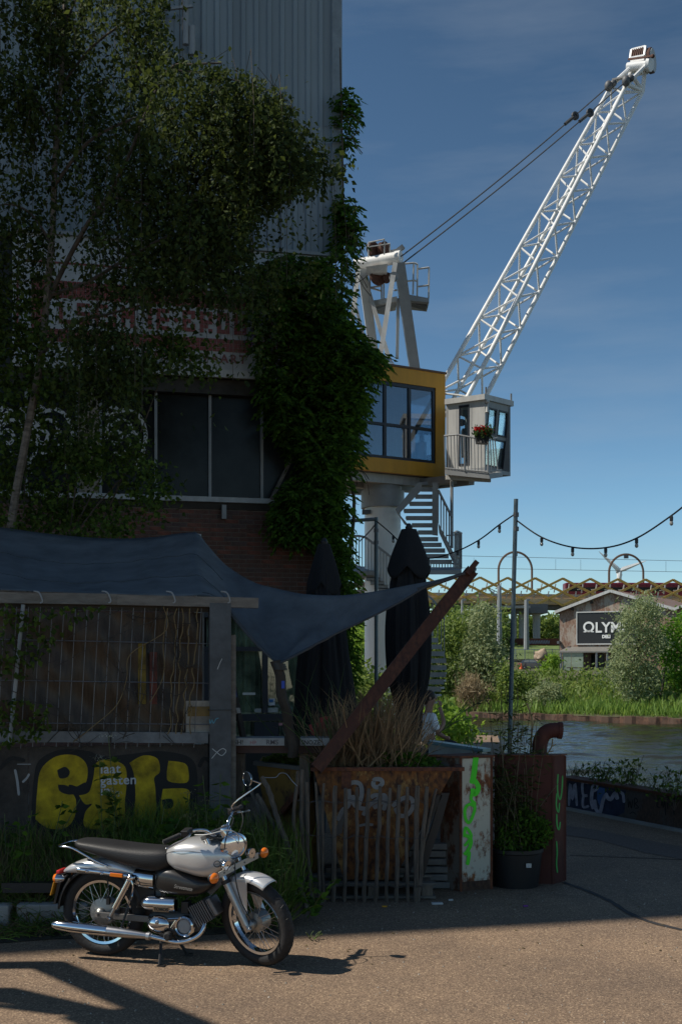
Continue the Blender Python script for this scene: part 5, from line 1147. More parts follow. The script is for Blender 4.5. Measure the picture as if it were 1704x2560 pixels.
# mesh fence panel
a0 = fxy(-70, 1700)[0]; s1_ = -.12
fen = thing('mesh_fence', 'steel mesh fence panel with brown sheet and dead vines behind it', 'fence', FP(-1.2, 1.2))
zrail = fxy(300, 1703)[1]; ztop = fxy(250, 1393)[1]
rails = [fxy(250, y)[1] for y in (1478, 1570, 1666)]
mb = MB(); mb.bar(FP(a0, zrail+.06, .02), FP(-.11, zrail+.015, .02), .045, .10, Z); obj('bottom_rail', mb, mat('dull_rail', (.15, .16, .17), .6, .3, var=.25), fen)
n_w = 0; wm = mat('mesh_wire', (.16, .16, .165), .5, .5)
s_ = a0
while s_ < -.14:
    top_ = ztop-.02; lean = -.07
    mb = MB(); mb.tube([FP(s_+lean, zrail-.05+random.uniform(-.03, .02), .03), FP(s_, top_, .03)], .0042, 5); obj('mesh_wire', mb, wm, fen); s_ += .105
for z_ in rails: obj('mesh_wire', MB().tube([FP(a0, z_+.03, .038), FP(-.1, z_-.01, .038)], .005, 5), wm, fen)
x_ = fxy(55, 1500)[0]; obj('fence_tube', MB().tube([FP(x_-.12, zrail-.02, .05), FP(x_, ztop, .05)], .019, 8), M_['mgrey'], fen, smooth=True)
# brown sheet behind the mesh, slack and creased
mb = MB()
def shf(u, v):
    s_ = a0+(-.16-a0)*u; z_ = zrail+.02+(ztop-.08-zrail)*v
    return FP(s_, z_, -.05+.022*math.sin(s_*7+v*4)+.014*math.sin(s_*23+v*9)+.012*math.sin(v*17+s_*5))
mb.grid(shf, 70, 26); obj('plastic_sheet', mb, mat('brown_sheet', (.055, .037, .024), .4, var=.35, scale=7, bump=.35, bscale=9, stretch=(2.2, 1, .35), spec=.35), fen, smooth=True)
def patch(name, x0, x1, y0, y1, m, o=-.015): a, b_ = fxy(x0, y1), fxy(x1, y0); return pbox(name, a[0], b_[0], a[1], b_[1], o-.006, o, m, fen)
patch('pale_sheet', 428, 492, 1612, 1690, mat('grey_plastic', (.30, .27, .23), .5, var=.3, scale=5)); patch('yellow_sheet', 432, 490, 1625, 1648, mat('ochre_plastic', (.22, .13, .025), .5, var=.3), -.008)
patch('yellow_strip', 318, 336, 1480, 1620, mat('mustard_cloth', (.16, .11, .015), .8, var=.4), -.012); patch('red_strip', 345, 362, 1500, 1620, mat('dull_red_cloth', (.11, .03, .02), .8, var=.4), -.013)
# dead vine stems with a few leaves
vine = thing('dead_vine', 'tangle of dead vine stems on the mesh fence', 'vine', FP(-1, 1.4, .05))
mb = MB(); mb2 = MB()
for k in range(46):
    s0_ = random.uniform(a0, -.2); z_ = random.uniform(zrail, ztop); p = [FP(s0_, z_, random.uniform(.03, .09))]; dx, dz = random.gauss(0, .08), random.gauss(-.03, .12)
    for j in range(7):
        dx += random.gauss(0, .05); dz += random.gauss(0, .05); q = p[-1]+ft*dx+Z*dz; sq = (q-FO).dot(ft)
        if q.z > ztop or q.z < zrail-.1 or sq > -.12: dx, dz = -dx*.6, -dz*.6; q = p[-1]+ft*dx+Z*dz
        p.append(q+fnn*random.uniform(-.01, .01))
    mb.tube(sm3(p, 4), random.choice((.0025, .003, .004)), 4)
for k in range(4):
    x0 = 405+k*16; mb2.tube(sm3([FP(*fxy(x0+random.uniform(-4, 4)-((y-1400)*.06), y), .045) for y in range(1400, 1690, 18)], 3), .006, 5)
mb2.tube(sm3([FP(*fxy(x, y), .06) for x, y in ((375, 1395), (382, 1450), (300, 1505), (292, 1560), (270, 1620), (215, 1670), (170, 1705))], 5), .005, 5); mb2.tube(sm3([FP(*fxy(x, y), .06) for x, y in ((385, 1400), (375, 1480), (378, 1530), (370, 1570), (345, 1615))], 5), .005, 5)
obj('stem', mb2, mat('tan_stem', (.17, .12, .055), .8), vine, smooth=True); obj('twigs', mb, M_['darkwood'], vine, kind='stuff')
n = 420; xy = np.concatenate([inpoly([(0, 1395), (240, 1395), (150, 1450), (60, 1560), (0, 1560)], 260), inpoly([(0, 1600), (110, 1620), (120, 1690), (0, 1720)], 160)]); v, f = leafmesh(Darr(xy, 10.28+.03*RNG.normal(size=n)), RNG.normal(size=(n, 3))+np.array([0, 0, -.8]), .06, .045); npobj('leaf', v, f, L_shrub, vine, kind='stuff')
# boarding below, with its yellow lettering
brd = thing('graffiti_boarding', 'low dark boarding with fat yellow and black graffiti', 'boarding', FP(-1.2, 0))
bm = mat('dark_boarding', (.050, .042, .036), .85, var=.4, scale=4, bump=.3)
edges = [a0, fxy(-20, 1800)[0], fxy(65, 1800)[0], fxy(181, 1800)[0], fxy(300, 1800)[0], fxy(412, 1800)[0], -.105]
for a, b_ in zip(edges, edges[1:]): pbox('board', a+.003, b_-.003, 0, zrail-.05, -.05, -.03+random.uniform(0, .004), bm, brd)
PB = lambda a, b_, o: FP(*fxy(a, b_, -.02), -.0245+o*.0012)
def blob(name, pts, m, o, close=True):
    q = smooth2(pts+[pts[0]], 5)[:-1]; mb = MB(); mb.add([PB(x, y, o) for x, y in q], [tuple(range(len(q)))[::-1]]); return obj(name, mb, m, brd)
blob('black_outline', [(72, 1880), (78, 1800), (90, 1750), (140, 1725), (205, 1728), (235, 1740), (300, 1735), (370, 1728), (440, 1745), (455, 1800), (450, 1880), (440, 1920), (300, 1910), (190, 1900), (140, 1916), (90, 1910)], M_['gblack'], 0)
blob('yellow_letter', [(82, 1885), (86, 1820), (95, 1770), (130, 1740), (175, 1738), (200, 1760), (200, 1795), (185, 1810), (160, 1805), (162, 1818), (175, 1840), (172, 1880), (150, 1905), (110, 1905)], M_['gyellow'], 1)
blob('yellow_letter', [(182, 1830), (205, 1822), (215, 1790), (222, 1755), (250, 1747), (285, 1760), (292, 1790), (288, 1840), (280, 1900), (200, 1905), (196, 1870), (212, 1850), (196, 1850)], M_['gyellow'], 1)
blob('yellow_letter', [(298, 1755), (330, 1738), (362, 1745), (368, 1775), (355, 1790), (358, 1820), (356, 1890), (310, 1895), (312, 1830), (308, 1780)], M_['gyellow'], 1)
blob('yellow_letter', [(388, 1750), (425, 1756), (434, 1775), (430, 1800), (390, 1798), (384, 1780)], M_['gyellow'], 1)
blob('yellow_letter', [(375, 1815), (430, 1815), (436, 1840), (425, 1890), (370, 1892), (370, 1850)], M_['gyellow'], 1)
blob('black_counter', [(132, 1772), (150, 1764), (161, 1775), (155, 1788), (138, 1790)], M_['gblack'], 2)
blob('black_counter', [(134, 1805), (150, 1806), (170, 1812), (196, 1800), (206, 1806), (190, 1822), (160, 1828), (138, 1820)], M_['gblack'], 2)
blob('black_counter', [(372, 1840), (395, 1838), (398, 1856), (378, 1860)], M_['gblack'], 2)
for st_ in ([(458, 1765), (470, 1745), (492, 1760), (498, 1780)], [(0, 1770), (25, 1745), (58, 1750)],):
    mb = MB(); mb.ribbon(st_, 9, PB, 1); obj('black_stroke', mb, M_['gblack'], brd)
mb = MB(); mb.ribbon([(40, 1758), (72, 1758)], 3, PB, 1); mb.ribbon([(35, 1770), (40, 1795), (44, 1830)], 6, PB, 1); mb.ribbon([(52, 1800), (62, 1790), (68, 1780)], 5, PB, 2); obj('white_stroke', mb, mat('dim_white', (.30, .31, .32), .8), brd)
lt = mat('stencil_white', (.50, .51, .53), .8, var=.1)
for wd, x, y in (('laat', 231, 1779), ('gasten', 231, 1805), ('in', 231, 1829)):
    so_, zo_ = fxy(x, y, -.02); mb = text(wd, .125, lambda a, b_, o: FP(so_+a, zo_+b_, -.0195+o), .001, .002, 1.05); obj('lettering', mb, lt, brd)
# timber beam along the top, tie hooks
beam = thing('timber_beam', 'long weathered timber beam lying on the fence under the tarp', 'beam', FP(-1, zt))
za_, zb2_ = fxy(0, 1375), fxy(592, 1388)
mb = MB(); mb.bar(FP(fxy(-80, 1372)[0], za_[1]+.0, .02), FP(-.95, FP(0, fxy(300, 1380)[1]).z, .02), .12, .10, Z); mb2 = MB(); mb2.bar(FP(-.955, fxy(300, 1381)[1], .03), FP(zb2_[0], zb2_[1], .03), .12, .095, Z)
obj('board', mb, M_['plank'], beam); obj('board', mb2, M_['plank'], beam)
mb = MB(); mb.bar(FP(a0, ztop+.0, -.02), FP(-.1, ztop-.03, -.02), .05, .05); obj('batten', mb, M_['darkwood'], beam)
for x in (92, 248, 395, 520):
    s_, z_ = fxy(x, 1376); mb = MB(); mb.tube(sm3([FP(s_-.05, z_+.06, .05), FP(s_, z_+.045, .085), FP(s_+.03, z_-.03, .09), FP(s_+.01, z_-.05, .085)], 4), .008, 6); obj('hook', mb, M_['mgrey'], beam, smooth=True)
# tarp
TF = [(-70, 1353, 10.25), (0, 1357, 10.35), (120, 1362, 10.45), (250, 1366, 10.55), (400, 1371, 10.7), (492, 1374, 10.8), (540, 1425, 10.78), (590, 1482, 10.7), (640, 1527, 10.6), (690, 1502, 10.65), (760, 1463, 10.75), (850, 1420, 10.85), (920, 1384, 10.9), (985, 1346, 10.95), (1040, 1327, 11), (1095, 1312, 11.0)]
TB = [(-70, 1208, 14), (0, 1213, 14), (120, 1229, 13.9), (250, 1239, 13.8), (350, 1236, 13.7), (400, 1229, 13.6), (440, 1225, 13.5), (456, 1227, 13.45), (480, 1257, 13.2), (520, 1300, 12.8), (580, 1337, 12.3), (640, 1356, 12), (700, 1366, 11.8), (780, 1370, 11.6), (860, 1361, 11.4), (940, 1346, 11.25), (1000, 1335, 11.1), (1050, 1321, 11.05), (1095, 1306, 11.02)]
def ev(tab, x):
    for a, b_ in zip(tab, tab[1:]):
        if x <= b_[0]: t = (x-a[0])/(b_[0]-a[0]); return a[1]+(b_[1]-a[1])*t, a[2]+(b_[2]-a[2])*t
    return tab[-1][1:]
TFs = [tuple(p) for p in smooth2(TF[:9], 6)]+[tuple(p) for p in smooth2(TF[8:], 6)][1:]; TBs = smooth2(TB, 6)
def tf(u, v):
    x = -70+1165*u; yf, df = ev(TFs, x); yb, db = ev(TBs, x); a = D(x, yf, df); b_ = D(x, yb, db); p = a.lerp(b_, v)
    sag = 4*v*(1-v)*(.10+.05*math.sin(x*.011)); p.z -= sag*min(1, (1095-x)/300); rr = math.hypot((x-640)/90, v*2.2); an = math.atan2(v*2.2, (x-640)/90); p.z += .006*math.sin(x*.12+v*9)*4*v*(1-v)+(.030*math.sin(an*9)*math.exp(-((rr-1.0)/.9)**2)*min(1, v*6) if x > 480 else .010*math.sin(x*.055+v*3)*(1-v)*min(1, v*8))
    return p
mb = MB(); mb.grid(tf, 150, 20)
obj('tarp', mb, mat('slate_blue_canvas', (.115, .12, .128), .8, var=.2, scale=2.5, bump=.12, bscale=300, spec=.3), smooth=80, solid=.004, label='large slate-blue tarp sail stretched over the terrace', cat='tarp'); tarp = bpy.data.objects['tarp']
mb = MB(); e = [tf(u, 0)+Vector((0, -.006, -.004)) for u in np.linspace(.45, .98, 50)]; mb.tube(e, .011, 5); obj('hem', mb, mat('tarp_hem', (.05, .055, .062), .85), tarp, smooth=True)
for vv, u0, u1 in ((.045, .46, .97), (.33, .0, .52), (.66, .02, .50)): obj('seam', MB().tube([tf(u, vv)+Vector((0, -.004, .004)) for u in np.linspace(u0, u1, 60)], .0045, 4), bpy.data.materials['tarp_hem'], tarp, smooth=True)
# tarp poles
tp = D(455, 1229, 13.45); obj('tarp_pole', MB().tube([Vector((tp.x, tp.y, 0)), tp], .04, 10), M_['mgrey'], smooth=True, label='grey pole holding up the peak of the tarp', cat='pole')
lg = thing('tarp_log', 'crooked dark log holding down the low tarp corner', 'log', D(668, 1700, 10.75))
mb = MB(); mb.tube(sm3([D(635, 1520, 10.62), D(642, 1550, 10.63), D(650, 1600, 10.66), D(660, 1650, 10.7), D(672, 1705, 10.75), D(674, 1740, 10.78)], 5), [.05]*26, 9)
for i, p in enumerate(mb.v): mb.v[i] = (p[0]+.008*math.sin(p[2]*19), p[1]+.008*math.sin(p[2]*13), p[2])
obj('trunk', mb, M_['darkwood'], lg, smooth=True); mb = MB(); [mb.ring(basis(Vector((.1, 0, 1)), D(641+k*2, 1528+k*5, 10.625)), .052, [(-.012, -.012), (.012, -.012), (.012, .012), (-.012, .012)], 14) for k in range(3)]; obj('lashing', mb, M_['black'], lg); mb = MB(); q = D(651, 1575, 10.6); mb.box(q, (.03, .02, .07)); obj('blue_tape', mb, mat('blue_tape', (.01, .05, .35), .5), lg)
for a, b_, nm in (((990, 1350, 10.97), (1085, 1308, 11.0), None), ):
    mb = MB(); mb.tube(sm3([D(960, 1356, 10.96), D(1010, 1340, 10.97), D(1060, 1322, 10.98), D(1092, 1311, 10.95)], 4), .018, 7); obj('tie_rope', mb, M_['rope'], smooth=True, label='twisted tie rope from the tarp tip to the rusty beam', cat='rope')
# plank counter on a brown channel
ctx = thing('plank_counter', 'white plank counter with marker tags on a brown steel channel', 'counter', D(640, 1715, 10.85))
p0, p1 = D(523, 1706, 10.86), D(757, 1707, 10.86)
mb = MB(); mb.box((p0+p1)/2+Vector((0, .14, 0)), ((p1-p0).length, .3, .07)); obj('board', mb, mat('whitewashed_plank', (.34, .34, .33), .75, var=.2, scale=5), ctx)
q0, q1 = D(522, 1724, 10.9), D(742, 1722, 10.9); mb = MB(); mb.box((q0+q1)/2+Vector((0, .1, 0)), ((q1-q0).length, .14, .085)); obj('channel', mb, mat('brown_paint', (.05, .018, .014), .6, var=.2), ctx)
for x in (550, 700):
    a = D(x, 1733, 10.97); mb = MB(); mb.bar(Vector((a.x, a.y+.1, 0)), Vector((a.x, a.y+.1, a.z-.005)), .12, .1); obj('counter_leg', mb, M_['stake'], ctx)
zc = p0.z-.026
def tagtext(s_, x, sz, m): so_ = D(x, 1712, 10.86); obj('lettering', text(s_, sz, lambda a, b_, o: Vector((so_.x+a, 10.86-.012-o, zc+b_)), .0006, .0006), m, ctx)
bk = mat('marker_black', (.02, .02, .02), .7); tagtext('GH!', 534, .062, bk); tagtext('SNOZE', 692, .058, bk); tagtext('RMS', 612, .064, mat('marker_grey', (.10, .09, .10), .7)); tagtext('HP', 575, .05, mat('marker_pink', (.34, .16, .17), .7))
mb = MB(); a = D(670, 1706, 10.86); mb.box(a+Vector((.01, -.015, 0)), (.15, .02, .11)); obj('lashing', mb, M_['darkwood'], ctx)
# ladder leaning behind the post
ldr = thing('leaning_prop', 'thin dark wooden prop leaning between post and counter', 'prop', D(560, 1700, 11.1))
mb = MB(); mb.bar(D(533, 1565, 11.2), D(560, 1700, 11.05), .05, .04); obj('timber', mb, M_['darkwood'], ldr); mb = MB(); mb.bar(D(534.5, 1585, 11.15), D(538, 1605, 11.13), .055, .05); obj('blue_tape', mb, mat('blue_strap', (.01, .035, .12), .5), ldr); mb = MB(); mb.bar(D(543, 1630, 11.1), D(546, 1642, 11.09), .055, .05); obj('blue_tape', mb, M_['conc'], ldr)
# rusty channel beam leaning up to the right
rb = thing('rusty_beam', 'long rusty steel beam leaning diagonally up out of the skip', 'beam', D(725, 1765, 10.5))
b0, b1 = D(728, 1768, 10.5), D(1086, 1312, 11.0); ax = (b1-b0).normalized(); sx = Vector((0, 1, 0)).cross(ax).normalized(); sy = ax.cross(sx); RF = frame(sx, sy, ax)
Ln = (b1-b0).length; mid = (b0+b1)/2
rm_ = rustmat('beam_rust', (.058, .020, .012), (.032, .011, .008), (.095, .034, .017), .6, 4)
mb = MB(); mb.box(mid+sy*-.005, (.10, .012, Ln), RF); obj('web', mb, rm_, rb)
for s_ in (-.055, .055): mb = MB(); mb.box(mid+sx*s_+sy*.05, (.012, .13, Ln+.01), RF); obj('flange', mb, rm_, rb)
mb = MB(); mb.box(b1+sx*-.02+sy*-.03, (.05, .08, .16), RF); obj('lug', mb, rm_, rb)
# black parasols, closed
def parasol(label, cx, yt, d, prof, flap, flare=0, fl2=None):
    b_ = D(cx, yt, d); b_.z = 0; t = thing('parasol', label, 'parasol', b_, 'closed black parasols on the terrace')
    c = lambda z_: Matrix.Translation((b_.x, b_.y, 0))
    rnd = random.random()*6
    mod = lambda a, z_: 1+.09*math.cos(8*a+1.3+rnd+.25*math.sin(z_*3))+.05*math.cos(5*a+z_*1.7+rnd)+.045*math.cos(17*a-z_*1.2+rnd)+.03*math.cos(29*a+z_*.8)
    def pz(y): return D(cx, y, d).z
    pr = smooth2([(w_*K/FPX*d/2*.93, pz(y)) for y, w_ in prof], 5)
    mb = MB(); mb.lathe([(r_, z_) for r_, z_ in pr], c(0), 112, True, mod); obj('canopy', mb, M_['fabric'], t, smooth=70)
    mb = MB(); n = 48; fr = []
    pf_ = smooth2([(w_*K/FPX*d/2, pz(y)) for y, w_ in flap], 5)
    for i, (r_, z_) in enumerate(pf_):
        u = i/(len(pf_)-1); fr.append([Vector((b_.x+r_*1.02*(1+.06*u*math.cos(4*2*math.pi*k/n+.6))*math.cos(2*math.pi*k/n), b_.y+r_*1.02*(1+.06*u*math.cos(4*2*math.pi*k/n+.6))*math.sin(2*math.pi*k/n), z_-(u**3)*.16*abs(math.sin(2*2*math.pi*k/n+.3)))) for k in range(n)])
    mb.loft(fr[::-1], False); obj('top_flap', mb, M_['fabric'], t, smooth=70, solid=.004)
    mb = MB(); mb.tube([Vector((b_.x, b_.y, 0)), Vector((b_.x, b_.y, pz(yt)+.06))], .03, 10); obj('pole', mb, M_['dgrey'], t, smooth=True)
    mb = MB(); mb.lathe([(.04, -.05), (.05, 0), (.02, .05)], Matrix.Translation((b_.x, b_.y, pz(yt)+.03)), 10); obj('finial', mb, M_['black'], t, smooth=True)
    return t, b_
parasol('closed black parasol beside the crane column, taller one', 940, 1218, 15.0, [(1222, 30), (1260, 52), (1310, 76), (1345, 84), (1400, 96), (1450, 101), (1510, 99), (1560, 92), (1610, 72), (1650, 60), (1700, 56)], [(1218, 34), (1230, 42), (1270, 72), (1305, 92)])
pt, pb_ = parasol('closed black parasol by the brick wall, flared at the hem', 745, 1252, 14.6, [(1256, 26), (1290, 44), (1330, 66), (1380, 80), (1440, 100), (1520, 122), (1600, 142), (1660, 150), (1700, 152)], [(1252, 26), (1262, 32), (1300, 54), (1342, 74)])
rd = mat('red_print', (.42, .03, .04), .7)
def rp(x, y): return D(x, y, 14.6-.74)
for ch, x, y, sz in (('U', 716, 1693, .19), ('E', 731, 1696, .17), ('D', 741, 1683, .24)):
    o_ = rp(x, y); mt = Matrix.Rotation(R(-14), 4, 'Y'); obj('print', text(ch, sz, lambda a, b_, o: o_+mt @ Vector((a, -o, b_)), .002, .008), rd, pt)
# string light poles and lights
def lpole(label, x0, y0, x1, d, arm=False):
    a = D(x0, y0, d); b_ = D(x1, 1690, d); g_ = a+(b_-a)*(a.z/(a.z-b_.z)); t = thing('light_pole', label, 'pole', g_, 'poles carrying the string lights')
    mb = MB(); mb.tube([g_, a], .032, 10); obj('pole', mb, mat('teal_grey_steel', (.10, .135, .15), .5, .3), t, smooth=True)
    for z_ in (.22, .42): mb = MB(); mb.lathe([(.04, -.03), (.04, .03)], Matrix.Translation(a-Z*z_), 10); obj('clamp', mb, M_['dgrey'], t)
    if arm: mb = MB(); mb.tube([a+Z*-.03, a+Vector((-.75, .1, -.07))], .03, 8); obj('arm', mb, mat('arm_steel', (.16, .19, .21), .5), t)
lpole('slim leaning grey pole carrying string lights before the river', 1186, 1148, 1172, 16.0); lpole('slim upright grey pole with top arm by the crane column', 865, 1190, 865, 19.0, True)
def strings(label, pts, bulbs):
    t = thing('string_lights', label, 'string lights', D(*pts[0]), 'black cables of outdoor bulbs'); q = sm3([D(*p) for p in pts], 8); obj('cable', MB().tube(q, .011, 5), M_['black'], t, smooth=True)
    for x, y in bulbs:
        j = min(range(len(q)), key=lambda i: abs((q[i].x/q[i].y*FPX+852)/K-x)); p = q[j]; b_ = sub('bulb', t)
        mb = MB(); mb.lathe([(.016, 0), (.022, -.02), (.021, -.066)], Matrix.Translation(p), 8); obj('socket', mb, M_['black'], b_, smooth=True); mb = MB(); mb.ball(p-Z*.092, .024, .024, .030, nu=8, nv=6); obj('glass', mb, mat('bulb_glass', (.30, .30, .28), .1) if 'bulb_glass' not in bpy.data.materials else bpy.data.materials['bulb_glass'], b_, smooth=True)
strings('string lights sagging from the river pole off to the right', [(1186, 1196, 16), (1245, 1236, 15.6), (1316, 1259, 15.1), (1392, 1260, 14.6), (1463, 1238, 14.1), (1543, 1186, 13.6), (1600, 1140, 13.2)], [(1247, 0), (1316, 0), (1392, 0), (1463, 0), (1543, 0)])
strings('string lights sagging between the two slim poles past the parasol', [(1183, 1183, 16), (1148, 1207, 16.4), (1100, 1243, 17), (1045, 1270, 17.5), (985, 1284, 18), (935, 1262, 18.4), (900, 1228, 18.7), (866, 1199, 18.9)], [(1148, 0), (1100, 0), (1050, 0), (985, 0), (904, 0)])
obj('cable_stub', MB().tube(sm3([D(866, 1202, 19), D(850, 1222, 18.9), (D(826, 1246, 18.7))], 4), .01, 5), M_['black'], label='short black cable running from the arm pole into the leaves', cat='cable')
# ================================================================ SKIPS, PALING FENCE, PLANTERS, QUAY WALL
Q4 = ZM(620, 1860, 3.136)
GQ = lambda x, y: ground(620+x/3.136, 1860+y/3.136)
# front skip: tapered rusty tub with a rim, on a pallet
sk1 = thing('rusty_skip', 'rusty orange skip planter with grey graffiti behind the paling fence', 'skip', Vector((.42, 10.9, 0)))
yF, yB = 10.62, 12.0
zT = D(900, 1772, yF).z; zBm = .17
xl, xr = D(722, 1770, yF).x, D(1062, 1770, yF).x; xlb, xrb = D(790, 2000, yF).x, D(905, 2000, yF).x
fr = lambda y, k=0: [Vector((xl+.0, y, zT)), Vector((xlb, y, zBm)), Vector((xrb, y, zBm)), Vector((xr-.08, y, zT))]
mb = MB(); a, b_ = fr(yF), fr(yB); mb.loft([[*a], [*b_]][::-1], True); obj('tub', mb, M_['rustskip'], sk1)
mb = MB()
for p, q in (((xl-.03, yF), (xr+.02, yF)), ((xl-.03, yB), (xr+.02, yB)), ((xl-.0, yF), (xl-.0, yB)), ((xr-.02, yF), (xr-.02, yB))): mb.bar(Vector((p[0], p[1], zT+.012)), Vector((q[0], q[1], zT+.012)), .055, .035, Z)
obj('rim', mb, M_['rust'], sk1)
mb = MB(); mb.box((.05, yF-.012, zT-.09), (.09, .02, .16)); obj('lifting_lug', mb, M_['rust'], sk1)
PS = lambda a, b_, o: (lambda p: Vector((p.x, p.y-o*.0012, p.z)))(W(620+a/3.136, 1860+b_/3.136, yF-.004))
mb = MB()
for i, st_ in enumerate(([(700, 600), (740, 520), (790, 470), (790, 330), (830, 300), (880, 320), (890, 400), (860, 500)], [(820, 400), (830, 470), (870, 500), (930, 510)], [(900, 560), (950, 480), (1010, 440), (1060, 400), (1080, 440), (1060, 520)], [(980, 290), (1000, 275), (1040, 280), (1050, 310), (1010, 340), (980, 320), (985, 290)], [(960, 420), (1000, 400), (1060, 420), (1030, 470), (980, 500)], [(1130, 490), (1170, 450), (1230, 420), (1280, 430), (1290, 490), (1250, 550), (1190, 560), (1150, 500)], [(870, 640), (920, 630), (980, 632)])):
    mb.ribbon(st_, 34 if i not in (6,) else 20, PS, i+1)
obj('graffiti', mb, mat('dim_grey_spray', (.25, .235, .22), .8, var=.2), sk1)
obj('graffiti_wash', MB().add([PS(a, b_, 0) for a, b_ in ((680, 720), (735, 700), (760, 520), (720, 520))][::-1], [(0, 1, 2, 3)]), mat('faint_spray', (.13, .11, .095), .8), sk1)
mb = MB(); mb.box((.35, yF+.68, zT-.12), (1.1, 1.2, .05)); obj('soil', mb, M_['bark'], sk1)
pal = thing('pallet', 'old wooden pallet under the rusty skip', 'pallet', Vector((.3, 11.1, 0)))
for z_, y0 in ((.14, 10.6), (.14, 11.0), (.14, 11.5), (.02, 10.6), (.02, 11.5)):
    mb = MB(); mb.box((.30, y0, z_), (1.15, .11, .022)); obj('plank', mb, M_['plank'], pal)
for x in (-.2, .3, .8): mb = MB(); mb.box((x, 11.05, .08), (.1, 1.0, .095)); obj('block', mb, M_['wood'], pal)
# second skip behind on the left, mustard painted, dark brace
sk2 = thing('mustard_skip', 'dark mustard skip with a diagonal brace under the plank counter', 'skip', Vector((-.75, 11.9, 0)))
a = [D(590, 1757, 11.5), D(716, 1772, 11.2), D(735, 2040, 11.2), D(640, 2040, 11.5)]
mb = MB(); mb.hexa([p+Vector((0, .9, 0)) for p in a], a); obj('tub', mb, rustmat('mustard_paint', (.24, .14, .03), (.06, .03, .015), (.16, .09, .03), .35, 4), sk2)
mb = MB(); mb.bar(D(712, 1790, 11.15), D(625, 1900, 11.35), .09, .05); obj('brace', mb, M_['rust'], sk2); mb = MB(); mb.bar(D(586, 1755, 11.45), D(720, 1770, 11.15), .07, .04); obj('rim', mb, M_['dgrey'], sk2)
# greenery in both skips
n = 2600; xy = inpoly([(600, 1752), (640, 1735), (700, 1740), (735, 1765), (640, 1765)], 800); A1 = Darr(xy, RNG.uniform(11.4, 12.2, 800))
v, f = leafmesh(A1, RNG.normal(size=(800, 3))+np.array([0, 0, .2]), .06, .04); npobj('green_plant', v, f, L_shrub, kind='stuff', label='low green plants growing in the mustard skip', cat='plant')
xy = inpoly([(860, 1762), (880, 1735), (930, 1728), (985, 1740), (1015, 1758), (1000, 1768)], 1800); A1 = Darr(xy, RNG.uniform(10.8, 11.8, 1800))
v, f = leafmesh(A1, RNG.normal(size=(1800, 3))+np.array([0, 0, .1]), .045, .03); npobj('green_plant', v, f, L_wis, kind='stuff', label='low dark green plants at the right end of the rusty skip', cat='plant')
def blades(name, pts, tips, w_, m, **k):
    """curved blades: three segments from root to drooping tip"""
    pts = np.asarray(pts); tips = np.asarray(tips); n = len(pts); d = tips-pts; h = np.cross(d, RNG.normal(size=(n, 3))); h /= np.linalg.norm(h, axis=1, keepdims=True)+1e-9
    bend = RNG.normal(0, .22, (n, 3))*np.linalg.norm(d, axis=1, keepdims=True); bend[:, 2] = np.abs(bend[:, 2])*.9
    V = []; 
    for t, ww in ((0, 1), (.35, .9), (.7, .65), (1, .12)):
        c = pts+d*t+bend*(4*t*(1-t))*.5; V += [c-h*w_*ww*.5, c+h*w_*ww*.5]
    V = np.stack(V, 1).reshape(-1, 3); i = np.arange(n)*8; Fc = []
    for j in range(3): Fc.append(np.stack([i+2*j, i+2*j+1, i+2*j+3, i+2*j+2], 1))
    return npobj(name, V, np.concatenate(Fc), m, **k)
n = 1500; rx = RNG.uniform(0, 1, n); roots = np.stack([-.15+.80*rx, RNG.uniform(10.8, 11.7, n), np.full(n, zT-.1)], 1)
hgt = RNG.uniform(.25, .95, n)*(1-.45*np.abs(rx-.62)); tips = roots+np.stack([RNG.normal(.02, .20, n)+.06*(rx-.5), RNG.normal(0, .18, n), hgt], 1)
blades('dry_grass', roots, tips, .011, leafmat('straw', (.15, .095, .05), (.36, .25, .14), .15, .8), label='big clump of dry brown grass growing in the rusty skip', cat='grass plant')
n = 34; roots = np.stack([RNG.uniform(-.35, .1, n), RNG.uniform(10.9, 11.6, n), np.full(n, zT-.1)], 1); tips = roots+np.stack([RNG.normal(-.25, .35, n), RNG.normal(0, .2, n), RNG.uniform(.5, 1.2, n)], 1)
blades('green_grass', roots, tips, .010, leafmat('thin_green', (.04, .09, .02), (.09, .16, .04), .3), label='long thin green grass blades before the flared parasol', cat='grass plant')
# paling fence: every stake a piece
pf_ = thing('paling_fence', 'rustic paling fence of wired split stakes before the skip', 'fence', GQ(900, 1245))
stakes = [([(390, 212), (360, 620), (400, 1000), (432, 1228)], 25), ([(422, 200), (420, 560), (428, 900), (430, 1232)], 27), ([(462, 298), (468, 640), (478, 950), (495, 1232)], 25), ([(532, 300), (545, 760), (560, 1236)], 20), ([(590, 310), (585, 700), (592, 1240)], 20),
 ([(685, 328), (675, 700), (668, 1250)], 32), ([(765, 345), (762, 640), (753, 1245)], 28), ([(850, 338), (852, 800), (838, 1246)], 24), ([(942, 350), (930, 760), (904, 1250)], 30), ([(1036, 330), (1020, 760), (998, 1242)], 28), ([(1112, 345), (1090, 760), (1080, 1246)], 26), ([(1185, 322), (1172, 800), (1158, 1246)], 30), ([(1250, 338), (1240, 800), (1252, 1246)], 26), ([(1326, 330), (1318, 800), (1312, 1242)], 36), ([(1400, 335), (1370, 760), (1335, 1240)], 30)]
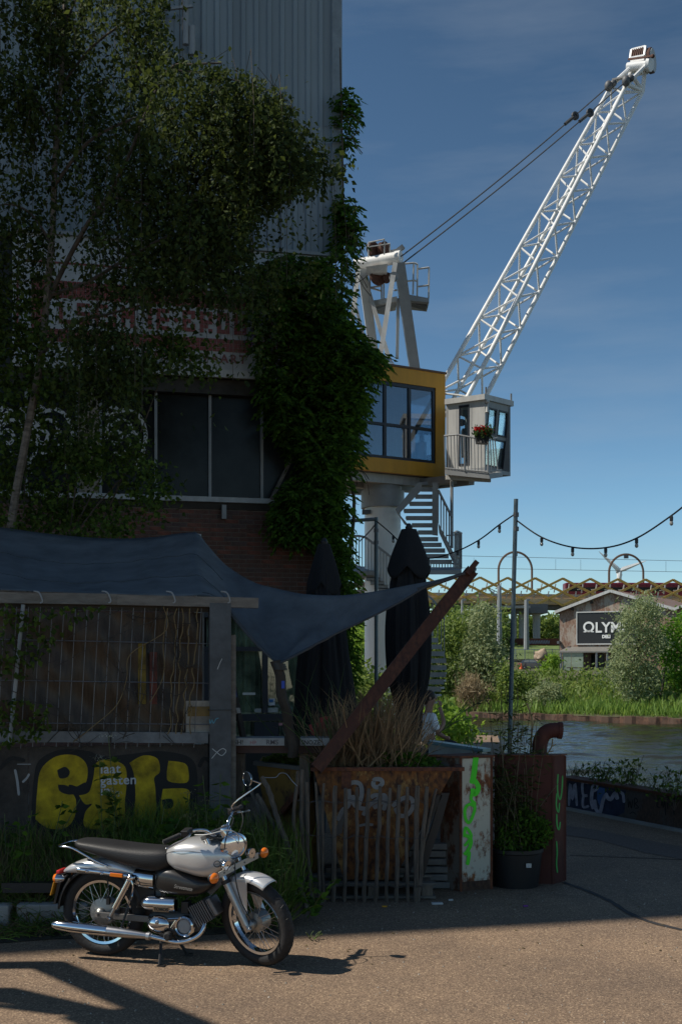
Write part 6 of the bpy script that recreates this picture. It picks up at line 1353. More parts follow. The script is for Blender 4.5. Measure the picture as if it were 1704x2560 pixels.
def stake(pts, w_, d0, d1, par, m=None, name='stake'):
    y0, y1 = pts[0][1], pts[-1][1]; P = [Q4(x, y, d0+(d1-d0)*(y-y0)/(y1-y0)) for x, y in pts]
    q = sm3(P, 4); r_ = w_/3.136/FPX*d0*.62; n = len(q); mb = MB()
    mb.tube([p+Vector((random.gauss(0, .004), 0, 0)) for p in q], [r_*(.78 if i == 0 else .9+.12*random.random()) for i in range(n)], 7)
    return obj(name, mb, m or M_['stake'], par, smooth=50)
for pts, w_ in stakes: stake(pts, w_, 10.38, 10.44, pf_)
stake([(1475, 350), (1410, 620), (1360, 900), (1322, 1232)], 20, 10.5, 10.44, pf_)
for zy in (450, 725, 1112):
    mb = MB(); pts = [Q4(x, zy+random.uniform(-12, 12)-(x-400)*(-.01), 10.36+random.uniform(-.02, .02)) for x in range(385, 1400, 40)]; mb.tube(sm3(pts, 3), .0028, 4); mb.tube(sm3([p+Vector((0, .05, random.uniform(-.01, .01))) for p in pts], 3), .0028, 4)
    obj('binding_wire', mb, M_['rope'], pf_)
ls = [([(112, 258), (160, 372), (215, 540), (290, 740), (385, 1020), (455, 1300)], 36, 10.35, 10.12, 'leftmost tall pale stake leaning against the skip, kinked near its top'), ([(70, 390), (140, 520), (210, 660), (320, 950), (385, 1235)], 30, 10.6, 10.4, None), ([(10, 340), (90, 520), (180, 760), (270, 1040)], 26, 10.8, 10.6, None), ([(-20, 420), (60, 640), (150, 860), (220, 1060)], 22, 10.9, 10.7, None), ([(200, 700), (262, 900), (330, 1100), (380, 1250)], 20, 10.5, 10.3, None)]
for i, (pts, w_, d0, d1, lb) in enumerate(ls):
    P0 = Q4(*pts[-1], d1); t = thing('leaning_stake', lb or ('second tall stake leaning behind the kinked pale one', 'dark stake leaning under the plank counter', 'farthest left thin stake leaning behind the motorcycle mirror', 'short thin stake leaning low beside the front wheel')[i-1], 'stake', Vector((P0.x, P0.y, 0)), 'loose stakes leaning beside the skip'); stake(pts, w_, d0, d1, t)
mb = MB(); mb.tube(sm3([Q4(130, 262, 10.34), Q4(215, 262, 10.33), Q4(250, 230, 10.32), Q4(300, 235, 10.32), Q4(345, 290, 10.32), Q4(385, 330, 10.34)], 5), .0035, 5); obj('loose_wire', mb, M_['gal'], label='bent loose wire between the leaning stake and the fence', cat='wire')
for k, (pts, w_, nm) in enumerate((([(1545, 385), (1480, 620), (1385, 900), (1345, 1040)], 64, 'thick black charred board leaning at the right end of the fence'), ([(1500, 400), (1400, 640), (1300, 880), (1210, 1110)], 40, 'thin black charred board leaning behind the last stakes'))):
    t = thing('charred_board', nm, 'board', Q4(*pts[-1], 10.55)); P = [Q4(x, y, 10.58) for x, y in pts]; mb = MB(); wv = Vector((w_/3.136/FPX*10.6*.5, 0, 0)); mb.loft([[p-wv, p+wv, p+wv+Vector((0, .05, 0)), p-wv+Vector((0, .05, 0))] for p in P]); obj('board', mb, M_['black'], t)
# stack of concrete slabs seen in the gap
M_['dark_slab'] = mat('grey_slab', (.15, .15, .145), .85, var=.2)  # plain darker grey for the stacked slabs
ss = thing('slab_stack', 'stack of grey concrete slabs between fence and white box', 'slabs', GQ(1430, 1130))
c0 = Q4(1430, 1130, 10.95)
for k in range(6):
    mb = MB(); mb.box((c0.x+random.uniform(-.02, .02)-.02*k*.3, 11.15+random.uniform(-.02, .02), .04+.075*k), (.36, .3, .06)); obj('slab', mb, M_['dark_slab'], ss, bevel=.006)
# white rusty box column with neon tag
G1 = ZM(1080, 1760, 1568/624)
wb = thing('rusty_white_box', 'rusty white steel box standing with neon green tag', 'steel box', ground(1154, 2222))
cz = lambda x, y, d: G1(x, y, d)
gA, gB, gC = ground(1080+50/2.513, 1760+1155/2.513), ground(1080+178/2.513, 1760+1178/2.513), ground(1080+370/2.513, 1760+1160/2.513)
gD = gA+(gC-gB)+Vector((0, .05, 0)); ztp = G1(300, 330, gC.y).z
def wallbox(name, p, q, z0, z1, th, m, par, off=0):
    t_ = (q-p).normalized(); n_ = Vector((t_.y, -t_.x, 0)); mb = MB(); a = [p+n_*off+Z*z0, q+n_*off+Z*z0, q+n_*(off-th)+Z*z0, p+n_*(off-th)+Z*z0]; mb.hexa(a, [v+Z*(z1-z0) for v in a]); return obj(name, mb, m, par)
mb = MB(); mb.hexa([gA, gB, gC, gD], [p+Z*ztp for p in (gA, gB, gC, gD)]); obj('core', mb, M_['rustdark'], wb)
wallbox('painted_face', gB, gC, .09, ztp-.01, .006, M_['rustwhite'], wb, .006)
wallbox('skirt', gB, gC, .0, .088, .008, rustmat('skirt', (.05, .045, .04), (.04, .02, .012), (.10, .05, .03), .5, 6), wb, .008)
for p in (gB, gC): mb = MB(); mb.box(p+Z*(ztp/2), (.025, .03, ztp)); obj('corner_seam', mb, M_['rust'], wb)
t_ = (gC-gA); mb = MB(); o_ = Vector((0, 0, ztp)); rim = [gA+Vector((-.14, -.03, 0)), gB+Vector((-.01, -.03, 0)), gC+Vector((.03, -.03, 0)), gD+Vector((.05, .03, 0))]; mb.hexa([p+o_ for p in rim], [p+o_+Z*.018 for p in rim]); obj('top_plate', mb, M_['rust'], wb)
def P1(a, b_, o): p = hit(1080+a/2.513, 1760+b_/2.513, gB, ((gC-gB).cross(Z)).normalized()); n_ = (gC-gB).cross(Z).normalized(); return p+n_*(.0075+o*.0012)
mb = MB()
for i, (st_, w_) in enumerate((([(272, 330), (265, 380), (258, 440), (245, 500)], 28), ([(240, 470), (262, 480), (285, 520), (275, 555), (255, 565), (250, 530)], 24), ([(245, 560), (240, 600), (262, 625), (240, 640)], 16), ([(212, 635), (200, 670), (205, 720), (225, 745), (245, 715), (262, 660), (255, 625), (225, 632), (208, 640)], 15), ([(196, 835), (206, 775), (240, 825), (215, 870), (196, 890)], 14), ([(196, 820), (232, 840), (236, 880), (215, 925), (195, 945)], 18), ([(226, 925), (222, 970), (214, 1010)], 18))): mb.ribbon(st_, w_*1.25, P1, i+1)
obj('neon_tag', mb, M_['ggreen'], wb)
# black tub pot with a bamboo-like shrub
pc = ground(1080+545/2.513, 1760+1168/2.513)+Vector((0, .25, 0))
pot = thing('plant_pot', 'large round black plastic pot beside the white box', 'pot', pc)
mb = MB(); mb.lathe([(.225, 0), (.262, .33), (.275, .34), (.275, .375), (.255, .375), (.25, .33)], Matrix.Translation(pc), 32); obj('tub', mb, M_['black'], pot, smooth=40)
mb = MB(); mb.lathe([(.25, .30), (.0, .32)], Matrix.Translation(pc), 20, False); obj('soil', mb, M_['bark'], pot)
lp = G1(605, 1015, pc.y-.262); mb = MB(); mb.box(lp, (.05, .006, .04)); obj('label', mb, M_['lgrey'], pot)
pl = thing('bamboo_plant', 'tall bamboo-like shrub with thin canes in the black pot', 'plant', pc+Z*.34)
mb = MB(); P = []; DR = []
for k in range(44):
    a = pc+Vector((random.gauss(-.04, .11), random.gauss(0, .1), .33)); tx = random.gauss(-.05, .20); hgt_ = random.uniform(.6, 1.62); q = [a, a+Vector((tx*.3, 0, hgt_*.5)), a+Vector((tx, random.gauss(0, .1), hgt_))]; q = sm3(q, 5); mb.tube(q, .0035, 4)
    for j in range(random.randint(22, 48)):
        t = random.uniform(.25, 1); p = q[int(t*(len(q)-1))]
        dv = (random.gauss(0, 1), random.gauss(0, 1), random.gauss(-.1, .5)); P.append((p.x+dv[0]*.02, p.y+dv[1]*.02, p.z)); DR.append(dv)
obj('canes', mb, mat('cane', (.10, .085, .045), .7), pl, smooth=True, kind='stuff'); v, f = leafmesh(np.array(P), np.array(DR), .085, .017); npobj('cane_leaves', v, f, L_birch, pl, kind='stuff')
xy = inpoly([(1140, 1950), (1150, 1900), (1185, 1880), (1200, 1850), (1230, 1870), (1262, 1890), (1270, 1930), (1240, 1955), (1190, 1965)], 2000); v, f = leafmesh(Darr(xy, pc.y+RNG.normal(0, .12, 2000)), RNG.normal(size=(2000, 3))+np.array([0, 0, .1]), .055, .022); npobj('lower_foliage', v, f, L_wis, pl, kind='stuff')
# rusty box with elbow pipe
rx_ = thing('rusty_pipe_box', 'dark rust-red steel box with a ribbed elbow pipe on top', 'steel box', ground(1386, 2210))
r0, r1, r2 = ground(1080+390/2.513, 1760+1122/2.513), ground(1080+758/2.513, 1760+1132/2.513), ground(1080+832/2.513, 1760+1112/2.513)
r0 = r1+(r0-r1); r3 = r0+(r2-r1); zt2 = G1(840, 320, r2.y).z
rr_ = rustmat('rust_red', (.075, .020, .014), (.05, .016, .011), (.105, .034, .02), .5, 2.5, fine=14)
mb = MB(); mb.hexa([r0, r1, r2, r3], [p+Z*zt2 for p in (r0, r1, r2, r3)]); obj('box', mb, rr_, rx_)
mb = MB(); o_ = Z*zt2; rim = [r0+Vector((-.02, -.02, 0)), r1+Vector((0, -.025, 0)), r2+Vector((.02, -.01, 0)), r3+Vector((.02, .02, 0))]; mb.hexa([p+o_ for p in rim], [p+o_+Z*.012 for p in rim]); obj('lid', mb, M_['rust'], rx_)
for p in (r1, r2): mb = MB(); mb.box(p+Z*(zt2/2), (.022, .022, zt2-.02)); obj('edge_angle', mb, rr_, rx_)
dp = r1.y+.28
ep = sm3([G1(672, 330, dp), G1(674, 260, dp), G1(690, 205, dp), G1(725, 172, dp), G1(770, 165, dp), G1(800, 166, dp)], 4); rad = 44/2.513/FPX*dp
pp = sub('elbow_pipe', rx_)
mb = MB(); mb.tube(ep, [rad*(1.0 if i % 2 else 1.05) for i in range(len(ep))], 20, False); obj('elbow', mb, rr_, pp, smooth=25, solid=.008); mb = MB(); e_ = ep[-1]; mb.ring(basis(ep[-1]-ep[-2], e_), rad*1.04, [(-.012, -.02), (.012, -.02), (.012, .02), (-.012, .02)], 24); obj('flange', mb, rr_, pp)
def P2(a, b_, o): n_ = (r1-r0).cross(Z).normalized(); p = hit(1080+a/2.513, 1760+b_/2.513, r1, n_); return p+n_*(.002+.0012*o)
def P3(a, b_, o): n_ = (r2-r1).cross(Z).normalized(); p = hit(1080+a/2.513, 1760+b_/2.513, r1, n_); return p+n_*(.002+.0012*o)
mb = MB()
for i, st_ in enumerate(([(788, 440), (784, 500), (786, 560), (800, 600), (812, 540), (816, 450)], [(780, 560), (776, 640), (790, 680), (796, 620)], [(778, 690), (780, 760), (792, 790), (800, 740)], [(776, 860), (780, 930), (776, 1000), (782, 1060)])): mb.ribbon(st_, 9, P3, i)
obj('neon_tag', mb, mat('green_tag', (.06, .36, .07), .7), rx_)
# bare pale cane behind the pipe
mb = MB(); mb.tube(sm3([G1(612, 340, 11.6), G1(622, 200, 11.6), (G1(626, 100, 11.6)), G1(605, 30, 11.6), G1(592, -5, 11.6)], 4), .010, 5); obj('bare_cane', mb, mat('pale_cane', (.36, .26, .12), .7), smooth=True, label='bare tan cane rising left of the elbow pipe', cat='stick')
mb = MB(); mb.tube(sm3([G1(722, 312, 11.75), G1(745, 275, 11.75), G1(752, 250, 11.75), G1(754, 220, 11.75)], 3), .007, 5); mb.tube([G1(748, 268, 11.75), G1(775, 252, 11.75)], .005, 5); mb.tube([G1(735, 300, 11.75), G1(760, 295, 11.75)], .006, 5); obj('bare_twig', mb, bpy.data.materials['pale_cane'], smooth=True, label='short forked tan twig right of the elbow pipe', cat='stick')
# low shed with a teal roof lip
sh_ = thing('low_shed', 'low pale shed with thin teal metal roof behind the boxes', 'shed', D(1050, 1790, 13.2))
a = [D(985, 1702, 13), D(1098, 1722, 12.6), D(1120, 1722, 14), D(1000, 1702, 14.6)]
mb = MB(); mb.hexa([Vector((p.x, p.y, 0)) for p in a], [p-Z*.04 for p in a]); obj('wall', mb, M_['lgrey'], sh_)
b4 = [p+Vector((d_, e_, 0)) for p, d_, e_ in zip(a, (-.06, .05, .05, -.06), (-.06, -.06, .06, .06))]; mb = MB(); mb.hexa([p-Z*.038 for p in b4], b4); obj('roof', mb, mat('teal_roof', (.13, .24, .26), .4), sh_)
# quay wall with graffiti
qw = thing('quay_wall', 'low rusty quay wall with pale graffiti letters along the river', 'wall', Vector((4, 15.6, 0)))
w0, w1 = Vector((3.28, 17.15, 0)), Vector((9.0, 5.17, 0)); hq = .45
qm = rustmat('quay_wall_paint', (.085, .075, .068), (.055, .036, .027), (.105, .062, .042), .5, 1.6)
dirq = (w1-w0).normalized(); nL = int((w1-w0).length/1.4)
for k in range(nL+1):
    a, b_ = w0+dirq*1.4*k, w0+dirq*min(1.4*(k+1)-.012, (w1-w0).length); wallbox('wall_panel', a, b_, 0, hq-.02, .22, qm, qw, .0)
wallbox('coping', w0, w1, hq-.02+.001, hq+.02, .30, M_['rust'], qw, .03)
wallbox('kerb', w0, w1, 0, .035, .09, M_['conc'], qw, .11)
nq = dirq.cross(Z).normalized(); nq = nq if nq.y < 0 else -nq
def P5(a, b_, o): return hit(1080+a/2.513, 1760+b_/2.513, w0, nq)+nq*(.002+.0012*o)
mb = MB(); mb.add([P5(x, y, 0) for x, y in ((850, 480), (1215, 545), (1205, 680), (1160, 705), (1040, 700), (900, 655), (850, 640))][::-1], [tuple(range(7))]); obj('dark_backing', mb, mat('deep_blue_spray', (.022, .030, .060), .8, var=.4, scale=5), qw)
mb = MB(); mb.add([P5(x, y, 1) for x, y in ((1035, 520), (1085, 530), (1080, 590), (1050, 640), (1035, 600))][::-1], [tuple(range(5))]); obj('blue_patch', mb, mat('blue_spray', (.05, .11, .26), .8), qw)
mb = MB()
for i, (st_, w_) in enumerate((([(858, 640), (866, 500), (880, 600), (896, 500), (908, 640)], 16), ([(980, 495), (945, 495), (948, 570), (975, 575), (950, 580), (948, 645), (985, 640)], 16), ([(1010, 510), (1000, 600), (1012, 660)], 22), ([(1100, 560), (1075, 600), (1055, 680), (1030, 660), (1020, 600)], 22), ([(1090, 570), (1120, 600), (1150, 560), (1165, 600)], 24), ([(1180, 550), (1200, 570), (1205, 620)], 18), ([(1010, 510), (1030, 500), (1040, 530), (1015, 550)], 14))): mb.ribbon(st_, w_, P5, i+2)
obj('pale_letters', mb, mat('lilac_grey_spray', (.33, .32, .38), .8, var=.3, scale=8), qw)
mb = MB()
for i, (st_, w_) in enumerate((([(1228, 590), (1232, 650), (1240, 610), (1250, 655), (1258, 600)], 6), ([(1268, 650), (1272, 590), (1290, 610), (1275, 625), (1295, 650), (1272, 655)], 6), ([(1240, 690), (1260, 678), (1280, 695)], 5), ([(1440, 590), (1418, 600), (1412, 640), (1430, 650)], 7), ([(1440, 640), (1445, 600), (1452, 650), (1462, 610), (1466, 700)], 7), ([(1480, 660), (1480, 620), (1500, 640), (1515, 620), (1520, 700)], 7), ([(1465, 590), (1478, 582), (1490, 592), (1476, 602)], 6))): mb.ribbon(st_, w_, P5, i+2)
obj('black_tag', mb, M_['gblack'], qw)
# weeds beyond the wall
n = 240; xy = inpoly([(1300, 1790), (1330, 1775), (1400, 1785), (1440, 1790), (1568, 1820), (1568, 1838), (1420, 1815), (1300, 1795)], n); dd_ = 17.6-2.9*(xy[:, 0]-1300)/268
blades('reeds', Darr(xy, dd_), Darr(xy, dd_)+np.stack([RNG.normal(.03, .10, n), RNG.normal(0, .1, n), RNG.uniform(.08, .26, n)], 1), .010, L_birch, label='thin grass growing along the river side of the quay wall', cat='grass', kind='stuff')
for k, (x, y, s_, lb) in enumerate(((1385, 1795, .9, 'leafy weed rising behind the wall nearest the pipe box'), (1440, 1800, 1.1, 'bushy weed behind the middle of the quay wall'), (1550, 1822, 1.0, 'bushy weed behind the wall at the right edge'))):
    d = 17.4-2.9*(x-1300)/268; b_ = D(x, y+25, d); t = thing('weed', lb, 'weed', b_, 'weeds behind the quay wall'); n = 150
    st = np.array(b_)+np.stack([RNG.normal(0, .14*s_, n), RNG.normal(0, .1, n), RNG.uniform(0, .42*s_, n)], 1); v, f = leafmesh(st, RNG.normal(size=(n, 3))+np.array([0, 0, .3]), .075, .035); npobj('leaves', v, f, L_shrub, t, kind='stuff')
    mb = MB(); [mb.tube([b_-Z*.1, b_+Vector((random.gauss(0, .12), 0, random.uniform(.3, .5)*s_))], .004, 4) for _ in range(7)]; obj('stem', mb, M_['bark'], t, kind='stuff')
# lit bush between skip and river, tree-of-leaves by the stairs
def bush(name, label, poly, d0, d1, n, lm, L_, W_, cat='bush'):
    c = D(np.array(poly)[:, 0].mean(), 1700, (d0+d1)/2); c.z = 0; t = thing(name, label, cat, c); nc = max(8, n//60); ctr = Darr(inpoly(poly, nc), RNG.uniform(d0, d1, nc)); idx = RNG.integers(0, nc, n); P = ctr[idx]+RNG.normal(0, 1, (n, 3))*np.array([.22, .3, .2])
    v, f = leafmesh(P, RNG.normal(size=(n, 3))+np.array([0, 0, -.2]), L_, W_); npobj('foliage', v, f, lm, t, kind='stuff'); mb = MB()
    for k in range(nc): mb.tube([Vector((c.x, c.y, 0)), (c+Vector(ctr[k]))/2+Z*.2, Vector(ctr[k])], [.02, .014, .005], 5)
    obj('stem', mb, M_['bark'], t, smooth=True, kind='stuff')
bush('hedge_bush', 'sunlit green bush at the quay edge right of the sitting person', [(1000, 1690), (1005, 1655), (1030, 1640), (1055, 1650), (1072, 1690), (1060, 1705), (1010, 1700)], 25, 27, 1500, L_bright, .16, .09)
bush('hedge_bush', 'green bush at the foot of the crane column', [(820, 1640), (825, 1560), (850, 1540), (880, 1580), (890, 1650), (860, 1690), (830, 1690)], 25.5, 27.5, 1800, L_mid, .15, .08)
bush('hedge_bush', 'bright green bush left of the crane column behind the tarp', [(800, 1640), (805, 1440), (840, 1420), (845, 1560), (850, 1640)], 31, 33, 1500, L_bright, .2, .1)
mb = MB()
for pts in ([(1000, 1700), (1040, 1655), (1085, 1625), (1110, 1610)], [(1010, 1685), (1050, 1660), (1095, 1650)], [(1035, 1660), (1060, 1632), (1075, 1615)]): mb.tube(sm3([D(x, y, 13.6) for x, y in pts], 4), .006, 4)
obj('bare_branch', mb, M_['bark'], smooth=True, label='thin bare branches reaching right past the sitting person', cat='branch')
# grass strip and weeds behind the motorcycle
earth = mat('dark_earth', (.055, .045, .032), .95, var=.4, scale=6, bump=.6)
mb = MB()
def gz(x, y): return .02+.14*sstep(9.1, 9.9, y)*sstep(-.4, -1.6, x)+.05*sstep(9.0, 9.5, y)
def gy0(x): return 8.96+.13*(x+2.5)+.05*math.sin(x*5)
X0, X1 = -5.5, -.40
mb.grid(lambda u, v: (lambda x: (lambda y: Vector((x, y, .006+gz(x, y)*min(1, v*4)+.02*math.sin(x*9+y*7)*min(1, v*4))))(gy0(x)+(10.8-gy0(x))*v))(X0+(X1-X0)*u), 60, 16)
obj('grass_verge', mb, earth, smooth=True, kind='structure')
LG = leafmat('verge_grass', (.05, .10, .016), (.18, .27, .05), .35, .8); LD = leafmat('verge_dry', (.10, .075, .035), (.22, .17, .09), .2, .85)
n = 17000; x = RNG.uniform(-3.4, -.42, n); u = RNG.uniform(0, 1, n)**.8; y0 = np.array([gy0(a) for a in x]); y = y0+.02+(10.72-y0)*u
tall = np.clip((y-9.0)/.9, .22, 1)*np.where(x < -2.1, .75, 1.0); r0_ = np.stack([x, y, np.array([gz(a, b_) for a, b_ in zip(x, y)])], 1); h_ = RNG.uniform(.12, .56, n)*tall*np.where(y > 10.1, 1.35, 1)
tp_ = r0_+np.stack([RNG.normal(0, .10, n), RNG.normal(-.02, .10, n), h_], 1); dry = RNG.uniform(0, 1, n) < np.where(x < -2.0, .45, .12)
blades('verge_grass', r0_[~dry], tp_[~dry], .009, LG, kind='stuff'); blades('dry_verge_grass', r0_[dry], tp_[dry], .008, LD, kind='stuff')
def weed(label, x, y, hgt_, n_st, lm, L_, W_, spread=.10, umb=None, group='tall weeds on the verge behind the motorcycle'):
    b_ = Vector((x, y, gz(x, y))); t = thing('tall_weed', label, 'weed', b_, group); mb = MB(); P = []; DR = []; U = []
    for k in range(n_st):
        a = b_+Vector((random.gauss(0, spread*.5), random.gauss(0, spread*.5), 0)); tp = a+Vector((random.gauss(0, spread), random.gauss(0, spread), hgt_*random.uniform(.6, 1))); q = sm3([a, a.lerp(tp, .5)+Vector((random.gauss(0, .02), 0, 0)), tp], 5); mb.tube(q, .004, 4)
        for j in range(int(26*hgt_)):
            tt = random.uniform(.15, 1); p = q[int(tt*(len(q)-1))]; az = random.uniform(0, 6.28); P.append(tuple(p)); DR.append((math.cos(az), math.sin(az), random.uniform(-.5, .5)))
        U.append(tp)
    obj('stem', mb, mat('weed_stem', (.07, .10, .03), .7) if 'weed_stem' not in bpy.data.materials else bpy.data.materials['weed_stem'], t, smooth=True, kind='stuff'); v, f = leafmesh(np.array(P), np.array(DR), L_, W_); npobj('leaves', v, f, lm, t, kind='stuff')
    if umb:
        P = []; DR = []
        for q in U:
            for j in range(40): P.append((q.x+random.gauss(0, .035), q.y+random.gauss(0, .035), q.z+random.gauss(0, .012))); DR.append((random.gauss(0, 1), random.gauss(0, 1), .4))
        v, f = leafmesh(np.array(P), np.array(DR), .012, .010); npobj('umbel', v, f, umb, t, kind='stuff')
wu = leafmat('white_umbel', (.25, .26, .22), (.42, .43, .38), .2)
weed('tall nettle-like weed in front of the steel post', -1.06, 10.0, 1.12, 7, L_wis, .10, .035, .09)
weed('white umbel weed standing before the yellow letters', -1.98, 10.1, 1.35, 4, L_shrub, .09, .05, .16, wu)
weed('broad leafy weed before the stencilled words', -1.72, 9.95, .72, 7, L_wis, .11, .07, .15)
weed('leafy weed at the right end of the yellow letters', -1.30, 10.1, .85, 5, L_shrub, .07, .03, .12, leafmat('tan_seed', (.16, .14, .07), (.26, .22, .12), .2))
weed('weed spilling over the dark corner by the left edge', -2.85, 9.9, .85, 6, L_wis, .09, .04, .2)
weed('feathery weed between the headlamp and leaning stakes', -.55, 9.85, .75, 8, L_mid, .10, .012, .15)
weed('low green weed beside the front wheel', -.28, 9.6, .40, 7, L_wis, .09, .04, .12); weed('tiny weed in the asphalt right of the front wheel', -.22, 8.98, .06, 6, L_wis, .04, .015, .04)
# stone kerb at the left and a black tray on it
kb = thing('stone_kerb', 'short row of grey kerb blocks at the left edge', 'kerb', Vector((-2.6, 9.25, 0)), None)
for k in range(3): mb = MB(); mb.box((-2.36-.62*k, 9.36-.08*k, .11+.01*k), (.58, .13, .22)); obj('block', mb, M_['conc'], kb, bevel=.012)
mb = MB(); c = D(75, 2040, 9.5); mb.box(c, (.42, .25, .05)); mb.box(c+Vector((0, -.12, .03)), (.44, .02, .05)); obj('black_tray', mb, M_['black'], label='flat black tray lying on the kerb behind the rear wheel', cat='tray')
# litter
for x, y, m, lb, s_ in ((1005, 2080, 'gpaint', 'long scrap of white paper before the paling fence', .05), (1036, 2072, 'gpaint', 'small white crumpled scrap by the last stake', .02), (884, 2087, 'ochre', 'small tan leaf lying before the fence', .022), (1208, 2258, None, 'tiny purple scrap lying in front of the pot', .02)):
    p = ground(x*K, (y if lb[0] != 't' or 'purple' not in lb else 2086)*K); mb = MB(); mb.box(p+Z*.008, (s_*2, s_, .012), Matrix.Rotation(random.random()*.6, 4, 'Z')); obj('litter', mb, M_[m] if m else mat('purple_scrap', (.22, .05, .28), .6), label=lb, cat='litter')
# loose grit and chips of stone on the asphalt
n = 900; gxy = np.stack([RNG.uniform(-3, 5, n), RNG.uniform(5.5, 14, n)], 1); g_ = MB()
for (x, y) in gxy:
    if y > gy0(max(-5, min(-.4, x)))-.05 and x < -.35: continue
    s_ = random.uniform(.004, .011); a = random.random()*6; dx, dy = math.cos(a)*s_, math.sin(a)*s_; g_.add([(x-dx, y-dy, 0), (x+dy, y-dx, 0), (x+dx, y+dy, 0), (x-dy, y+dx, 0), (x, y, s_*.9)], [(0, 1, 4), (1, 2, 4), (2, 3, 4), (3, 0, 4)])
obj('grit', g_, mat('stone_chips', (.30, .26, .21), .9, var=.4, scale=3), kind='stuff')
n = 160; lx = np.stack([RNG.uniform(-3, 4, n), RNG.uniform(8.2, 11.5, n), np.full(n, .006)], 1); lx = lx[(lx[:, 0] > -.3) | (lx[:, 1] < 9.0)]; dl = RNG.normal(size=lx.shape); dl[:, 2] = .05; v, f = leafmesh(lx, dl, .032, .022, .4, .9); npobj('fallen_leaves', v, f, LD, kind='stuff')
# ---- unseen steel frame added past the left edge, shaped back from its shadow bars
gf = thing('shadow_gantry', 'unseen braced steel frame added at left to bar the asphalt with shadow', 'gantry', Vector((-6, 9.3, 0)))
def up_sun(x, y):       # where a shadow point on the asphalt comes from in the frame's plane
    t = (x+6)/math.cos(R(SUN_PHI)); return y+math.sin(R(SUN_PHI))*t, math.tan(R(SUN_EL))*t
A0, A1_ = up_sun(-2.13, 8.29), up_sun(-.944, 6.94); C0_, C1_, C2_ = up_sun(-2.28, 7.61), up_sun(-1.56, 7.15), up_sun(-1.35, 6.94); D1_ = up_sun(-1.22, 7.19)
ex_ = lambda a, b_, t: (a[0]+(b_[0]-a[0])*t, a[1]+(b_[1]-a[1])*t)
for a, b_, w_ in (((A0[0], 0), A0, .2), ((C0_[0], 0), C0_, .2), (ex_(A0, A1_, -.01), ex_(A0, A1_, 1.5), .17), (ex_(C0_, C1_, -.01), C1_, .17), (C1_, ex_(C1_, C2_, 2.6), .24), (C1_, D1_, .08), ((C0_[0]-.02, C0_[1]-.35), (C1_[0]+.02, C1_[1]-.10), .07), ((C0_[0]-.1, C0_[1]-.5), (C1_[0], C1_[1]-.22), .06)):
    mb = MB(); mb.bar(Vector((-6, a[0], a[1])), Vector((-6, b_[0], b_[1])), w_, w_, Vector((1, 0, 0))); obj('member', mb, M_['dgrey'], gf)
# ================================================================ PERSON SITTING BEHIND THE DRY GRASS
def skinbody(name, chains, mat_, parent, label=None, sub_=2):
    """one continuous surface grown over joints: chains of (point, radius); first point of a chain may be an index to join"""
    me = bpy.data.meshes.new(name); V = []; E = []; Rr = []
    for ch in chains:
        prev = None
        for it in ch:
            if isinstance(it, int): prev = it; continue
            V.append(tuple(Vector(it[0])-ORG[parent])); Rr.append(it[1]); i = len(V)-1
            if prev is not None: E.append((prev, i))
            prev = i
    me.from_pydata(V, E, []); o = bpy.data.objects.new(name, me); COL.objects.link(o); o.parent = parent; ORG[o] = ORG[parent]
    m = o.modifiers.new('skin', 'SKIN'); m.use_smooth_shade = True
    for i, r in enumerate(Rr): me.skin_vertices[0].data[i].radius = r if isinstance(r, tuple) else (r, r)
    me.skin_vertices[0].data[0].use_root = True
    s_ = o.modifiers.new('sub', 'SUBSURF'); s_.levels = s_.render_levels = sub_
    bpy.context.view_layer.update(); dg = bpy.context.evaluated_depsgraph_get(); nm = bpy.data.meshes.new_from_object(o.evaluated_get(dg)); o.modifiers.clear(); o.data = nm
    nm.materials.clear(); nm.materials.append(mat_)
    for p in nm.polygons: p.use_smooth = True
    return o
pd = 17.6; head = D(988, 1606, pd); seat_z = head.z-.80
px_, py_ = head.x-.03, pd
per = thing('person', 'person in white T-shirt sitting beyond the dry grass, seen from behind', 'person', Vector((px_, py_, 0)))
def Pp(x, y, z): return Vector((px_+x+.12*max(0, .5-abs(z-.45))*0, py_+y, seat_z+z))     # faces right and away
skin = mat('skin_tone', (.36, .20, .14), .6, var=.05); shirt = mat('white_cotton', (.80, .82, .85), .85, var=.05, bump=.1, bscale=90); tro = mat('dark_trousers', (.02, .02, .025), .9)
hd_ = (Pp(.03, .0, .82), .085)
skinbody('body', [[(Pp(0, 0, .10), (.15, .12)), (Pp(-.01, 0, .30), (.15, .11)), (Pp(0, .0, .48), (.16, .10)), (Pp(.01, 0, .57), (.08, .07)), (Pp(.02, 0, .65), (.052, .052)), (Pp(.03, 0, .71), (.065, .075)), (Pp(.035, .0, .80), (.078, .095)), (Pp(.035, 0, .875), (.055, .07))],
  [2, (Pp(.05, -.17, .52), .056), (Pp(.13, -.22, .28), .044), (Pp(.24, -.12, .42), .036), (Pp(.20, -.07, .60), .028), (Pp(.17, -.06, .67), .036)],
  [2, (Pp(.03, .18, .52), .056), (Pp(.12, .24, .28), .044), (Pp(.28, .20, .18), .034), (Pp(.36, .16, .16), .036)],
  [0, (Pp(.08, -.10, .05), .088), (Pp(.44, -.13, .08), .068), (Pp(.47, -.14, -.18), .056), (Pp(.45, -.14, -.42), .042), (Pp(.55, -.15, -.46), .035)],
  [0, (Pp(.08, .10, .05), .088), (Pp(.44, .14, .08), .068), (Pp(.48, .15, -.18), .056), (Pp(.46, .15, -.42), .042), (Pp(.56, .16, -.46), .035)]], skin, per)
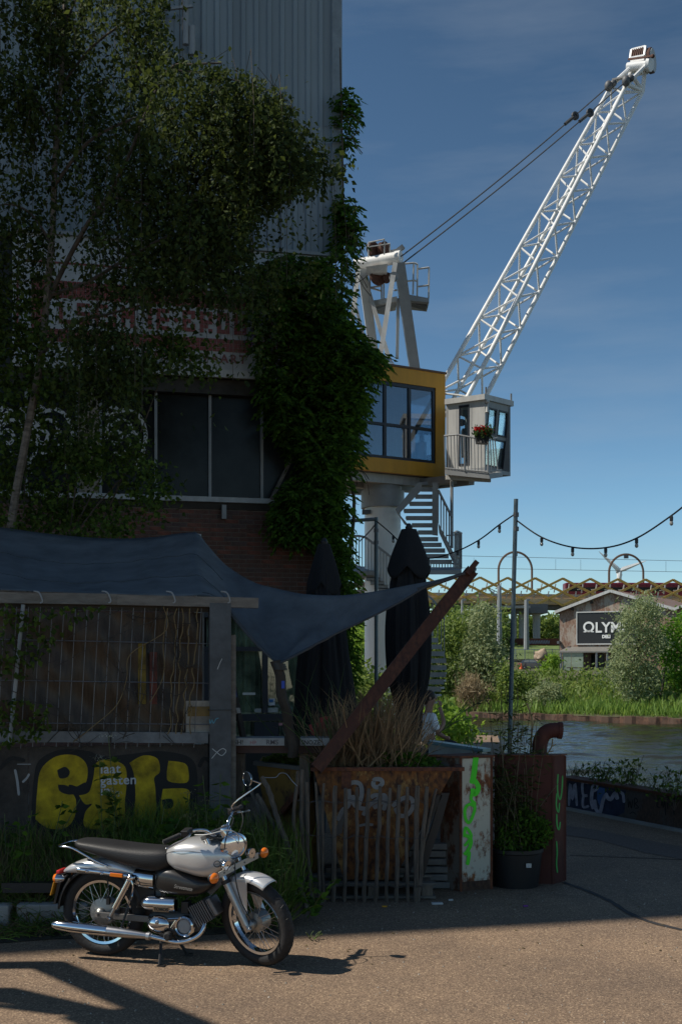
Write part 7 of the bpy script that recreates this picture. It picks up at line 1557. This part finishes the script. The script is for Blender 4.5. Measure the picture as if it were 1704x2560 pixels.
skinbody('t_shirt', [[(Pp(0, 0, .08), (.175, .145)), (Pp(-.01, 0, .30), (.172, .132)), (Pp(0, 0, .49), (.175, .118)), (Pp(.01, 0, .575), (.10, .088))], [2, (Pp(.05, -.18, .52), .080), (Pp(.09, -.205, .40), .072), (Pp(.125, -.218, .30), .064)], [2, (Pp(.03, .19, .52), .078), (Pp(.08, .22, .40), .070)]], shirt, per)
skinbody('trousers', [[(Pp(-.01, 0, .06), (.165, .15)), (Pp(.02, 0, .02), (.16, .14))], [0, (Pp(.10, -.10, .05), .100), (Pp(.44, -.13, .08), .082), (Pp(.47, -.14, -.18), .070), (Pp(.455, -.14, -.38), .062)], [0, (Pp(.10, .10, .05), .100), (Pp(.44, .14, .08), .082), (Pp(.48, .15, -.18), .070), (Pp(.465, .15, -.38), .062)]], tro, per)
mb = MB(); mb.ball(Pp(.02, 0, .83), .098, .090, .098); mb.ball(Pp(-.03, 0, .78), .062, .075, .085); mb.ball(Pp(-.075, 0, .86), .035, .035, .035); obj('hair', mb, mat('dark_brown_hair', (.022, .014, .010), .6, bump=.3, bscale=120, stretch=(1, 1, .2)), per, smooth=True)
mb = MB(); [mb.tube(sm3([Pp(.17+.008*k, -.06+.018*(k-1.5), .69), Pp(.165+.012*k, -.055+.018*(k-1.5), .735), Pp(.135+.01*k, -.05+.016*(k-1.5), .765)], 3), .0085, 6) for k in range(4)]; mb.tube([Pp(.19, -.085, .665), Pp(.205, -.095, .70), Pp(.20, -.09, .725)], .009, 6); obj('fingers', mb, skin, per, smooth=True)
mb = MB(); mb.ball(Pp(.13, 0, .79), .016, .012, .020); [mb.ball(Pp(.107, s_*.035, .815), .010, .012, .008) for s_ in (-1, 1)]; mb.ball(Pp(.118, 0, .755), .010, .022, .007); obj('face', mb, skin, per, smooth=True)
mb = MB(); [mb.ball(Pp(.03, s_*.083, .80), .018, .010, .028) for s_ in (-1, 1)]; obj('ear', mb, skin, per, smooth=True)
bn_ = thing('high_bench', 'dark wooden high bench under the sitting person', 'bench', Vector((px_, py_, 0)))
mb = MB(); mb.box((px_, py_, seat_z-.055), (.42, 1.5, .06)); obj('seat', mb, M_['darkwood'], bn_)
for y_ in (-.6, .6):
    for x_ in (-.15, .15): mb = MB(); mb.bar(Vector((px_+x_, py_+y_, 0)), Vector((px_+x_, py_+y_, seat_z-.086)), .06); obj('leg', mb, M_['darkwood'], bn_)
mb = MB(); mb.box((px_+.5, py_, seat_z-.53), (.3, 1.4, .05)); obj('foot_rail', mb, M_['darkwood'], bn_)
for y_ in (-.6, .6): mb = MB(); mb.bar(Vector((px_+.5, py_+y_, 0)), Vector((px_+.5, py_+y_, seat_z-.556)), .06); obj('leg', mb, M_['darkwood'], bn_)
# ================================================================ THE MOTORCYCLE (x forward, y to its left, z up)
rc_ = ground(100+372/2.306, 1850+1238/2.306)
bike = thing('motorcycle', 'small silver and black motorcycle parked at the verge in the sun', 'motorcycle', rc_, None, local=True)
bike.rotation_euler = (R(1.5), 0, R(-15)); bike.scale = (1.16,)*3
V3 = Vector; WB = 1.055; RW = .285
AXP = V3((WB-.035, 0, RW)); AXD = V3((-.43, 0, .90)).normalized(); STE = Matrix.Translation(AXP) @ Matrix.Rotation(R(-24), 4, AXD) @ Matrix.Translation(-AXP)
class FB(MB):       # builder whose points turn with the steering
    def add(s, vs, fs): return MB.add(s, [STE @ Vector(p) for p in vs], fs)
zs = lambda z_: z_ if z_ < .285 else .285+(z_-.285)*.92
class BB(MB):      # body parts: lengths measured along the frame
    def add(s, vs, fs): return MB.add(s, [Vector((p[0]*.95, p[1], zs(p[2]))) for p in vs], fs)
class FX(MB):
    def add(s, vs, fs): return MB.add(s, [STE @ Vector((p[0]*.925, p[1], zs(p[2]))) for p in vs], fs)
def superloft(mb, stations, p=2.6, n=22, axis='x'):
    rings = []
    for x, z0, z1, hw in stations:
        ring = []
        for k in range(n):
            a = 2*math.pi*k/n; c, s_ = math.cos(a), math.sin(a)
            ring.append(V3((x, hw*math.copysign(abs(c)**(2/p), c), (z0+z1)/2+(z1-z0)/2*math.copysign(abs(s_)**(2/p), s_))))
        rings.append(ring)
    return mb.loft(rings)
def sms(st, k=4): return smooth2(st, k)
def wheel(B_, cx, par, nm, drum):
    w_ = sub('wheel', par); M0 = frame((1, 0, 0), (0, 0, 1), (0, -1, 0), (cx, 0, RW))
    tp = [(.0405*math.cos(a)+.0, .040*math.sin(a)) for a in np.linspace(0, 2*math.pi, 15)[:-1]]
    obj('tyre', B_().ring(M0, RW-.0405, tp, 64), M_['rubber'], w_, smooth=60)
    g = B_()
    for k in range(44):
        a = 2*math.pi*k/44
        for s_ in (-1, 1):
            pts = []
            for q in (.006, .020, .031):
                al = q/.040; rr = RW-.0405+.0412*math.cos(al); aa = a+s_*.02+q*1.4*(1 if k % 2 else -1); pts.append(M0 @ V3((rr*math.cos(aa), rr*math.sin(aa), s_*.0408*math.sin(al))))
            g.tube(pts, .0016, 4)
    obj('tread_groove', g, M_['black'], w_, kind='stuff')
    rp_ = [(-.012, -.024), (.004, -.028), (.008, -.022), (-.006, -.012), (-.010, 0), (-.006, .012), (.008, .022), (.004, .028), (-.012, .024), (-.018, 0)]
    obj('rim', B_().ring(M0, .204, rp_, 56), M_['chrome'], w_, smooth=40)
    obj('hub', B_().lathe([(.02, -.07), (drum, -.055), (drum, .02), (.03, .03), (.03, .06), (.012, .08)], M0, 28), mat('cast_alloy_'+nm, (.30, .30, .29), .45, .8, var=.1), w_, smooth=35)
    obj('brake_plate', B_().lathe([(drum*.5, -.074), (drum*.96, -.064), (drum*.96, -.056)], M0, 26), mat('dull_alloy_'+nm, (.22, .22, .21), .5, .7, var=.2), w_, smooth=35)
    for k in range(32):
        a = 2*math.pi*(k//2)/16+(.14 if k % 2 else 0); s_ = 1 if (k//2) % 2 else -1; a2 = a+.34*(1 if k % 2 else -1)
        obj('spoke', B_().tube([M0 @ V3((drum*.75*math.cos(a2), drum*.75*math.sin(a2), s_*.028)), M0 @ V3((.196*math.cos(a), .196*math.sin(a), s_*.004))], .0017, 4), M_['steel'], w_)
    obj('axle_nut', B_().tube([M0 @ V3((0, 0, -.11)), M0 @ V3((0, 0, .11))], .010, 8), M_['steel'], w_)
wheel(MB, 0, bike, 'rear', .088)
# --- rear guard and tail
def arc_guard(B_, cx, Rr, a0, a1, hw, n=26, th=.004, crown=.014):
    mb = B_(); rings = []
    for k in range(n+1):
        a = R(a0+(a1-a0)*k/n); ring = []
        for j in range(9):
            t = -1+2*j/8; rr = Rr+crown*(1-t*t)-(.018*(abs(t)**6)); ring.append(V3((cx+rr*math.cos(a), hw*t, RW+rr*math.sin(a))))
        rings.append(ring)
    vs = [p for r_ in rings for p in r_]; mb.add(vs, [(i*9+j, (i+1)*9+j, (i+1)*9+j+1, i*9+j+1) for i in range(n) for j in range(8)]); return mb
obj('rear_inner_guard', arc_guard(MB, .0, .302, 12, 178, .062), M_['black'], bike, smooth=60, solid=.004)
mb = BB(); superloft(mb, sms([(-.275, .555, .572, .045), (-.245, .553, .600, .075), (-.19, .553, .632, .088), (-.10, .553, .660, .095), (.02, .552, .672, .098), (.14, .550, .665, .098), (.25, .548, .62, .085), (.27, .56, .60, .07)]), 2.8); obj('tail_fairing', mb, M_['silver'], bike, smooth=45)
mb = BB(); superloft(mb, sms([(.24, .50, .61, .085), (.32, .47, .61, .09), (.40, .46, .60, .08)]), 3); obj('chrome_side_panel', mb, M_['chrome'], bike, smooth=45)
mb = BB(); superloft(mb, sms([(-.17, .745, .790, .075), (-.13, .728, .793, .105), (-.02, .695, .790, .122), (.10, .660, .782, .130), (.22, .628, .773, .132), (.35, .603, .767, .130), (.46, .600, .765, .118), (.525, .632, .752, .095), (.552, .668, .722, .055)], 4), 3.0, 26); obj('seat', mb, mat('seat_vinyl', (.014, .014, .015), .55, bump=.15, bscale=120), bike, smooth=50)
mb = BB()
for s_ in (-1, 1): mb.tube(sm3([V3((.10, s_*.118, .632)), V3((.0, s_*.124, .672)), V3((-.13, s_*.122, .735)), V3((-.19, s_*.115, .752)), V3((-.27, s_*.10, .752)), V3((-.29, s_*.05, .752)), V3((-.29, 0, .752))], 5), .0085, 10)
obj('grab_rail', mb, M_['chrome'], bike, smooth=True)
for s_ in (-1, 1):
    tr = sub('side_trim', bike)
    mb = BB(); mb.tube(sm3([V3((-.125, s_*.102, .598)), V3((-.11, s_*.108, .597)), V3((.1, s_*.110, .584)), V3((.27, s_*.106, .566))], 4), [.010]+[.0175]*11+[.016], 12); obj('trim_tube', mb, M_['chrome'], tr, smooth=True)
    mb = BB(); mb.box((.165, s_*.131, .578), (.092, .010, .026), Matrix.Rotation(R(3), 4, 'Y')); obj('reflector', mb, M_['orange'], tr, bevel=.003)
    for x, z_ in ((-.055, .593), (.055, .586)): mb = BB(); mb.lathe([(.012, 0), (.012, .006), (.006, .012)], frame((1, 0, 0), Z, (0, s_, 0), (x, s_*.128, z_)), 10); obj('bolt', mb, M_['chrome'], tr)
    il = sub('rear_indicator', bike)
    mb = BB(); mb.lathe([(.010, .05), (.026, .03), (.034, -.005)], frame((0, 1, 0), Z, (1, 0, 0), (-.275, s_*.115, .53)), 16); mb.tube([V3((-.245, s_*.115, .53)), V3((-.235, s_*.06, .54))], .008, 8); obj('shell', mb, M_['chrome'], il, smooth=True)
    mb = BB(); mb.lathe([(.034, 0), (.030, -.018), (.012, -.026)], frame((0, 1, 0), Z, (1, 0, 0), (-.281, s_*.115, .53)), 16); obj('lens', mb, M_['orange'], il, smooth=True)
mb = BB(); mb.box((-.315, 0, .545), (.03, .10, .05)); obj('tail_light', mb, M_['red'], bike, bevel=.008)
mb = BB(); mb.loft([[V3((-.30, -.06, .545)), V3((-.27, -.06, .545)), V3((-.335, -.055, .33)), V3((-.35, -.055, .33))], [V3((-.30, .06, .545)), V3((-.27, .06, .545)), V3((-.335, .055, .33)), V3((-.35, .055, .33))]]); obj('mud_flap', mb, M_['black'], bike)
mb = BB(); mb.box((-.345, 0, .455), (.006, .145, .125), Matrix.Rotation(R(16), 4, 'Y')); obj('number_plate', mb, mat('plate_orange', (.55, .26, .02), .5), bike)
# --- rear shocks, swing arm, exhaust
for s_ in (-1, 1):
    sh2 = sub('rear_shock', bike); a, b_ = V3((.262, s_*.118, .562)), V3((.110, s_*.128, .278))
    mb = BB(); mb.tube([a.lerp(b_, .06), a.lerp(b_, .74)], .0255, 14); obj('shroud', mb, M_['chrome'], sh2, smooth=40); mb = BB(); mb.tube([a.lerp(b_, .72), a.lerp(b_, .97)], .013, 10); obj('damper', mb, M_['steel'], sh2, smooth=40)
    for p, r_ in ((a, .024), (b_, .018)): mb = BB(); mb.lathe([(r_, -.016), (r_, .016), (r_*.5, .026)], frame((1, 0, 0), Z, (0, s_, 0), p), 14); obj('eye', mb, M_['chrome'], sh2, smooth=40)
    mb = BB(); mb.bar(V3((-.02, s_*.078, .280)), V3((.37, s_*.072, .272)), .042, .016, V3((0, 1, 0))); obj('swing_arm', mb, mat('swing_arm_grey', (.16, .15, .14), .5, .4), bike, bevel=.004)
mb = BB(); mb.tube(sm3([V3((.272, -.13, .55)), V3((.285, -.132, .50)), V3((.262, -.136, .40)), V3((.225, -.138, .29)), V3((.195, -.14, .212))], 4), .0085, 8); obj('exhaust_hanger', mb, M_['chrome'], bike, smooth=True)
ex = sub('exhaust', bike)
mb = BB(); mb.tube([V3((-.295, -.150, .220)), V3((-.265, -.150, .218)), V3((-.17, -.150, .212)), V3((.09, -.146, .200)), V3((.105, -.146, .199))], [.022, .031, .034, .035, .034], 16); obj('silencer', mb, M_['chrome'], ex, smooth=40)
mb = BB(); mb.tube([V3((.105, -.146, .199)), V3((.21, -.143, .193)), V3((.39, -.136, .182)), V3((.42, -.134, .180))], [.034, .031, .020, .017], 16); obj('cone', mb, M_['steel'], ex, smooth=40)
mb = BB(); mb.tube(sm3([V3((.41, -.134, .180)), V3((.50, -.128, .165)), V3((.58, -.118, .150)), V3((.66, -.105, .160)), V3((.73, -.085, .195)), V3((.755, -.06, .245)), V3((.745, -.03, .29))], 5), .0155, 12); obj('header_pipe', mb, M_['chrome'], ex, smooth=True)
mb = BB(); mb.ring(basis(V3((1, 0, -.05)), V3((.395, -.136, .181))), .022, [(-.004, -.012), (.004, -.012), (.004, .012), (-.004, .012)], 18); obj('clamp', mb, M_['steel'], ex)
# --- engine
en = sub('engine', bike)
mb = BB(); superloft(mb, sms([(.36, .20, .30, .06), (.45, .175, .33, .085), (.58, .175, .33, .085), (.70, .20, .32, .07)]), 3.2); obj('crankcase', mb, M_['dgrey'], en, smooth=40)
mb = BB(); mb.lathe([(.012, 0), (.038, .012), (.050, .035), (.053, .07), (.053, .245), (.048, .25), (.0, .25)], frame((0, 1, 0), Z, (1, 0, 0), (.325, -.085, .388)), 24, False); obj('air_box', mb, M_['chrome'], en, smooth=40)
mb = BB(); mb.box((.485, -.1365, .362), (.112, .004, .034)); obj('name_plate', mb, mat('plate_bronze', (.30, .24, .17), .3, .8), en)
obj('lettering', text('TOMOS', .031, lambda a, b_, o: V3((.95*(.436+a*.94), -.1392-o, zs(.352+b_))), .0008, .0012), M_['black'], en)
mb = BB(); mb.ball((.448, -.088, .247), .086, .040, .060, nu=24, nv=14); obj('side_cover', mb, M_['chrome'], en, smooth=True); mb = BB(); mb.lathe([(.014, 0), (.012, .012), (.006, .014)], frame((1, 0, 0), Z, (0, -1, 0), (.452, -.122, .268)), 12); obj('filler_cap', mb, M_['steel'], en)
mb = BB(); mb.ring(frame((1, 0, 0), Z, (0, -1, 0), (.632, -.095, .247)), .058, [(-.008, -.02), (.009, -.02), (.009, .012), (0, .02), (-.008, .014)], 30); mb.lathe([(.066, -.06), (.066, -.018)], frame((1, 0, 0), Z, (0, -1, 0), (.632, -.095, .247)), 26); obj('magneto_cover', mb, M_['chrome'], en, smooth=40); mb = BB(); mb.lathe([(.050, 0), (.044, .008), (0, .010)], frame((1, 0, 0), Z, (0, -1, 0), (.632, -.094, .247)), 26, False); obj('magneto_disc', mb, M_['mgrey'], en, smooth=40)
mb = BB(); mb.bar(V3((.52, -.105, .285)), V3((.60, -.108, .295)), .02, .012, V3((0, 1, 0))); mb.bar(V3((.545, -.105, .23)), V3((.585, -.108, .285)), .02, .012, V3((0, 1, 0))); obj('cover_bridge', mb, M_['chrome'], en, bevel=.003)
mb = BB(); mb.lathe([(.026, -.02), (.028, .02), (.018, .03)], frame((1, 0, 0), Z, (0, -1, 0), (.53, -.12, .188)), 16); mb.bar(V3((.53, -.12, .188)), V3((.47, -.12, .195)), .014); obj('foot_peg', mb, M_['rubber'], en, smooth=40)
ca = V3((.86, 0, .50)).normalized(); CF = basis(ca, V3((.70, 0, .31)), V3((0, 1, 0)))
for k in range(9): mb = BB(); s_ = .148 if k < 8 else .12; mb.box(V3((.685, 0, .302))+ca*(.016*k), (s_ if True else 0, s_, .007), CF); obj('cooling_fin', mb, mat('fin_alloy', (.20, .185, .18), .55, .6) if 'fin_alloy' not in bpy.data.materials else bpy.data.materials['fin_alloy'], en, bevel=.002)
mb = BB(); mb.tube([V3((.68, 0, .30)), V3((.815, 0, .378))], .052, 16); obj('cylinder', mb, M_['dgrey'], en, smooth=40); mb = BB(); mb.box(V3((.685, 0, .302))+ca*.150, (.13, .13, .03), CF); obj('cylinder_head', mb, bpy.data.materials['fin_alloy'], en, bevel=.008)
mb = BB(); mb.box((.625, -.045, .365), (.05, .06, .08)); mb.tube([V3((.60, -.04, .375)), V3((.68, -.02, .36))], .022, 10); mb.tube(sm3([V3((.62, -.05, .40)), V3((.66, -.07, .44)), V3((.72, -.06, .45))], 4), .006, 6); obj('carburettor', mb, M_['black'], en, bevel=.006)
mb = BB(); mb.bar(V3((.935, 0, .62)), V3((.775, 0, .455)), .034, .03, V3((0, 1, 0))); mb.bar(V3((.92, 0, .70)), V3((.46, 0, .52)), .05, .05, V3((0, 1, 0))); mb.bar(V3((.40, 0, .55)), V3((.42, 0, .26)), .06, .07, V3((0, 1, 0))); mb.bar(V3((.44, 0, .56)), V3((.10, 0, .58)), .05, .10, V3((0, 1, 0))); obj('frame', mb, M_['dgrey'], bike)
mb = BB(); mb.box((.33, 0, .44), (.14, .10, .22)); obj('battery_box', mb, M_['black'], bike, bevel=.01)
for a, b_ in ((V3((.455, -.065, .175)), V3((.485, -.165, .012))), (V3((.455, .065, .175)), V3((.555, .12, .012)))): mb = BB(); mb.tube([a, b_], .0105, 8); mb.box(b_+V3((.012, 0, -.005)), (.05, .03, .012)); obj('stand_leg', mb, M_['black'], bike)
# --- side cover, tank
for s_ in (0,):
    mb = BB(); superloft(mb, sms([(.412, .50, .61, .07), (.445, .458, .632, .105), (.53, .446, .640, .122), (.64, .446, .612, .126), (.74, .460, .580, .118), (.80, .495, .560, .085), (.825, .52, .55, .05)]), 3.4, 28); obj('side_cover', mb, mat('satin_black', (.016, .015, .015), .38, coat=.2), bike, smooth=40)
obj('lettering', text('Streetmate', .036, lambda a, b_, o: V3((.95*(.575+a*.80+b_*.30), -.1275-o, zs(.512+b_-.10*a))), .0008, .0), mat('pale_script', (.34, .32, .29), .5), bike)
mb = BB(); superloft(mb, sms([(.492, .690, .752, .055), (.515, .655, .782, .100), (.57, .622, .812, .138), (.65, .600, .834, .152), (.74, .580, .838, .158), (.82, .582, .828, .150), (.89, .615, .808, .128), (.935, .655, .775, .095), (.955, .69, .74, .055)], 5), 3.1, 40); tank = obj('tank', mb, M_['silver'], bike, smooth=60)
mb = BB(); mb.lathe([(.034, 0), (.034, .016), (.026, .022)], Matrix.Translation((.76, 0, .834)), 18); obj('fuel_cap', mb, M_['chrome'], bike, smooth=40)
mb = BB(); mb.tube(sm3([V3((.50, -.092, .735)), V3((.60, -.149, .768)), V3((.72, -.155, .772)), V3((.84, -.139, .752)), V3((.92, -.108, .712))], 5), .0022, 5); obj('tank_seam', mb, M_['dgrey'], bike, smooth=True)
mb = BB(); mb.ring(basis(V3((.36, -.93, .0)), V3((.882, -.133, .69))), .021, [(-.002, -.003), (.002, -.003), (.002, .003), (-.002, .003)], 20); mb.tube([V3((.872, -.139, .688)), V3((.893, -.131, .692))], .0018, 4); obj('tank_badge', mb, M_['dgrey'], bike)
# --- front end, turned to the right
fe = bike
wheel(FB, WB, bike, 'front', .066)
fu = V3((-.43, 0, .90)).normalized(); fo = V3((-.012, 0, -.004))
for s_ in (-1, 1):
    fk = sub('fork_leg', bike); a = V3((WB, s_*.088, RW))+fo
    obj('slider', FB().tube([a-fu*.03, a+fu*.02, a+fu*.30], [.020, .025, .0245], 14), M_['steel'], fk, smooth=40); obj('stanchion', FB().tube([a+fu*.30, a+fu*.63], .0165, 14), M_['chrome'], fk, smooth=40)
    mb = FB(); mb.ring(basis(fu, a+fu*.305), .026, [(-.004, -.012), (.003, -.012), (.003, .012), (-.004, .012)], 18); obj('dust_seal', mb, M_['black'], fk)
    mb = FB(); mb.ball(a-fu*.012+V3((.018, 0, 0)), .016); obj('axle_clamp', mb, M_['steel'], fk, smooth=True)
for q in (.47, .61): mb = FB(); c = V3((WB, 0, RW))+fo+fu*q; mb.box(c, (.22, .055, .028), basis(fu, c, V3((1, 0, 0)))); obj('fork_yoke', mb, M_['dgrey'], bike, bevel=.006)
obj('steering_head', FB().tube([V3((WB, 0, RW))+fu*.47+V3((-.03, 0, 0)), V3((WB, 0, RW))+fu*.62+V3((-.03, 0, 0))], .026, 12), M_['dgrey'], bike, smooth=40)
obj('front_guard', arc_guard(FB, WB, .303, 62, 128, .068, 28, .004, .018), M_['silver'], bike, smooth=60, solid=.004)
for s_ in (-1, 1): mb = FB(); mb.loft([[V3((.93, s_*.069, .555)), V3((1.02, s_*.069, .34)), V3((1.045, s_*.069, .37)), V3((1.07, s_*.069, .575))], [V3((.93, s_*.073, .555)), V3((1.02, s_*.073, .34)), V3((1.045, s_*.073, .37)), V3((1.07, s_*.073, .575))]]); obj('guard_stay', mb, M_['silver'], bike)
hl = sub('headlight', bike); hc = V3((1.00, 0, .805)); HF = frame((.44, .90, 0), Z, (.90, -.44, -.02), hc)
obj('bowl', FX().lathe([(.018, -.115), (.052, -.10), (.076, -.055), (.085, 0)], HF, 28), M_['chrome'], hl, smooth=True); obj('rim', FX().ring(HF, .085, [(-.008, -.014), (.005, -.010), (.007, .006), (-.006, .014)], 32), M_['chrome'], hl, smooth=40)
obj('lens', FX().lathe([(.080, .004), (.06, .017), (.03, .024), (.0, .026)], HF, 28, False), mat('lamp_glass', (.80, .82, .84), .10, .75, coat=1), hl, smooth=True)
for s_ in (-1, 1):
    hr_ = sub('horn', bike); HH = frame((0, 1, 0), Z, (1, 0, 0), (1.035, s_*.115, .715)); obj('shell', FX().lathe([(.012, -.035), (.03, -.025), (.037, 0), (.033, .012)], HH, 20), M_['chrome'], hr_, smooth=40); obj('mouth', FX().lathe([(.031, .0125), (.012, .004), (.006, .012), (0, .013)], HH, 20, False), M_['black'], hr_, smooth=40)
    ii = sub('indicator', bike); c = V3((1.035, s_*.235, .672)); obj('stem', FX().tube([V3((1.02, s_*.15, .672)), c-V3((.02, 0, 0))], .0085, 8), M_['chrome'], ii, smooth=True); obj('shell', FX().lathe([(.010, -.045), (.026, -.03), (.036, 0)], frame((0, 1, 0), Z, (1, 0, 0), c), 18), M_['chrome'], ii, smooth=True)
    obj('lens', FX().lathe([(.036, 0), (.034, .012), (.022, .024), (.0, .029)], frame((0, 1, 0), Z, (1, 0, 0), c), 18, False), M_['orange'], ii, smooth=True)
mb = FX(); mb.box((1.03, 0, .672), (.008, .37, .042)); obj('cross_bracket', mb, mat('bracket_alloy', (.42, .40, .36), .45, .3), bike, bevel=.002)
for y_ in (-.14, -.05, .05, .14): mb = FX(); mb.lathe([(.007, 0), (.005, .004)], frame((0, 1, 0), Z, (1, 0, 0), (1.034, y_, .672)), 8); obj('bolt', mb, M_['dgrey'], bike)
sp = sub('speedometer', bike); SF = basis(V3((-.35, 0, .94)), V3((.945, .0, .885))); obj('cup', FX().lathe([(.018, -.05), (.038, -.035), (.043, .035), (.040, .045)], SF, 22), M_['chrome'], sp, smooth=40); obj('dial', FX().lathe([(.039, .0455), (.0, .0465)], SF, 20, False), M_['black'], sp)
HB_ = sm3([V3((.74, -.36, .925)), V3((.79, -.26, .945)), V3((.835, -.18, .955)), V3((.87, -.11, .935)), V3((.885, -.06, .885)), V3((.885, 0, .875)), V3((.885, .06, .885)), V3((.87, .11, .935)), V3((.835, .18, .955)), V3((.79, .26, .945)), V3((.74, .36, .925))], 6)
hb = sub('handlebar', bike); obj('bar', FX().tube(HB_, .0115, 12), M_['chrome'], hb, smooth=True)
for s_ in (-1, 1):
    obj('grip', FX().tube([V3((.742, s_*.358, .925)), V3((.747, s_*.35, .927)), V3((.792, s_*.256, .946))], [.018, .0165, .0165], 14), M_['rubber'], hb, smooth=40)
    mb = FX(); c = V3((.812, s_*.218, .952)); mb.box(c, (.05, .075, .045), Matrix.Rotation(R(-22*s_), 4, 'Z')); mb.tube([c+V3((-.012, s_*.03, 0)), c+V3((.012, -s_*.04, .004))], .022, 10); obj('switch_block', mb, M_['black'], hb, bevel=.005)
    mb = FX(); mb.tube(sm3([c+V3((.03, 0, -.005)), c+V3((.045, s_*.03, -.012)), c+V3((.015, s_*.09, -.035)), c+V3((-.02, s_*.16, -.055))], 5), [.008]*5+[.007]*5+[.006]*5+[.008], 8); mb.ball(c+V3((-.02, s_*.163, -.056)), .009); obj('lever', mb, M_['steel'], hb, smooth=True)
mi = sub('mirror', bike); c = V3((.825, .20, .965)); mc = V3((.905, .285, 1.175)); obj('stem', FX().tube(sm3([c, c+V3((.01, .0, .05)), V3((.955, .335, 1.12)), V3((.958, .335, 1.135)), mc+V3((.02, .01, -.01))], 4), .0055, 8), M_['chrome'], mi, smooth=True)
MF = basis(V3((-.25, -.95, .10)), mc); obj('shell', FX().lathe([(.012, -.028), (.040, -.018), (.0535, 0), (.0535, .004)], MF, 24), M_['black'], mi, smooth=40); obj('glass', FX().lathe([(.0505, .0045), (0, .0065)], MF, 24, False), mat('mirror_glass', (.75, .76, .78), .02, 1.0, var=0), mi, smooth=True); obj('rim', FX().ring(MF, .052, [(-.002, .001), (.003, .001), (.003, .006), (-.002, .007)], 26), M_['chrome'], mi, smooth=40)
for pts, m_, r_ in (([V3((.85, -.19, .93)), V3((.95, -.17, .94)), V3((1.04, -.08, .95)), V3((1.07, -.02, .90)), V3((1.02, .02, .80))], 'lgrey', .004), ([V3((.83, .19, .95)), V3((.93, .17, .98)), V3((1.0, .10, .92)), V3((.96, .04, .80))], 'black', .004), ([V3((.85, -.17, .94)), V3((.93, -.08, .88)), V3((.98, -.04, .86)), V3((.95, 0, .74))], 'black', .005), ([V3((.86, .15, .94)), V3((.97, .05, .96)), V3((1.0, -.06, .88)), V3((.95, -.05, .72))], 'black', .004), ([V3((.94, -.06, .74)), V3((.90, -.09, .68)), V3((.86, -.07, .60)), V3((.80, -.05, .50))], 'black', .006), ([V3((1.05, -.05, .73)), V3((1.10, -.11, .62)), V3((1.12, -.10, .46)), V3((1.19, -.09, .33))], 'black', .004)):
    obj('control_cable', FX().tube(sm3(pts, 6), r_, 6), M_[m_], bike, smooth=True)
mb = BB(); mb.tube([V3((.075, -.085, .55)), V3((.085, -.09, .42))], .006, 6); mb.box((.083, -.09, .385), (.022, .022, .05)); obj('brake_switch', mb, M_['black'], bike)
mb = BB(); [mb.tube([V3((-.02, .085, .285+s_*.035)), V3((.42, .08, .265+s_*.03))], .006, 6) for s_ in (-1, 1)]; obj('drive_chain', mb, M_['dgrey'], bike)
